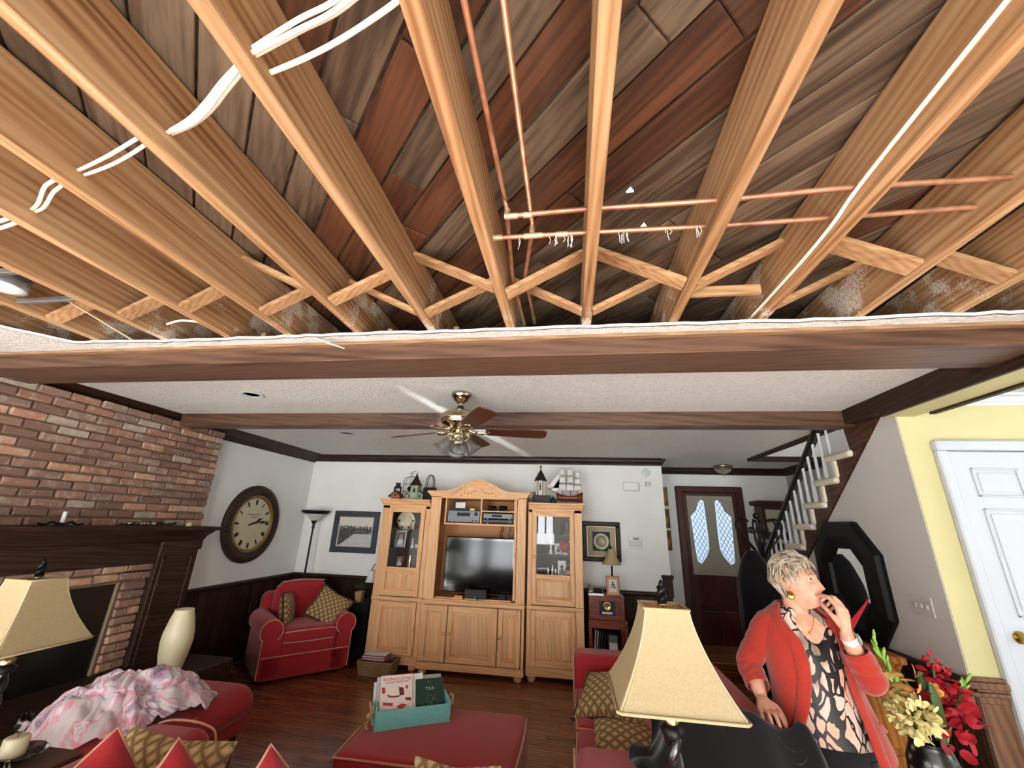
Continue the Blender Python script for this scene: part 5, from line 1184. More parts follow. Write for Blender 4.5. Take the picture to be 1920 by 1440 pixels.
pipe_line([(-.245, .19, .895), (-.1, .185, .91), (.1, .185, .91), (.245, .19, .895)], o)
AR = Matrix.Translation((-3.2, 5.125, 0)) @ Matrix.Rotation(math.radians(47), 4, 'Z')
def inchair(p): return AR @ Vector(p)
c = inchair((-.20, -.05, .63)); cushion_thing('throw_pillow', 'gold lattice pillow on edge by the left arm of the armchair', c, (math.radians(78), math.radians(8), math.radians(47+62)), .36, .36, .15, M['lattice'], M['brownfr'], 'gold lattice pillows')
c = inchair((.24, -.17, .63)); cushion_thing('throw_pillow', 'big gold lattice pillow leaning on the right arm of the armchair', c, (math.radians(58), math.radians(28), math.radians(20)), .42, .38, .16, M['lattice'], M['brownfr'], 'gold lattice pillows')
# floor lamp behind the chair
t = thing('floor_lamp', 'black torchiere floor lamp with alabaster bowl in the corner', 'floor lamp', (-3.68, 5.76, 0))
MB().lathe([(0, 0), (.13, 0), (.13, .015), (.03, .035), (0, .035)], (0, 0, 0), 28).build('base', M['blackm'], t)
MB().lathe([(.013, .02), (.013, 1.50), (.02, 1.51), (.02, 1.53), (.013, 1.55), (.018, 1.56), (.04, 1.60), (.045, 1.61), (0, 1.612)], (0, 0, 0), 16).build('pole', M['blackm'], t)
MB().lathe([(.03, 1.60), (.06, 1.625), (.11, 1.675), (.15, 1.715)], (0, 0, 0), 32, False).build('bowl', plain('alabaster_glass', (206, 204, 196), .4), t)
MB().lathe([(.148, 1.70), (.19, 1.725), (.195, 1.745), (.188, 1.75), (.15, 1.745)], (0, 0, 0), 36, False).build('black_rim', M['black'], t)
# small black table with plant and desk lamp
t = thing('side_table', 'small black side table between the armchair and the left cabinet', 'table', (-2.635, 5.58, 0))
MB().cbox(-.14, .14, -.2, .2, .63, .66, .004).build('tabletop', M['black'], t)
MB().box(-.12, .12, -.18, .18, .12, .63).build('body', M['black'], t)
for sx in (-1, 1):
    for sy in (-1, 1): MB().cbox(sx*.11-.015, sx*.11+.015, sy*.17-.015, sy*.17+.015, 0, .13, .002).build('leg', M['black'], t)
t = thing('potted_plant', 'small green plant in a square tan pot on the black side table', 'plant', (-2.70, 5.50, .66))
MB().rings([[(s1*r, s2*r, z) for s1, s2 in ((-1, -1), (1, -1), (1, 1), (-1, 1))] for r, z in ((.035, 0), (.048, .115), (.043, .115), (.042, .10))], True, True, False).build('pot', plain('tan_pot', (160, 128, 88), .7, 0, .3, .2, 25), t)
q = MB(); rng = random.Random(8)
for k in range(150):
    a = rng.uniform(0, 2*PI); b = rng.uniform(-.3, 1.4); r = rng.uniform(.03, .075); p = Vector((r*math.cos(a)*1.15, r*math.sin(a), .16+r*math.sin(b)*.8)); d1 = Vector((rng.uniform(-1, 1), rng.uniform(-1, 1), rng.uniform(-1, 1))).normalized()*.018; d2 = d1.cross(Vector((rng.random(), rng.random(), rng.random()+.1))).normalized()*.009
    q.add([p-d1, p+d2, p+d1, p-d2], [(0, 1, 2, 3)])
q.build('leaves', plain('grey_green_leaf', (52, 70, 46), .6, 0, .3, .3, 30), t, kind='stuff')
t = thing('desk_lamp', 'gooseneck lamp with white cone shade beside the left cabinet', 'lamp', (-2.57, 5.66, .66))
MB().lathe([(0, 0), (.06, 0), (.06, .012), (.012, .02), (.008, .03), (0, .03)], (0, 0, 0), 20).build('base', M['blackm'], t)
MB().tube(spline([(0, 0, .02), (.015, 0, .2), (.02, 0, .34), (-.005, -.01, .42), (-.04, -.02, .425), (-.065, -.03, .38), (-.065, -.03, .345)]), .005, 8).build('gooseneck', M['blackm'], t)
MB().lathe([(.03, .352), (.034, .35), (.072, .21), (.069, .21), (.03, .345)], (-.065, -.03, 0), 28, False).build('shade', M['white'], t)
MB().ball((-.065, -.03, .26), .025, 12, 8).build('bulb', M['frost'], t)
# wicker basket of magazines
t = thing('wicker_basket', 'low woven seagrass basket on the floor by the left cabinet', 'basket', (-2.20, 5.18, 0)); q = MB()
wk = plain('woven_seagrass', (142, 116, 84), .85, 0, .2, .25, 26, .5)
for k in range(8):
    z = .010+k*.0185; sx, sy = .175+.025*k/7, .105+.018*k/7
    P = [(-sx, -sy), (sx, -sy), (sx, sy), (-sx, sy), (-sx, -sy)]; pts = []
    for (a, b), (c_, d_) in zip(P[:-1], P[1:]):
        for i in range(14): u = i/14; pts.append((a+(c_-a)*u, b+(d_-b)*u + (.0), z+.003*math.sin(i*PI+k*PI)))
    pts.append(pts[0]); MB().tube(pts, .0105, 6).build('weave_row', wk, t)
MB().box(-.17, .17, -.1, .1, .0, .012).build('bottom', wk, t)
for k, (dx, h, cc) in enumerate(((-.04, .165, (210, 208, 214)), (-.03, .174, (196, 80, 70)), (-.05, .184, (224, 226, 232)), (-.035, .192, (60, 60, 70)), (-.04, .199, (214, 216, 226)))):
    tag(MB().cbox(-2.20+dx-.12, -2.20+dx+.14, 5.07+.01*k, 5.25, h-.006, h+.0008, .001).build('magazine', plain('basket_magazine_%d' % k, cc, .5)), ('lowest grey-white', 'red', 'white', 'dark', 'topmost pale') [k] + ' magazine in the stack in the seagrass basket', 'magazine', 'magazines in the basket')
tag(MB().rbox(-2.10, -2.02, 5.12, 5.27, .09, .17, .03, 3).build('brown_cloth', M['brownfr']), 'brown cloth bunched in the right end of the seagrass basket', 'cloth')
# ------------------------------------------------------------------ ottoman with crate of magazines
t = thing('ottoman', 'large square burgundy ottoman with tan piping in the middle of the room', 'ottoman', (-.815, 2.985, 0))
o = MB().rbox(-.50, .50, -.375, .365, .12, .43, .035, 5, .012).build('cushion_block', M['red'], t)
for z in (.415, .20): pipe_line([(-.485, -.37, z), (0, -.383, z+.006), (.485, -.37, z), (.497, -.35, z), (.508, 0, z+.006), (.497, .34, z)], o, .006); pipe_line([(-.485, -.37, z), (-.497, -.35, z), (-.508, 0, z+.006), (-.497, .34, z)], o, .006)
MB().rbox(-.49, .49, -.365, .355, .06, .16, .02, 3).build('base', M['red'], t)
for sx in (-1, 1):
    for sy in (-1, 1): MB().lathe([(.02, 0), (.028, .03), (.03, .07), (0, .07)], (sx*.42, sy*.3, 0), 14).build('leg', M['mahog'], t)
teal = NT('distressed_turquoise', .7, 0, .3); co = teal.coord((1, 1, .5)); n1 = teal.noise(co, 11, 5, .7); n2 = teal.noise(teal.coord((1, 1, 5)), 30, 3, .7)
cc = teal.mix(n2, lin(108, 176, 178), lin(134, 206, 204)); cc = teal.mix(teal.math('MULTIPLY', teal.math('SUBTRACT', n1, .56, clamp=True), 6, clamp=True), cc, lin(126, 112, 98)); teal.color(cc); teal.bump(n2, .2, .003)
CR_ = math.radians(29); CL = Vector((-1.045, 3.075, .432))
t = thing('wooden_crate', 'distressed turquoise wooden crate on the ottoman', 'crate', CL, CR_); tm = teal.m
for nm, b in (('front_board', (-.235, .235, -.10, -.088, 0, .105)), ('back_board', (-.235, .235, .088, .10, 0, .105)), ('end_board', (-.235, -.222, -.088, .088, 0, .125)), ('end_board', (.222, .235, -.088, .088, 0, .125)), ('bottom_board', (-.222, .222, -.088, .088, 0, .01))):
    MB().cbox(*b, .002).build(nm, tm, t)
rp = plain('jute_rope', (176, 148, 106), .9, 0, .2, .25, 90, .5)
for s in (-1, 1):
    MB().tube(spline([(s*.237, -.05, .085), (s*.252, -.05, .09), (s*.262, -.03, .115), (s*.262, .02, .115), (s*.252, .05, .09), (s*.237, .05, .085)]), .009, 8).build('rope_handle', rp, t)
MB().ball((-.262, -.055, .07), .022, 10, 8).tube(spline([(-.262, -.055, .06), (-.28, -.06, .03), (-.27, -.065, .005)]), .009, 6).build('rope_knot', rp, t)
CM = Matrix.Translation(CL) @ Matrix.Rotation(CR_, 4, 'Z')
def booklet(name, lb, cat, x, y, w, h, d, lean, m, z=.014, grp=None, rz=0):
    e = thing(name, lb, cat, CM @ Vector((x, y, z)), 0, grp); e.rotation_euler = (lean, 0, CR_+rz)
    MB().cbox(-w/2, w/2, 0, d, 0, h, .0015).build('cover', m, e); MB().box(-w/2+.002, w/2+.0005, .0015, d-.0015, .002, h+.0005).build('pages', M['paper'], e); return e
cover = plain('pinkish_cover', (228, 208, 202), .4, 0, .5, .05, 8)
LN = -math.radians(33)
b = booklet('magazine', 'food magazine with cake cover and red title standing at the front of the crate', 'magazine', -.105, -.072, .205, .265, .006, LN, cover, .018)
redp = plain('title_red', (204, 82, 60), .5); darkp = plain('subtitle_brown', (116, 92, 84), .5); rp_ = plain('print_red', (176, 50, 52), .5); crm = plain('print_cream', (226, 218, 202), .5); chp = plain('print_chocolate', (112, 44, 36), .5)
text_mesh('Southern Living', .0285, redp, b, (0, -.0008, .244), (PI/2, 0, 0)); text_mesh('HOLIDAY TRADITIONS', .0145, darkp, b, (.0, -.0008, .224), (PI/2, 0, 0), 'subtitle')
def prt(pts, m, nm='printed_shape'): MB().poly([(x, -.001, z) for x, z in pts], (0, .0006, 0)).build(nm, m, b)
prt([(-.055, .185), (-.04, .195), (.02, .192), (.02, .15), (-.03, .148), (-.055, .16)], crm, 'printed_cake'); prt([(-.055, .16), (-.03, .148), (.02, .15), (.02, .142), (-.03, .14), (-.055, .15)], chp); prt([(.012, .195), (.045, .19), (.05, .15), (.02, .148)], chp)
prt([(-.095, .20), (-.075, .20), (-.07, .17), (-.09, .165)], rp_); prt([(.06, .205), (.075, .195), (.07, .18), (.058, .185)], rp_)
prt([(-.085, .12), (-.02, .112), (-.02, .095), (-.08, .105)], rp_); prt([(.0, .09), (.035, .105), (.07, .095), (.03, .07)], rp_); prt([(.055, .135), (.095, .132), (.095, .115), (.06, .12)], chp); prt([(.0, .065), (.05, .06), (.07, .085), (.075, .075), (.055, .045), (.0, .05)], crm)
b = booklet('tea_book', 'dark green book about tea with white lettering in the crate', 'book', .115, -.052, .185, .225, .018, -math.radians(36), M['green'], .02)
text_mesh('T E A', .024, M['paper'], b, (.0, -.0008, .165), (PI/2, 0, 0))
q = MB()
for cx, cz, r in ((0, .105, .022), (.03, .085, .02), (-.028, .075, .02), (.0, .06, .018)): q.tube([(cx+r*math.cos(2*PI*k/20), -.001, cz+r*math.sin(2*PI*k/20)) for k in range(21)], .0009, 4)
q.tube([(.012*math.cos(PI*k/8), -.001, .195+.008*math.sin(PI*k/8)) for k in range(9)], .0012, 4); q.build('printed_ornament', plain('cover_grey', (120, 140, 130), .6), b, kind='stuff')
booklet('magazine', 'magazine with blue-grey spine behind the cake magazine', 'magazine', -.125, -.052, .21, .255, .012, LN, plain('grey_cover', (188, 184, 190), .5), .016)
booklet('magazine', 'white magazine leaning at the left end of the crate', 'magazine', -.14, -.03, .21, .225, .010, LN, plain('white_cover', (222, 222, 224), .5), .014)
booklet('magazine', 'pale folded magazine between the cake magazine and the green book', 'magazine', -.03, -.05, .20, .262, .008, LN-.04, M['paper'], .016)
booklet('magazine', 'grey and white magazine behind the green book', 'magazine', .11, -.018, .19, .245, .012, -math.radians(38), plain('greyish_cover', (160, 160, 158), .5), .014)
# ------------------------------------------------------------------ loveseat at the right
t = thing('loveseat', 'burgundy loveseat with tan piping seen end-on at right', 'sofa', (0, 0, 0))
MB().rbox(.04, .86, 2.18, 4.12, .05, .34, .03, 4).build('base', M['red'], t)
MB().rbox(.58, .87, 2.17, 4.12, .1, .905, .08, 6).build('back_frame', M['red'], t)
for y0, y1 in ((2.47, 3.16), (3.17, 3.86)):
    o = MB().rbox(.015, .62, y0, y1, .31, .46, .035, 5, .012).build('seat_cushion', M['red'], t)
    pipe_line([(.30, y0+.004, .445), (.05, y0+.006, .445), (.018, y0+.03, .447), (.012, (y0+y1)/2, .452), (.018, y1-.03, .447)], o)
for y0, y1 in ((2.64, 3.16), (3.17, 3.86)): MB().rbox(.42, .64, y0, y1, .44, .86, .07, 6, .025).build('back_cushion', M['red'], t)
for y0, y1 in ((2.12, 2.46), (3.87, 4.15)):
    o = MB().rbox(.0, .80, y0, y1, .06, .672, .07, 6).build('arm', M['red'], t)
    pipe_line([(.004, y0+.03, .10), (.0, y0+.018, .55), (-.002, y0+.03, .63), (-.002, y0+.09, .668), (-.002, y1-.09, .668), (-.002, y1-.03, .63), (.0, y1-.018, .55), (.004, y1-.03, .10)], o)
cushion_thing('throw_pillow', 'gold lattice pillow propped at the far end of the loveseat', (.24, 3.42, .555), (math.radians(26), math.radians(-10), math.radians(-24)), .44, .40, .17, M['lattice'], M['brownfr'], 'gold lattice pillows')
cushion_thing('throw_pillow', 'gold lattice pillow lying behind the near arm of the loveseat', (.30, 2.70, .545), (math.radians(14), math.radians(4), math.radians(-8)), .44, .38, .17, M['lattice'], None, 'gold lattice pillows')
cushion_thing('throw_pillow', 'gold lattice pillow mostly hidden below the right lampshade', (.44, 3.02, .57), (math.radians(40), 0, math.radians(-50)), .36, .36, .15, M['lattice'], None, 'gold lattice pillows')
# black jacket thrown over the near corner
def cloth_h(x, y):
    arm = .69 if y < 2.5 else .66
    bk = .915
    f = 1/(1+math.exp(-(x-(.60-.20*min(1, max(0, (y-2.06)/.12))))*26)); z = arm*(1-f)+bk*f
    if x > .92: z -= (x-.92)*2.6
    if y < 2.13: z -= (2.13-y)*2.4*(.8+.4*math.sin(x*9))
    return z
def jk(u, v):
    x = .25+.70*u; y = 1.93+(.40+.28*min(1, max(0, (u-.10)*5))*min(1, max(0, (.60-x)*12)) - .12*min(1, max(0, (x-.58)*8)))*v + .04*math.sin(u*5)
    if v > .8: y += .03*math.sin(u*13)
    w = .018*math.sin(x*31+y*11)+.014*math.sin(y*43-x*13)+.012*mnoise.noise((x*9, y*9, 3))
    return (x+.02*math.sin(y*19), y, cloth_h(x, y)+.012+w)
o = MB().grid(jk, 40, 34).build('black_jacket', _fabric('black_jacket_cloth', (8, 8, 9), .3, 60)); tag(o, 'black jacket thrown over the near corner of the loveseat', 'jacket')
m_ = o.modifiers.new('s', 'SOLIDIFY'); m_.thickness = .012; o.modifiers.new('b', 'SUBSURF').levels = 1
# ------------------------------------------------------------------ lamps
def square_shade(par, hb, ht, z0, z1, m):
    rs = []; rs2 = []; n = 12
    def sq(h, z, k=.06):
        P = []
        for sx, sy in ((-1, -1), (1, -1), (1, 1), (-1, 1)):
            a = [(sx*h*(1-k), sy*h), (sx*h, sy*h*(1-k))]
            if sx*sy > 0: a = a[::-1]
            P += a
        return [(x, y, z) for x, y in P]
    for i in range(n+1):
        u = i/n; h = ht+(hb-ht)*((1-u)**1.75*.72+(1-u)*.28); rs.append(sq(h, z0+(z1-z0)*u))
    MB().rings(rs, True, False, False).build('shade', m, par).modifiers.new('s', 'SOLIDIFY').thickness = .003
    for h, z in ((hb, z0), (ht, z1)):
        p = sq(h+.001, z); MB().tube(p+[p[0]], .005, 6).build('shade_trim', m, par)
    for i in range(0, 8, 2): MB().tube([((r[i][0]+r[i+1][0])/2, (r[i][1]+r[i+1][1])/2, r[i][2]) for r in rs], .003, 5).build('seam', plain('shade_seam', (196, 180, 146), .8), par)
def twist(q, z0, z1, r, turns, n=40, th=.55):
    for s in (0, PI):
        q.tube([(r*th*math.cos(s+turns*2*PI*i/n), r*th*math.sin(s+turns*2*PI*i/n), z0+(z1-z0)*i/n) for i in range(n+1)], r*.72, 10)
    return q
def table_lamp(lb, loc, zt):
    t = thing('table_lamp', lb, 'lamp', (loc[0], loc[1], zt), 0, 'twisted table lamps'); b = loc[2]-zt
    q = twist(MB(), .05, b-.09, .023, 2.6); q.build('twisted_stem', plain('glossy_black_stem', (16, 15, 15), .25, 0, .6), t)
    MB().lathe([(0, 0), (.085, 0), (.085, .02), (.06, .035), (.035, .06), (0, .06)], (0, 0, 0), 24).build('base', M['black'], t); MB().lathe([(.03, b-.11), (.04, b-.09), (.02, b-.075)], (0, 0, 0), 16).build('collar', M['black'], t)
    MB().lathe([(.02, b-.08), (.03, b-.06), (.014, b-.05), (.014, b+.02), (.004, b+.03), (.004, b+.268), (.02, b+.27), (0, b+.275)], (0, 0, 0), 14).build('socket', M['brass'], t)
    q = MB()
    for k in range(4): q.tube([(0, 0, b+.262), (.06*math.cos(PI/2*k), .06*math.sin(PI/2*k), b+.262)], .002, 5)
    q.build('spider', M['brass'], t, kind='stuff')
    square_shade(t, .185, .072, b, b+.265, M['shade'])
    q = twist(MB(), b+.275, b+.325, .014, .9, 16); q.lathe([(.004, b+.32), (.009, b+.335), (.004, b+.348), (0, b+.35)], (0, 0, 0), 10); q.build('finial', M['black'], t)
    return t
table_lamp('right table lamp with flared cream square shade and twisted black stem', (.315, 1.68, 1.13), .60)
t = thing('end_table', 'dark end table beneath the right table lamp', 'table', (.315, 1.66, 0))
MB().cbox(-.25, .25, -.25, .25, .565, .60, .006).build('tabletop', M['mahog'], t)
for sx in (-1, 1):
    for sy in (-1, 1): MB().cbox(sx*.22-.02, sx*.22+.02, sy*.22-.02, sy*.22+.02, 0, .57, .003).build('leg', M['mahog'], t)
table_lamp('left table lamp with cream square shade cut by the picture edge', (-2.465, 1.77, 1.075), .57)
t = thing('end_table', 'dark brown end table with candle dish at the lower left', 'table', (-2.60, 1.72, 0))
MB().cbox(-.36, .30, -.42, .38, .535, .57, .006).build('tabletop', plain('brown_tabletop', (84, 60, 44), .35, 0, .5, .15, 12), t)
for sx, sy in ((-.32, -.38), (.26, -.38), (-.32, .34), (.26, .34)): MB().cbox(sx-.02, sx+.02, sy-.02, sy+.02, 0, .54, .003).build('leg', M['mahog'], t)
# candle dish, glass and remotes on the left table
t = thing('glass_dish', 'clear glass dish under the candle on the left end table', 'dish', (-2.51, 1.98, .57))
MB().lathe([(0, .004), (.05, .004), (.06, .008), (.095, .022), (.10, .026), (.098, .03), (.06, .014), (0, .010)], (0, 0, 0), 32).build('dish', M['glass'], t)
t = thing('jar_candle', 'thick cream candle standing in the glass dish', 'candle', (-2.525, 1.965, .584)); MB().lathe([(0, 0), (.042, 0), (.045, .01), (.045, .07), (.038, .075), (0, .07)], (0, 0, 0), 24).build('wax', M['cream'], t)
MB().tube([(0, 0, .07), (.002, 0, .085)], .0015, 5).build('wick', M['blackm'], t)
t = thing('stemmed_glass', 'clear stemmed glass behind the candle on the left end table', 'glass', (-2.62, 2.04, .57))
MB().lathe([(0, 0), (.03, 0), (.03, .003), (.004, .008), (.004, .05), (.02, .065), (.03, .10), (.028, .14), (.026, .14), (.028, .10), (.018, .068), (0, .06)], (0, 0, 0), 24).build('bowl', M['glass'], t)
for i, (x, y, rz, L, lb) in enumerate(((-2.40, 1.87, -.62, .16, 'longer dark remote control at the edge of the left end table'), (-2.45, 1.90, -.66, .12, 'slim dark remote control between the dish and the longer remote'))):
    t = thing('remote_control', lb, 'remote', (x, y, .57), rz); MB().rbox(-L/2, L/2, -.018, .018, 0, .016, .006, 3).build('body', M['black'], t); MB().cbox(-L/2+.01, L/2-.01, -.008, .008, .0155, .0175, .0008).build('key_strip', plain('pale_keys_%d' % i, (196, 190, 160), .5), t)
# ------------------------------------------------------------------ near sofa (its back is to the camera) and its cushions
t = thing('near_sofa', 'burgundy sofa nearest the camera with only arm and cushions showing', 'sofa', (0, 0, 0))
MB().rbox(-1.95, -.3, 1.32, 2.32, .05, .30, .03, 4).build('base', M['red'], t)
MB().rbox(-1.95, -.3, 1.30, 1.52, .1, .76, .07, 5).build('back_frame', M['red'], t)
for x0, x1 in ((-1.86, -1.13), (-1.12, -.34)): MB().rbox(x0, x1, 1.5, 2.34, .28, .43, .04, 5, .012).build('seat_cushion', M['red'], t)
o = MB().rbox(-2.25, -1.84, 1.32, 2.40, .05, .605, .10, 6).build('arm', M['red'], t); pipe_line([(-2.23, 2.385, .10), (-2.235, 2.39, .50), (-2.17, 2.392, .59), (-1.93, 2.392, .59), (-1.855, 2.39, .50), (-1.86, 2.385, .10)], o)
MB().rbox(-.36, -.02, 1.32, 2.22, .05, .58, .10, 6).build('arm', M['red'], t)
for tip, rz, rr, lb in (((-1.80, 1.75, .835), 58, 38, 'leftmost red piped cushion of the near sofa, corner pointing up'), ((-1.52, 1.75, .825), 82, 44, 'middle red piped cushion of the near sofa, corner pointing up'), ((-1.13, 1.75, .84), 70, 47, 'right red piped cushion of the near sofa, corner pointing up')):
    R_ = Matrix.Rotation(math.radians(rz), 4, 'Z') @ Matrix.Rotation(math.radians(86), 4, 'X') @ Matrix.Rotation(math.radians(rr), 4, 'Z')
    s_ = .40; v_ = R_ @ Vector((s_/2, s_/2, 0)); cc = Vector(tip)-v_
    cushion_thing('back_cushion', lb, cc, R_.to_euler(), s_, s_, .20, M['red'], M['piping'], 'red cushions of the near sofa')
cushion_thing('throw_pillow', 'gold lattice pillow between the red cushions of the near sofa', (-1.735, 1.95, .53), (math.radians(72), math.radians(3), math.radians(4)), .52, .40, .20, M['lattice'], None, 'gold lattice pillows')
cushion_thing('throw_pillow', 'gold lattice pillow whose rim just shows at the bottom centre edge', (-.47, 1.95, .56), (math.radians(72), 0, 0), .36, .38, .18, M['lattice'], None, 'gold lattice pillows')
# ------------------------------------------------------------------ red bench with blanket, vase on the hearth
t = thing('bench_ottoman', 'long burgundy bench with rounded end in front of the fireplace', 'ottoman', (-2.74, 2.93, 0))
o = MB().rbox(-.37, .37, -.52, .52, .20, .45, .15, 8).build('cushion_block', M['red'], t)
MB().rbox(-.34, .34, -.48, .48, .15, .24, .02, 3).build('base', M['red'], t)
for sx in (-1, 1):
    for sy in (-1, 1): MB().lathe([(.016, 0), (.024, .15), (0, .16)], (sx*.28, sy*.40, 0), 12).build('leg', M['dark'], t)
t = thing('wooden_peg', 'short pale wooden peg with orange top beside the red bench', 'peg', (-2.42, 2.86, 0))
MB().cbox(-.022, .022, -.02, .02, 0, .33, .004).build('shaft', plain('pale_peg_wood', (206, 172, 112), .6), t); MB().cbox(-.032, .032, -.026, .026, .33, .41, .006).build('orange_top', _fabric('orange_red_cloth', (190, 66, 40)), t)
bl = NT('pink_white_blanket', .9, 0, .15); co = bl.coord((1, 1, 1), rnd=False); n = bl.noise(co, 5.5, 3, .55, .6)
bl.color(bl.ramp(n, [(.28, lin(196, 186, 186)), (.44, lin(210, 200, 204)), (.50, lin(220, 150, 168)), (.54, lin(228, 220, 226)), (.62, lin(150, 110, 140)), (.66, lin(226, 214, 218)), (.76, lin(196, 50, 66))])); bl.bump(bl.noise(co, 120, 3), .2, .002); bl.b.inputs['Sheen Weight'].default_value = .3
def blk(u, v):
    a, b = 2*u-1, 2*v-1
    x = -2.76 + .34*a + .05*math.sin(b*4); y = 2.72 + .36*b + .06*math.sin(a*3)
    r = math.sqrt(a*a+b*b); z = .455 + .17*max(0, 1-r*r*.85)**.8
    wa = a+.35*mnoise.noise((a*1.7, b*1.7, 5)); wb = b+.35*mnoise.noise((a*1.7, b*1.7, 9))
    rg = (1-abs(mnoise.noise((wa*2.6, wb*2.6, 1)))*2.2); rg2 = (1-abs(mnoise.noise((wa*5.5, wb*5.5, 4)))*2.0)
    env = max(0, 1-r*.62)
    z += env*(.085*max(0, rg)**2 + .035*max(0, rg2)**2) - .03*env
    k = .05*math.sin(12*b+3*a)*max(0, 1-r*.7)
    if y < 2.42: z -= (2.42-y)*1.6
    return (x+k, y-k*.6, max(z, .30))
o = MB().grid(blk, 96, 96).build('throw_blanket', bl.m); tag(o, 'crumpled pink and white throw blanket heaped on the red bench', 'blanket')
o.modifiers.new('s', 'SOLIDIFY').thickness = .016; o.modifiers.new('b', 'SUBSURF').levels = 1
t = thing('ceramic_vase', 'tall cream ovoid vase behind the blanket', 'vase', (-3.24, 3.46, .40))
MB().lathe([(0, 0), (.062, 0), (.075, .03), (.102, .16), (.112, .25), (.108, .32), (.086, .42), (.068, .475), (.070, .485), (.062, .487), (.058, .47), (0, .46)], (0, 0, 0), 36).build('body', M['cream'], t)
# ------------------------------------------------------------------ radio stand right of the wall unit
t = thing('radio_stand', 'narrow cherry stand with open shelf below the radio', 'stand', (.40, 5.66, 0))
MB().cbox(-.225, .225, -.22, .2, .615, .635, .003).build('top', M['cherry'], t)
for sx in (-1, 1):
    for sy in (-.2, .18): MB().cbox(sx*.2-.02, sx*.2+.02, sy-.02, sy+.02, 0, .62, .003).build('leg', M['cherry'], t)
MB().cbox(-.2, .2, -.215, -.195, .55, .62, .003).build('apron', M['cherry'], t)
MB().cbox(-.2, .2, -.2, .18, .30, .32, .002).build('shelf_board', M['cherry'], t); MB().cbox(-.2, .2, -.2, .18, .06, .08, .002).build('lower_shelf', M['cherry'], t)
for i, (x, cc) in enumerate(((.245, (206, 204, 206)), (.268, (188, 186, 196)), (.290, (60, 60, 66)), (.315, (48, 52, 62)), (.345, (40, 42, 50)))):
    tag(MB().cbox(x-.006, x+.006, 5.50, 5.72, .321, .52-.006*i, .001).xf(Matrix.Translation((x, 0, .32)) @ Matrix.Rotation(.10+.02*i, 4, 'Y') @ Matrix.Translation((-x, 0, -.32))).build('magazine', plain('stand_mag_%d' % i, cc, .5)), ('first', 'second', 'third', 'fourth', 'fifth')[i] + ' from the left of the magazines leaning in the radio stand', 'magazine', 'magazines in the radio stand')
t = thing('storage_box', 'grey and white box beside the magazines in the radio stand', 'box', (.45, 5.56, .32)); MB().cbox(-.04, .05, -.08, .08, 0, .10, .003).build('body', M['white'], t); MB().cbox(-.043, .053, -.083, .083, .09, .16, .004).build('lid', plain('grey_lid', (96, 100, 108), .5), t)
t = thing('retro_radio', 'cherry wood tabletop radio with round brass dial', 'radio', (.395, 5.62, .635))
MB().cbox(-.205, .205, -.15, .14, 0, .235, .006).cbox(-.21, .21, -.155, .145, .228, .252, .006).build('case', M['cherry'], t)
MB().box(-.09, .10, -.154, -.148, .05, .20).build('dial_plate', M['blackm'], t)
MB().lathe_ax([(0, .014), (.03, .012), (.034, .016), (.05, .012), (.054, .004), (.054, 0)], (.005, -.154, .145), (0, -1, 0), 28).build('dial', M['brass'], t)
MB().lathe_ax([(0, .01), (.012, .008), (.012, 0)], (.005, -.168, .145), (0, -1, 0), 14).build('tuner', M['gold'], t)
MB().box(-.055, .065, -.157, -.152, .065, .085).build('scale_strip', M['steel'], t)
for s in (-1, 1):
    MB().lathe_ax([(0, .012), (.009, .01), (.009, 0)], (.005+s*.075, -.154, .075), (0, -1, 0), 10).build('knob', M['blackm'], t)
    for k in range(4): MB().box(s*(.115+.02*k)-.004+.003, s*(.115+.02*k)+.004+.003, -.153, -.149, .05, .20).build('grille_slot', M['mahog'], t)
t = thing('telephone', 'silver and black desk telephone on the radio', 'telephone', (.275, 5.56, .887))
MB().poly([(-.085, -.08, 0), (.09, -.08, 0), (.09, -.08, .02), (-.085, -.08, .02)], (0, .16, .0)).poly([(-.085, -.08, .02), (-.085, .08, .02), (-.085, .08, .07)], (.175, 0, 0)).build('base', M['steel'], t)
MB().box(-.02, .08, -.06, .06, .03, .034).xf(Matrix.Translation((0, 0, .012)) @ Matrix.Rotation(.3, 4, 'X')).build('keypad', M['black'], t)
MB().rbox(-.085, -.04, -.10, .09, .03, .07, .015, 3).xf(Matrix.Translation((0, 0, .015)) @ Matrix.Rotation(.3, 4, 'X')).build('handset', M['steel'], t)
t, R_ = frame('cherry framed family photograph standing on the radio', (.48, 5.51, .887), .155, .215, M['cherry'], lt_p, 0, -.12, bw=.014)
q = MB()
for a in ((-.065, .065, .175, .201), (-.065, .065, .014, .04), (-.065, -.045, .04, .175), (.045, .065, .04, .175)): q.box(a[0], a[1], -.010, -.004, a[2], a[3])
q.xf(R_).build('tan_mat', plain('tan_mat', (196, 146, 100), .7), t)
portrait(t, R_, 0, .135, .03, dk_p, bg_p, 1); portrait(t, R_, -.005, .085, .032, skin_p, lt_p, 2); portrait(t, R_, .015, .11, .028, dk_p, dk_p, 1)
t = thing('accent_lamp', 'small lamp with bell-shaped beige shade behind the family photograph', 'lamp', (.485, 5.62, .887))
MB().lathe([(0, 0), (.05, 0), (.05, .015), (.022, .03), (.016, .06), (.035, .09), (.040, .11), (.018, .14), (.028, .16), (.012, .18), (.01, .32), (0, .32)], (0, 0, 0), 20).build('base', M['iron'], t)
rs = []
for i in range(9):
    u = i/8; r = .038+.08*((1-u)**1.8*.75+(1-u)*.25); rs.append([(r*math.cos(2*PI*k/32)*(1+.012*math.cos(8*2*PI*k/32)), r*math.sin(2*PI*k/32)*(1+.012*math.cos(8*2*PI*k/32)), .335+.175*u) for k in range(32)])
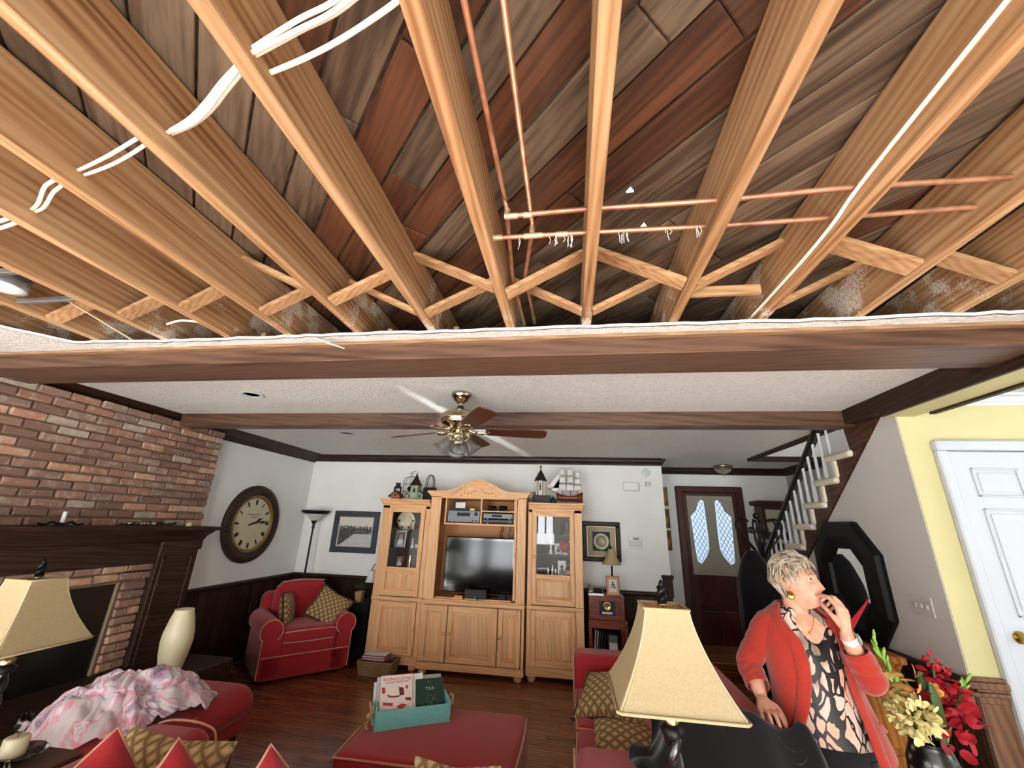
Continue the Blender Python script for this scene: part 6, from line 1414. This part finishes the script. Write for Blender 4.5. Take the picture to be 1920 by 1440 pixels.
MB().rings(rs, True, False).build('shade', M['shade'], t); MB().lathe([(.004, .51), (.012, .525), (.006, .545), (0, .56)], (0, 0, 0), 10).build('finial', M['iron'], t)
# ------------------------------------------------------------------ amber chest, flowers and vase at lower right
t = thing('wooden_chest', 'amber wooden chest against the wall below the octagonal mirror', 'chest', (1.78, 3.56, 0))
MB().cbox(-.28, .29, -.19, .2, 0, .86, .006).build('body', M['chest'], t)
MB().cbox(-.31, .32, -.225, .21, .885, .93, .008).poly([(-.28, -.19, .85), (-.28, -.215, .885), (-.28, .2, .885), (-.28, .2, .85)], (.57, 0, 0)).build('top', M['chest'], t)
for z0, z1 in ((.06, .40), (.44, .80)):
    d = MB().cbox(-.25, .26, -.202, -.188, z0, z1, .004).build('drawer_front', M['chest'], t); MB().ball((0, -.212, (z0+z1)/2), .016, 12, 8).build('knob', M['brass'], d)
t = thing('plant_stand', 'small dark round stand carrying the flower vase', 'stand', (1.61, 2.55, 0))
MB().lathe([(0, .50), (.15, .50), (.155, .51), (.15, .525), (0, .525)], (0, 0, 0), 28).build('top', M['mahog'], t); MB().lathe([(.12, 0), (.12, .02), (.03, .05), (.025, .3), (.04, .49), (.025, .5)], (0, 0, 0), 16).build('pedestal', M['mahog'], t)
vm = NT('black_mosaic_glass', .3, 0, .35); vo = vm.node('ShaderNodeTexVoronoi', i_Scale=26.0); vm.link(vm.coord(rnd=False), vo.inputs['Vector']); vm.color(vm.ramp(vo.outputs['Distance'], [(.2, lin(120, 124, 112)), (.36, lin(40, 42, 40)), (.6, lin(12, 12, 12))]))
t = thing('flower_vase', 'black mosaic glass vase holding yellow and red flowers', 'vase', (1.61, 2.55, .525))
MB().lathe([(0, 0), (.05, 0), (.075, .04), (.098, .11), (.095, .17), (.075, .225), (.07, .245), (.074, .25), (.066, .25), (.068, .22), (.088, .16), (0, .05)], (0, 0, 0), 32).build('body', vm.m, t)
def petal_mesh(nm, m, w=.5, curl=.3):
    def fn(u, v): 
        a = 2*u-1; s = math.sin(PI*min(1, v*.85+.08))**.7
        return (a*w*.5*s*(1+.1*math.sin(v*9)), v, curl*v*v + .12*a*a*s)
    return MB().grid(fn, 4, 5).mesh(nm, m)
def bloom(t, nm, me, c, r, n, flat, sd, s0=1):
    rng = random.Random(sd); c = Vector(c)
    for k in range(n):
        d = Vector((rng.gauss(0, 1), rng.gauss(0, 1), rng.gauss(0, 1)*flat)).normalized(); p = c + d*r*rng.uniform(.35, .8)
        qn = d.to_track_quat('Y', 'Z').to_euler(); qn.rotate_axis('Y', rng.uniform(0, 6.28)); s = r*rng.uniform(.35, .6)*s0
        inst(nm, me, t, p, qn, (s, s, s))
yel = petal_mesh('yellow_petal', plain('pale_yellow_petal', (222, 212, 150), .6, 0, .3, .12, 20), 1.0, .5); pch = petal_mesh('peach_petal', plain('peach_petal', (214, 152, 84), .6, 0, .3, .2, 20), .9, .5); tan = petal_mesh('tan_petal', plain('tan_petal', (176, 140, 80), .7, 0, .3, .25, 20), .8, .4); rd = petal_mesh('red_petal', plain('deep_red_petal', (150, 22, 36), .6, 0, .3, .25, 20), .95, .5)
O = Vector((1.61, 2.55, .525))
t = thing('yellow_hydrangea', 'pale yellow hydrangea head at the left front of the vase', 'flower', O, 0, 'artificial flowers in the vase'); bloom(t, 'petal', yel, (-.075, -.06, .355), .105, 190, .85, 1, .55); MB().tube(spline([(-.01, 0, .1), (-.04, -.03, .22), (-.07, -.05, .33)]), .005, 6).build('stem', M['leaf'], t)
t = thing('peach_orchid', 'peach and tan blossoms behind the yellow hydrangea', 'flower', O, 0, 'artificial flowers in the vase'); bloom(t, 'petal', pch, (-.01, .0, .455), .085, 22, .8, 2, 1.2); bloom(t, 'petal', tan, (-.12, .03, .445), .105, 34, .6, 3); MB().tube(spline([(0, 0, .1), (-.03, .01, .28), (-.03, .01, .43)]), .005, 6).build('stem', M['leaf'], t)
t = thing('red_gladiolus', 'tall deep red gladiolus spike at the right of the vase', 'flower', O, 0, 'artificial flowers in the vase')
for i, (x, y, z, r) in enumerate(((.07, -.04, .285, .075), (.12, -.03, .325, .085), (.06, -.02, .37, .07), (.135, -.02, .40, .075), (.08, -.01, .45, .07), (.14, 0, .48, .06), (.09, 0, .52, .05), (.10, 0, .57, .032))): bloom(t, 'petal', rd, (x, y, z), r, 15, 1, 10+i, 1.25)
MB().tube(spline([(0, 0, .1), (.06, -.01, .28), (.10, 0, .56)]), .006, 6).build('stem', M['leaf'], t)
def budspike(lb, base, tip, n, s):
    t = thing('bud_spike', lb, 'flower', O, 0, 'artificial flowers in the vase'); base = Vector(base)-O; tip = Vector(tip)-O
    mid = base.lerp(tip, .5)+Vector((0, .0, .02)); P = spline([base, mid, tip], 8); MB().tube(P, [.005-.003*i/(len(P)-1) for i in range(len(P))], 6).build('stem', M['lime'], t)
    me = MB().ball((0, 0, .5), .5, 8, 6, (.28, .28, 1)).mesh('bud', M['lime'])
    for k in range(n):
        u = .55+.45*k/n; p = P[int(u*(len(P)-1))]; d = (tip-base).normalized()+Vector((math.cos(k*2.4), math.sin(k*2.4), 0))*.45
        inst('bud', me, t, p, d.to_track_quat('Z', 'Y').to_euler(), (s*(1.1-u*.5),)*3)
budspike('green bud spike rising high at the left of the vase', (1.58, 2.55, .70), (1.475, 2.55, 1.18), 9, .085)
budspike('thin green bud stem arching just behind the tall left spike', (1.60, 2.57, .70), (1.52, 2.58, 1.09), 6, .07)
budspike('green bud spike leaning out at the right of the vase', (1.66, 2.55, .72), (1.845, 2.55, 1.035), 9, .07)
lf = petal_mesh('blade_leaf', M['leaf'], .22, .12)
t = thing('leaf_spray', 'dark green blade leaves between the yellow and red flowers', 'foliage', O, 0)
for k, (x, y, z, rx, rz, s) in enumerate(((.02, -.05, .25, 1.5, .1, .24), (.03, -.02, .26, 1.35, -.25, .26), (.0, .02, .25, 1.3, .4, .22), (.10, .02, .24, 1.1, -.9, .2))): inst('leaf', lf, t, (x, y, z), (rx, 0, rz), (s, s, s))
t = thing('red_stick', 'slim red pointed stick rising behind the watch of the woman', 'stick', (1.66, 3.35, .93))
P_ = [(0, 0, 0), (.13, -.02, .14), (.29, -.04, .34)]
MB().tube(P_, [.022, .020, .003], 10).build('shaft', _fabric('red_stick_cloth', (196, 40, 48)), t)
# ------------------------------------------------------------------ the woman behind the loveseat
def eval_mesh(o, name):
    dg = bpy.context.evaluated_depsgraph_get(); me = bpy.data.meshes.new_from_object(o.evaluated_get(dg)); me.name = name; return me
skin = NT('skin', .52, 0, .35); co = skin.coord(rnd=False); n = skin.noise(co, 22, 4, .6)
skin.color(skin.ramp(n, [(.3, lin(188, 132, 108)), (.55, lin(206, 152, 128)), (.75, lin(214, 166, 144))])); skin.b.inputs['Subsurface Weight'].default_value = .12; skin.b.inputs['Subsurface Radius'].default_value = (.02, .008, .005); skin.b.inputs['Subsurface Scale'].default_value = .3
HC = Vector((1.074, 2.352, 1.430)); HM = Matrix.Translation(HC) @ Matrix.Rotation(math.radians(44), 4, 'Z') @ Matrix.Rotation(math.radians(-9), 4, 'X') @ Matrix.Rotation(math.radians(5), 4, 'Y')
def g(a, s): return math.exp(-(a/s)**2)
def head_pt(d, feat=True):
    x, y, z = d.x*.074, d.y*.095, d.z*.116
    if z < 0:
        t = -z/.116; x *= 1-.30*t**1.4
        if y > 0: y *= 1-.50*t
    if y < 0: y *= .97
    if feat and y < .02:
        fr = min(1, max(0, (.02-y)/.05))
        ax = abs(x); dy = 0
        prof = 0
        if -.046 < z < .024: prof = min(1, (.024-z)/.056)**1.15 if z > -.034 else max(0, (z+.046)/.012)
        dy += .027*g(x, .0095+.004*max(0, -z*20))*prof
        dy += .009*g(ax-.013, .006)*g(z+.036, .008)
        dy -= .011*g(ax-.031, .015)*g(z-.004, .011)
        dy += .0045*g(ax-.026, .022)*g(z-.024, .009)
        dy += .006*g(ax-.043, .018)*g(z+.022, .02)
        dy += .0065*g(x, .022)*(g(z+.060, .0055)+.9*g(z+.073, .006)) - .003*g(x, .024)*g(z+.0665, .003)
        dy += .024*g(x, .034)*g(z+.098, .026)
        dy += .010*g(x, .05)*g(z+.07, .03)
        y -= dy*fr
    return Vector((x, y, z))
def sphere_dirs(nu, nv):
    return [[Vector((math.sin(PI*j/nv)*math.sin(2*PI*i/nu), -math.sin(PI*j/nv)*math.cos(2*PI*i/nu), math.cos(PI*j/nv))) for i in range(nu)] for j in range(nv+1)]
b = MB()
rows = sphere_dirs(110, 96)
rs = [[HM @ head_pt(d) for d in r] for r in rows[1:-1]]
b.rings(rs, True, True)
def limb(q, pts, rad, n=14, k=5):
    P = spline(pts, k); R_ = []
    for i in range(len(P)):
        u = i/k; j = min(int(u), len(rad)-2); f = u-j; R_.append(rad[j]*(1-f)+rad[j+1]*f)
    q.tube(P, R_, n); q.ball(P[0], R_[0]*.99, 12, 8); q.ball(P[-1], R_[-1]*.99, 12, 8)
limb(b, [(1.062, 2.385, 1.24), (1.064, 2.378, 1.31), (1.060, 2.362, 1.40)], [.062, .052, .052], 18)
def ell(cx, cy, rx, ry, z, n=36): return [(cx+rx*math.sin(2*PI*k/n), cy-ry*math.cos(2*PI*k/n), z) for k in range(n)]
b.rings([ell(1.063, 2.385, .055, .05, 1.31), ell(1.065, 2.385, .11, .065, 1.285), ell(1.068, 2.385, .155, .085, 1.25), ell(1.07, 2.38, .15, .10, 1.16), ell(1.085, 2.385, .125, .09, 1.0), ell(1.12, 2.40, .15, .105, .88), ell(1.13, 2.41, .155, .11, .80), ell(1.13, 2.41, .10, .08, .74)])
for s, hx in ((-1, 1.06), (1, 1.20)): limb(b, [(hx, 2.41, .80), (hx+s*.005, 2.41, .45), (hx+s*.01, 2.43, .08), (hx+s*.015, 2.36, .035)], [.082, .055, .035, .03])
SR, ER, WR = (.930, 2.375, 1.245), (.838, 2.43, 1.06), (.836, 2.335, .958)
SL, EL, WL = (1.212, 2.365, 1.245), (1.258, 2.262, 1.062), (1.172, 2.20, 1.245)
limb(b, [SR, (.885, 2.41, 1.15), ER], [.048, .043, .037]); limb(b, [ER, (.838, 2.385, 1.01), WR], [.037, .036, .026])
limb(b, [SL, (1.24, 2.315, 1.15), EL], [.048, .043, .037]); limb(b, [EL, (1.215, 2.23, 1.155), WL], [.037, .036, .026])
def finger(q, pts, r0, r1): 
    P = spline(pts, 4); q.tube(P, [r0+(r1-r0)*i/(len(P)-1) for i in range(len(P))], 10); q.ball(P[-1], r1, 10, 8); q.ball(P[0], r0, 10, 8)
# left hand raised to the mouth : wrist WL, back of the hand turned to the right, fingers bent towards the lips
kn = [Vector(p) for p in ((1.150, 2.188, 1.352), (1.168, 2.190, 1.350), (1.184, 2.197, 1.340), (1.193, 2.207, 1.322))]
for k_, w in zip(kn, (.0125, .0130, .0125, .0115)): limb(b, [Vector(WL)+Vector((-.004+.006*(k_.x-1.16)/.03, .0, -.005)), Vector(WL).lerp(k_, .55), k_], [.017, .0145, w], 10)
finger(b, [kn[0], (1.135, 2.205, 1.384), (1.122, 2.236, 1.392), (1.113, 2.256, 1.386)], .0098, .0072)
finger(b, [kn[1], (1.156, 2.205, 1.388), (1.140, 2.238, 1.384), (1.126, 2.252, 1.370)], .0100, .0074)
finger(b, [kn[2], (1.172, 2.214, 1.376), (1.155, 2.240, 1.366), (1.140, 2.246, 1.350)], .0096, .0072)
finger(b, [kn[3], (1.180, 2.224, 1.354), (1.163, 2.244, 1.344), (1.150, 2.246, 1.331)], .0085, .0064)
finger(b, [(1.158, 2.203, 1.278), (1.135, 2.203, 1.312), (1.120, 2.222, 1.340), (1.115, 2.240, 1.354)], .0125, .0078)
# right hand resting over the back of the loveseat
kr = [Vector(p) for p in ((.858, 2.262, .926), (.838, 2.252, .929), (.817, 2.252, .928), (.798, 2.262, .925))]
for k_, w in zip(kr, (.0125, .0130, .0125, .0115)): limb(b, [Vector(WR)+Vector((0, -.004, 0)), Vector(WR).lerp(k_, .55)+Vector((0, 0, .004)), k_], [.017, .0145, w], 10)
finger(b, [kr[0], (.862, 2.226, .924), (.864, 2.200, .908), (.864, 2.186, .886)], .0098, .0072)
finger(b, [kr[1], (.838, 2.212, .928), (.836, 2.182, .911), (.836, 2.167, .885)], .0100, .0074)
finger(b, [kr[2], (.813, 2.212, .927), (.809, 2.185, .911), (.807, 2.170, .888)], .0096, .0072)
finger(b, [kr[3], (.790, 2.226, .924), (.784, 2.203, .910), (.781, 2.188, .891)], .0085, .0064)
finger(b, [(.852, 2.318, .945), (.880, 2.292, .930), (.889, 2.262, .905), (.888, 2.246, .884)], .0120, .0078)
# ears
for s in (-1, 1):
    P = [HM @ Vector((s*(.0735+.010*(1-abs(math.cos(a)))*.6+.004), .012+.018*math.cos(a)+.006*math.sin(a), -.006+.030*math.sin(a))) for a in [2*PI*i/14 for i in range(15)]]
    b.tube(P, .0052, 8); b.ball(HM @ Vector((s*.074, .012, -.006)), .02, 12, 8, (.35, .8, 1.2)); b.ball(HM @ Vector((s*.076, .004, -.036)), .008, 10, 8)
o = b.build('person', skin.m)
m_ = o.modifiers.new('r', 'REMESH'); m_.mode = 'VOXEL'; m_.voxel_size = .0032; m_.use_smooth_shade = True
m_ = o.modifiers.new('s', 'SMOOTH'); m_.factor = .5; m_.iterations = 2
me = eval_mesh(o, 'person'); o.modifiers.clear(); o.data = me
for p_ in me.polygons: p_.use_smooth = True
if not me.materials: me.materials.append(skin.m)
PERSON = o
tag(o, 'grey-haired woman in open coral cardigan with a hand at her mouth', 'person')
# face details
eyew = plain('eye_white', (196, 186, 178), .3); iris = plain('iris_blue_grey', (44, 54, 60), .2); browm = plain('brow_hair', (128, 104, 84), .8); lipm = plain('lips', (176, 108, 98), .45)
for s in (-1, 1):
    c = HM @ (head_pt(Vector((s*.42, -.905, .045)).normalized())+Vector((0, .0035, 0)))
    q = MB().ball((0, 0, 0), .0108, 16, 12); e = q.build('eye', eyew, o); e.location = c
    gz = (HM.to_3x3() @ Vector((.0, -1, .22))).normalized()
    MB().lathe_ax([(0, .0114), (.003, .0113), (.0062, .0100), (.0066, .0088)], (0, 0, 0), gz, 16, False).build('iris', iris, e)
    P = []
    for i in range(9):
        a = .16+.5*i/8; d = Vector((s*a, -1, .24+.05*math.sin(PI*i/8))).normalized(); P.append(HM @ (head_pt(d)*1.006))
    MB().tube(P, [.0016+.0022*math.sin(PI*(i+.6)/9.5) for i in range(9)], 6, True, .7).build('eyebrow', browm, o)
    P = []
    for i in range(9):
        a = .30+.24*i/8; d = Vector((s*a, -1, .075+.03*math.sin(PI*i/8))).normalized(); P.append(HM @ (head_pt(d)*1.012))
    MB().tube(P, [.0008+.0014*math.sin(PI*i/8) for i in range(9)], 6).build('eyelid', plain('lid_line', (92, 62, 54), .7), o)
q = MB()
for zc, hh in ((-.060, .0045), (-.0725, .005)):
    def fn(u, v, zc=zc, hh=hh):
        xx = (2*u-1)*.023; zz = zc+(2*v-1)*hh*(1-(2*u-1)**2)**.6; d = Vector((xx/.068, -1, zz/.105)).normalized()
        # find the surface point at about this x, z
        p = head_pt(Vector((xx/.055, -.78, zz/.116*1.22)).normalized()); return HM @ (p*1.004)
    q.grid(fn, 14, 5)
q.build('lips', lipm, o, kind='stuff')
# hair : short layered cut
hm = NT('ash_blond_grey_hair', .5, 0, .3); co = hm.coord((1, 1, .35), rnd=False); n1 = hm.noise(co, 55, 3, .7); n2 = hm.noise(hm.coord((1, 1, 1), rnd=False), 16, 3, .6)
hm.color(hm.mix(n2, hm.ramp(n1, [(.35, lin(74, 58, 44)), (.5, lin(132, 110, 84)), (.65, lin(196, 178, 150))]), hm.ramp(n1, [(.35, lin(96, 84, 72)), (.6, lin(186, 178, 166))])))
def hair_mask(d):
    fr = -d.y
    if d.z > .62: return 1
    if fr > .15: lim = (.50 + .22*d.x) if fr > .5 else (.50+.2*d.x)-.6*(.5-fr)/.35*.9
    else: lim = -.02 - .55*min(1, max(0, (d.y+.15)/.75))
    return d.z - lim
def hair_pt(d, k=1.0):
    p = head_pt(d, False); t = .010+.010*max(0, d.z)**1.2+.010*max(0, d.y)
    if d.z < 0: t *= .5
    t += .007*mnoise.noise(Vector((d.x*6, d.y*6, d.z*3)))+.004*mnoise.noise(Vector((d.x*16, d.y*16, d.z*7)))
    return p*(1+k*t/.09)
q = MB(); rows = sphere_dirs(90, 70); idx = {}
vs = []; fs = []
for j in range(1, 70):
    for i in range(90):
        if hair_mask(rows[j][i]) > 0: idx[(j, i)] = len(vs); vs.append(HM @ hair_pt(rows[j][i]))
for j in range(1, 69):
    for i in range(90):
        kq = [(j, i), (j+1, i), (j+1, (i+1) % 90), (j, (i+1) % 90)]
        if all(t in idx for t in kq): fs.append([idx[t] for t in kq])
top = [idx[(1, i)] for i in range(90)]; fs.append(top)
q.add(vs, fs, True); ho = q.build('hair', hm.m, o); ho.modifiers.new('s', 'SOLIDIFY').thickness = .014; ho.modifiers['s'].offset = -1
hcol = [plain('hair_brown', (92, 72, 54), .5, 0, .3, .25, 60), plain('hair_ash_blond', (168, 146, 116), .45, 0, .4, .2, 60), plain('hair_silver', (196, 190, 180), .45, 0, .4, .12, 60)]
hq = [MB(), MB(), MB()]; rng = random.Random(12)
for k in range(1100):
    d = Vector((rng.gauss(0, 1), rng.gauss(.15, 1), rng.gauss(.35, 1))).normalized()
    if hair_mask(d) < .01: continue
    flow = Vector((.35, -.9, .1)) if d.z > .55 else (Vector((-.25, -.35, -1)) if d.y < .1 else Vector((.0, .25, -1)))
    t = (flow - d*flow.dot(d)).normalized(); P = []
    L = rng.uniform(.30, .58)
    for i in range(5):
        u = i/4; dd = (d + t*(u-.5)*L + Vector((rng.uniform(-1, 1), rng.uniform(-1, 1), 0))*.012).normalized(); P.append(HM @ hair_pt(dd, 1.02+.14*u*(1 if d.z > .5 else .3)))
    w_ = rng.random(); c_ = 2 if (w_ < .30 or (d.z < -.05 and w_ < .75) or (d.z > .8 and w_ < .5)) else (1 if w_ < .70 else 0)
    hq[c_].tube(P, [.0016, .0027, .0027, .0021, .0005], 5, True, .5)
for q, m_ in zip(hq, hcol): q.build('hair_locks', m_, o, kind='stuff')
# jewellery and watch
c = HM @ Vector((-.080, .006, -.060))
q = MB().lathe_ax([(0, .003), (.012, .003), (.0165, 0), (.012, -.003), (0, -.003)], c, HM.to_3x3() @ Vector((-1, -.5, .1)), 20).tube([HM @ Vector((-.078, .005, -.038)), c+Vector((0, 0, .014))], .0012, 5)
q.build('earring', M['gold'], o, kind='stuff')
ax = (Vector(WL)-Vector((1.225, 2.23, 1.16))).normalized(); c = Vector(WL)-ax*.022
w = MB().lathe_ax([(.0285, -.013), (.0315, -.012), (.0315, .012), (.0285, .013)], c, ax, 24, False).build('watch_band', M['white'], o)
sd = ax.cross(Vector((0, 0, 1))).normalized(); nn = Vector((.75, -.6, .1)); nn = (nn-ax*nn.dot(ax)).normalized()
Mw = Matrix((( *nn.cross(ax), ), ( *ax, ), ( *nn, ))).transposed().to_4x4(); Mw.translation = c+nn*.034
MB().cbox(-.016, .016, -.019, .019, -.005, .005, .004).xf(Mw).build('watch_case', M['steel'], w)
P = [HM @ Vector((x_, y_, z_)) for x_, y_, z_ in ()]
q = MB().tube(spline([(1.005, 2.352, 1.322), (1.025, 2.315, 1.28), (1.066, 2.295, 1.232), (1.105, 2.315, 1.275), (1.118, 2.35, 1.318)], 8), .0014, 5).ball((1.067, 2.291, 1.226), .005, 8, 6)
q.build('necklace', M['gold'], o, kind='stuff')
# blouse
blo = NT('animal_print_blouse', .6, 0, .3); co = blo.coord((1, 1, .5), (0, .45, .2), rnd=False); ds = blo.node('ShaderNodeVectorMath', operation='ADD'); nz = blo.node('ShaderNodeTexNoise', i_Scale=14.0, i_Detail=2.0); blo.link(co, nz.inputs['Vector'])
sc_ = blo.node('ShaderNodeVectorMath', operation='SCALE'); sc_.inputs['Scale'].default_value = .07; blo.link(nz.outputs['Color'], sc_.inputs[0]); blo.link(co, ds.inputs[0]); blo.link(sc_.outputs[0], ds.inputs[1])
vo = blo.node('ShaderNodeTexVoronoi', feature='DISTANCE_TO_EDGE', i_Scale=25.0); blo.link(ds.outputs[0], vo.inputs['Vector']); big = blo.noise(co, 7.5, 2, .5)
thr = blo.math('MULTIPLY_ADD', big, .50, -.16); k = blo.math('GREATER_THAN', vo.outputs['Distance'], thr)
ground = blo.ramp(blo.noise(co, 5.5, 2, .5), [(.36, lin(208, 152, 128)), (.5, lin(206, 178, 166)), (.58, lin(116, 102, 90)), (.66, lin(190, 138, 114))])
blo.color(blo.mix(k, lin(20, 17, 18), ground))
def bring(z, cx, cy, rx, ry, dip, n=48):
    r = []
    for k in range(n):
        a = 2*PI*k/n; fz = z - dip*g(((a+PI) % (2*PI))-PI-.12, .42); f = 1+.012*math.sin(a*9+z*40)
        r.append((cx+rx*f*math.sin(a), cy-ry*f*math.cos(a), fz))
    return r
bl = MB().rings([bring(1.325, 1.064, 2.378, .058, .056, .105), bring(1.30, 1.064, 2.383, .092, .070, .095), bring(1.265, 1.067, 2.385, .148, .092, .075), bring(1.20, 1.07, 2.38, .158, .113, .03), bring(1.12, 1.075, 2.378, .152, .122, 0), bring(1.02, 1.09, 2.384, .146, .118, 0), bring(.93, 1.11, 2.392, .158, .122, 0), bring(.86, 1.125, 2.40, .172, .130, 0), bring(.80, 1.13, 2.40, .176, .134, 0)], True, False)
bo = bl.build('blouse', blo.m, o); bo.modifiers.new('s', 'SOLIDIFY').thickness = .004; bo.modifiers.new('b', 'SUBSURF').levels = 1
# trousers and shoes
pm = _fabric('black_trousers', (18, 18, 22), .3, 60); q = MB().rings([ell(1.12, 2.40, .150, .112, .90), ell(1.13, 2.41, .168, .122, .80), ell(1.13, 2.41, .165, .12, .72)], True, True)
for s, hx in ((-1, 1.055), (1, 1.205)): q.rings([ell(hx, 2.41, .095, .105, .76), ell(hx+s*.004, 2.41, .078, .085, .50), ell(hx+s*.008, 2.42, .062, .07, .25), ell(hx+s*.01, 2.43, .056, .062, .06)], True, True)
q.build('trousers', pm, o, kind='stuff')
for s, hx in ((-1, 1.065), (1, 1.215)): MB().rbox(hx-.045, hx+.045, 2.25, 2.50, 0, .08, .035, 5).build('shoe', M['blackm'], o)
# cardigan
cm = NT('coral_knit', .9, 0, .15); co = cm.coord(rnd=False); n = cm.noise(co, 140, 3, .7); n2 = cm.noise(co, 6, 3)
cm.color(cm.ramp(cm.math('MULTIPLY_ADD', n, .6, cm.math('MULTIPLY', n2, .4)), [(.3, lin(136, 37, 27)), (.7, lin(162, 51, 38))])); cm.bump(n, .3, .002); cm.b.inputs['Sheen Weight'].default_value = .3
def cring(z, cx, cy, rx, ry, a0, a1, zl=0, zr=0, n=56):
    r = []
    for k in range(n+1):
        a = math.radians(a1)+(2*PI+math.radians(a0)-math.radians(a1))*k/n; u = k/n
        f = 1+.02*math.sin(a*5+z*7)*max(0, (1.15-z))*2
        r.append(Vector((cx+rx*f*math.sin(a), cy-ry*f*math.cos(a), z+zl*max(0, 1-u*4)+zr*max(0, u*4-3))))
    return r
CRs = [(1.335, 1.062, 2.385, .070, .066, -70, 72), (1.315, 1.062, 2.387, .088, .075, -62, 64), (1.292, 1.064, 2.388, .125, .088, -48, 54), (1.262, 1.066, 2.388, .172, .104, -32, 44), (1.20, 1.068, 2.385, .180, .127, -19, 34), (1.12, 1.075, 2.382, .172, .136, -18, 33), (1.04, 1.085, 2.386, .168, .134, -22, 31), (.95, 1.105, 2.395, .182, .138, -32, 29), (.86, 1.125, 2.40, .200, .150, -46, 24), (.79, 1.137, 2.40, .210, .158, -54, 22), (.755, 1.142, 2.40, .214, .162, -55, 22)]
rsC = [cring(*a) for a in CRs]
q = MB().rings(rsC, False, False); jo = q.build('cardigan', cm.m, o); jo.modifiers.new('s', 'SOLIDIFY').thickness = .010; jo.modifiers['s'].offset = 1; jo.modifiers.new('b', 'SUBSURF').levels = 1
# turned-back front edges
for side in (0, 1):
    def lap(u, v, side=side):
        t = u*(len(CRs)-1); j = min(int(t), len(CRs)-2); f = t-j
        def at(k): 
            z, cx, cy, rx, ry, a0, a1 = CRs[k]; wd = .052*(1 if z > 1.0 else 1)/max(rx, .1)
            a = math.radians(a1)-.03+wd*v if side == 0 else math.radians(a0)+.03-wd*v
            e = 1.0+(.016+.008*math.sin(PI*v))/max(rx, .1)
            return Vector((cx+rx*e*math.sin(a), cy-ry*e*math.cos(a), z))
        return at(j).lerp(at(j+1), f)
    l_ = MB().grid(lap, 40, 6).build('front_band', cm.m, o); l_.modifiers.new('s', 'SOLIDIFY').thickness = .008
def sleeve(pts, rad, sd):
    P = spline(pts, 6); rs = []; prev = None; rng = random.Random(sd); ph = rng.uniform(0, 6)
    for i, p in enumerate(P):
        d = (P[min(i+1, len(P)-1)]-P[max(i-1, 0)]).normalized()
        u_ = (prev-d*prev.dot(d)).normalized() if prev else d.cross(Vector((0, 1, .2))).normalized()
        prev = u_; w_ = d.cross(u_); t = i/6; j = min(int(t), len(rad)-2); r = rad[j]+(rad[j+1]-rad[j])*(t-j)
        rs.append([p+(u_*math.cos(2*PI*k/24)+w_*math.sin(2*PI*k/24))*r*(1+.05*math.sin(i*1.9+ph+2*math.cos(2*PI*k/24))) for k in range(24)])
    s_ = MB().rings(rs, True, False).build('sleeve', cm.m, o); s_.modifiers.new('s', 'SOLIDIFY').thickness = .006; s_.modifiers['s'].offset = 1; s_.modifiers.new('b', 'SUBSURF').levels = 1
sleeve([(.975, 2.38, 1.258), (.925, 2.385, 1.228), (.882, 2.41, 1.145), (.838, 2.432, 1.062), (.838, 2.39, 1.015), (.836, 2.352, .985)], [.050, .057, .053, .049, .047, .044], 1)
sleeve([(1.165, 2.375, 1.258), (1.215, 2.362, 1.228), (1.245, 2.315, 1.145), (1.262, 2.258, 1.066), (1.228, 2.232, 1.13), (1.200, 2.217, 1.19)], [.050, .057, .055, .053, .050, .046], 2)
MB().cbox(-.05, .05, -.004, .004, -.006, .006, .003).xf(Matrix.Translation((1.275, 2.268, .90)) @ Matrix.Rotation(math.radians(48), 4, 'Z') @ Matrix.Rotation(.5, 4, 'Y')).build('pocket_welt', cm.m, o)
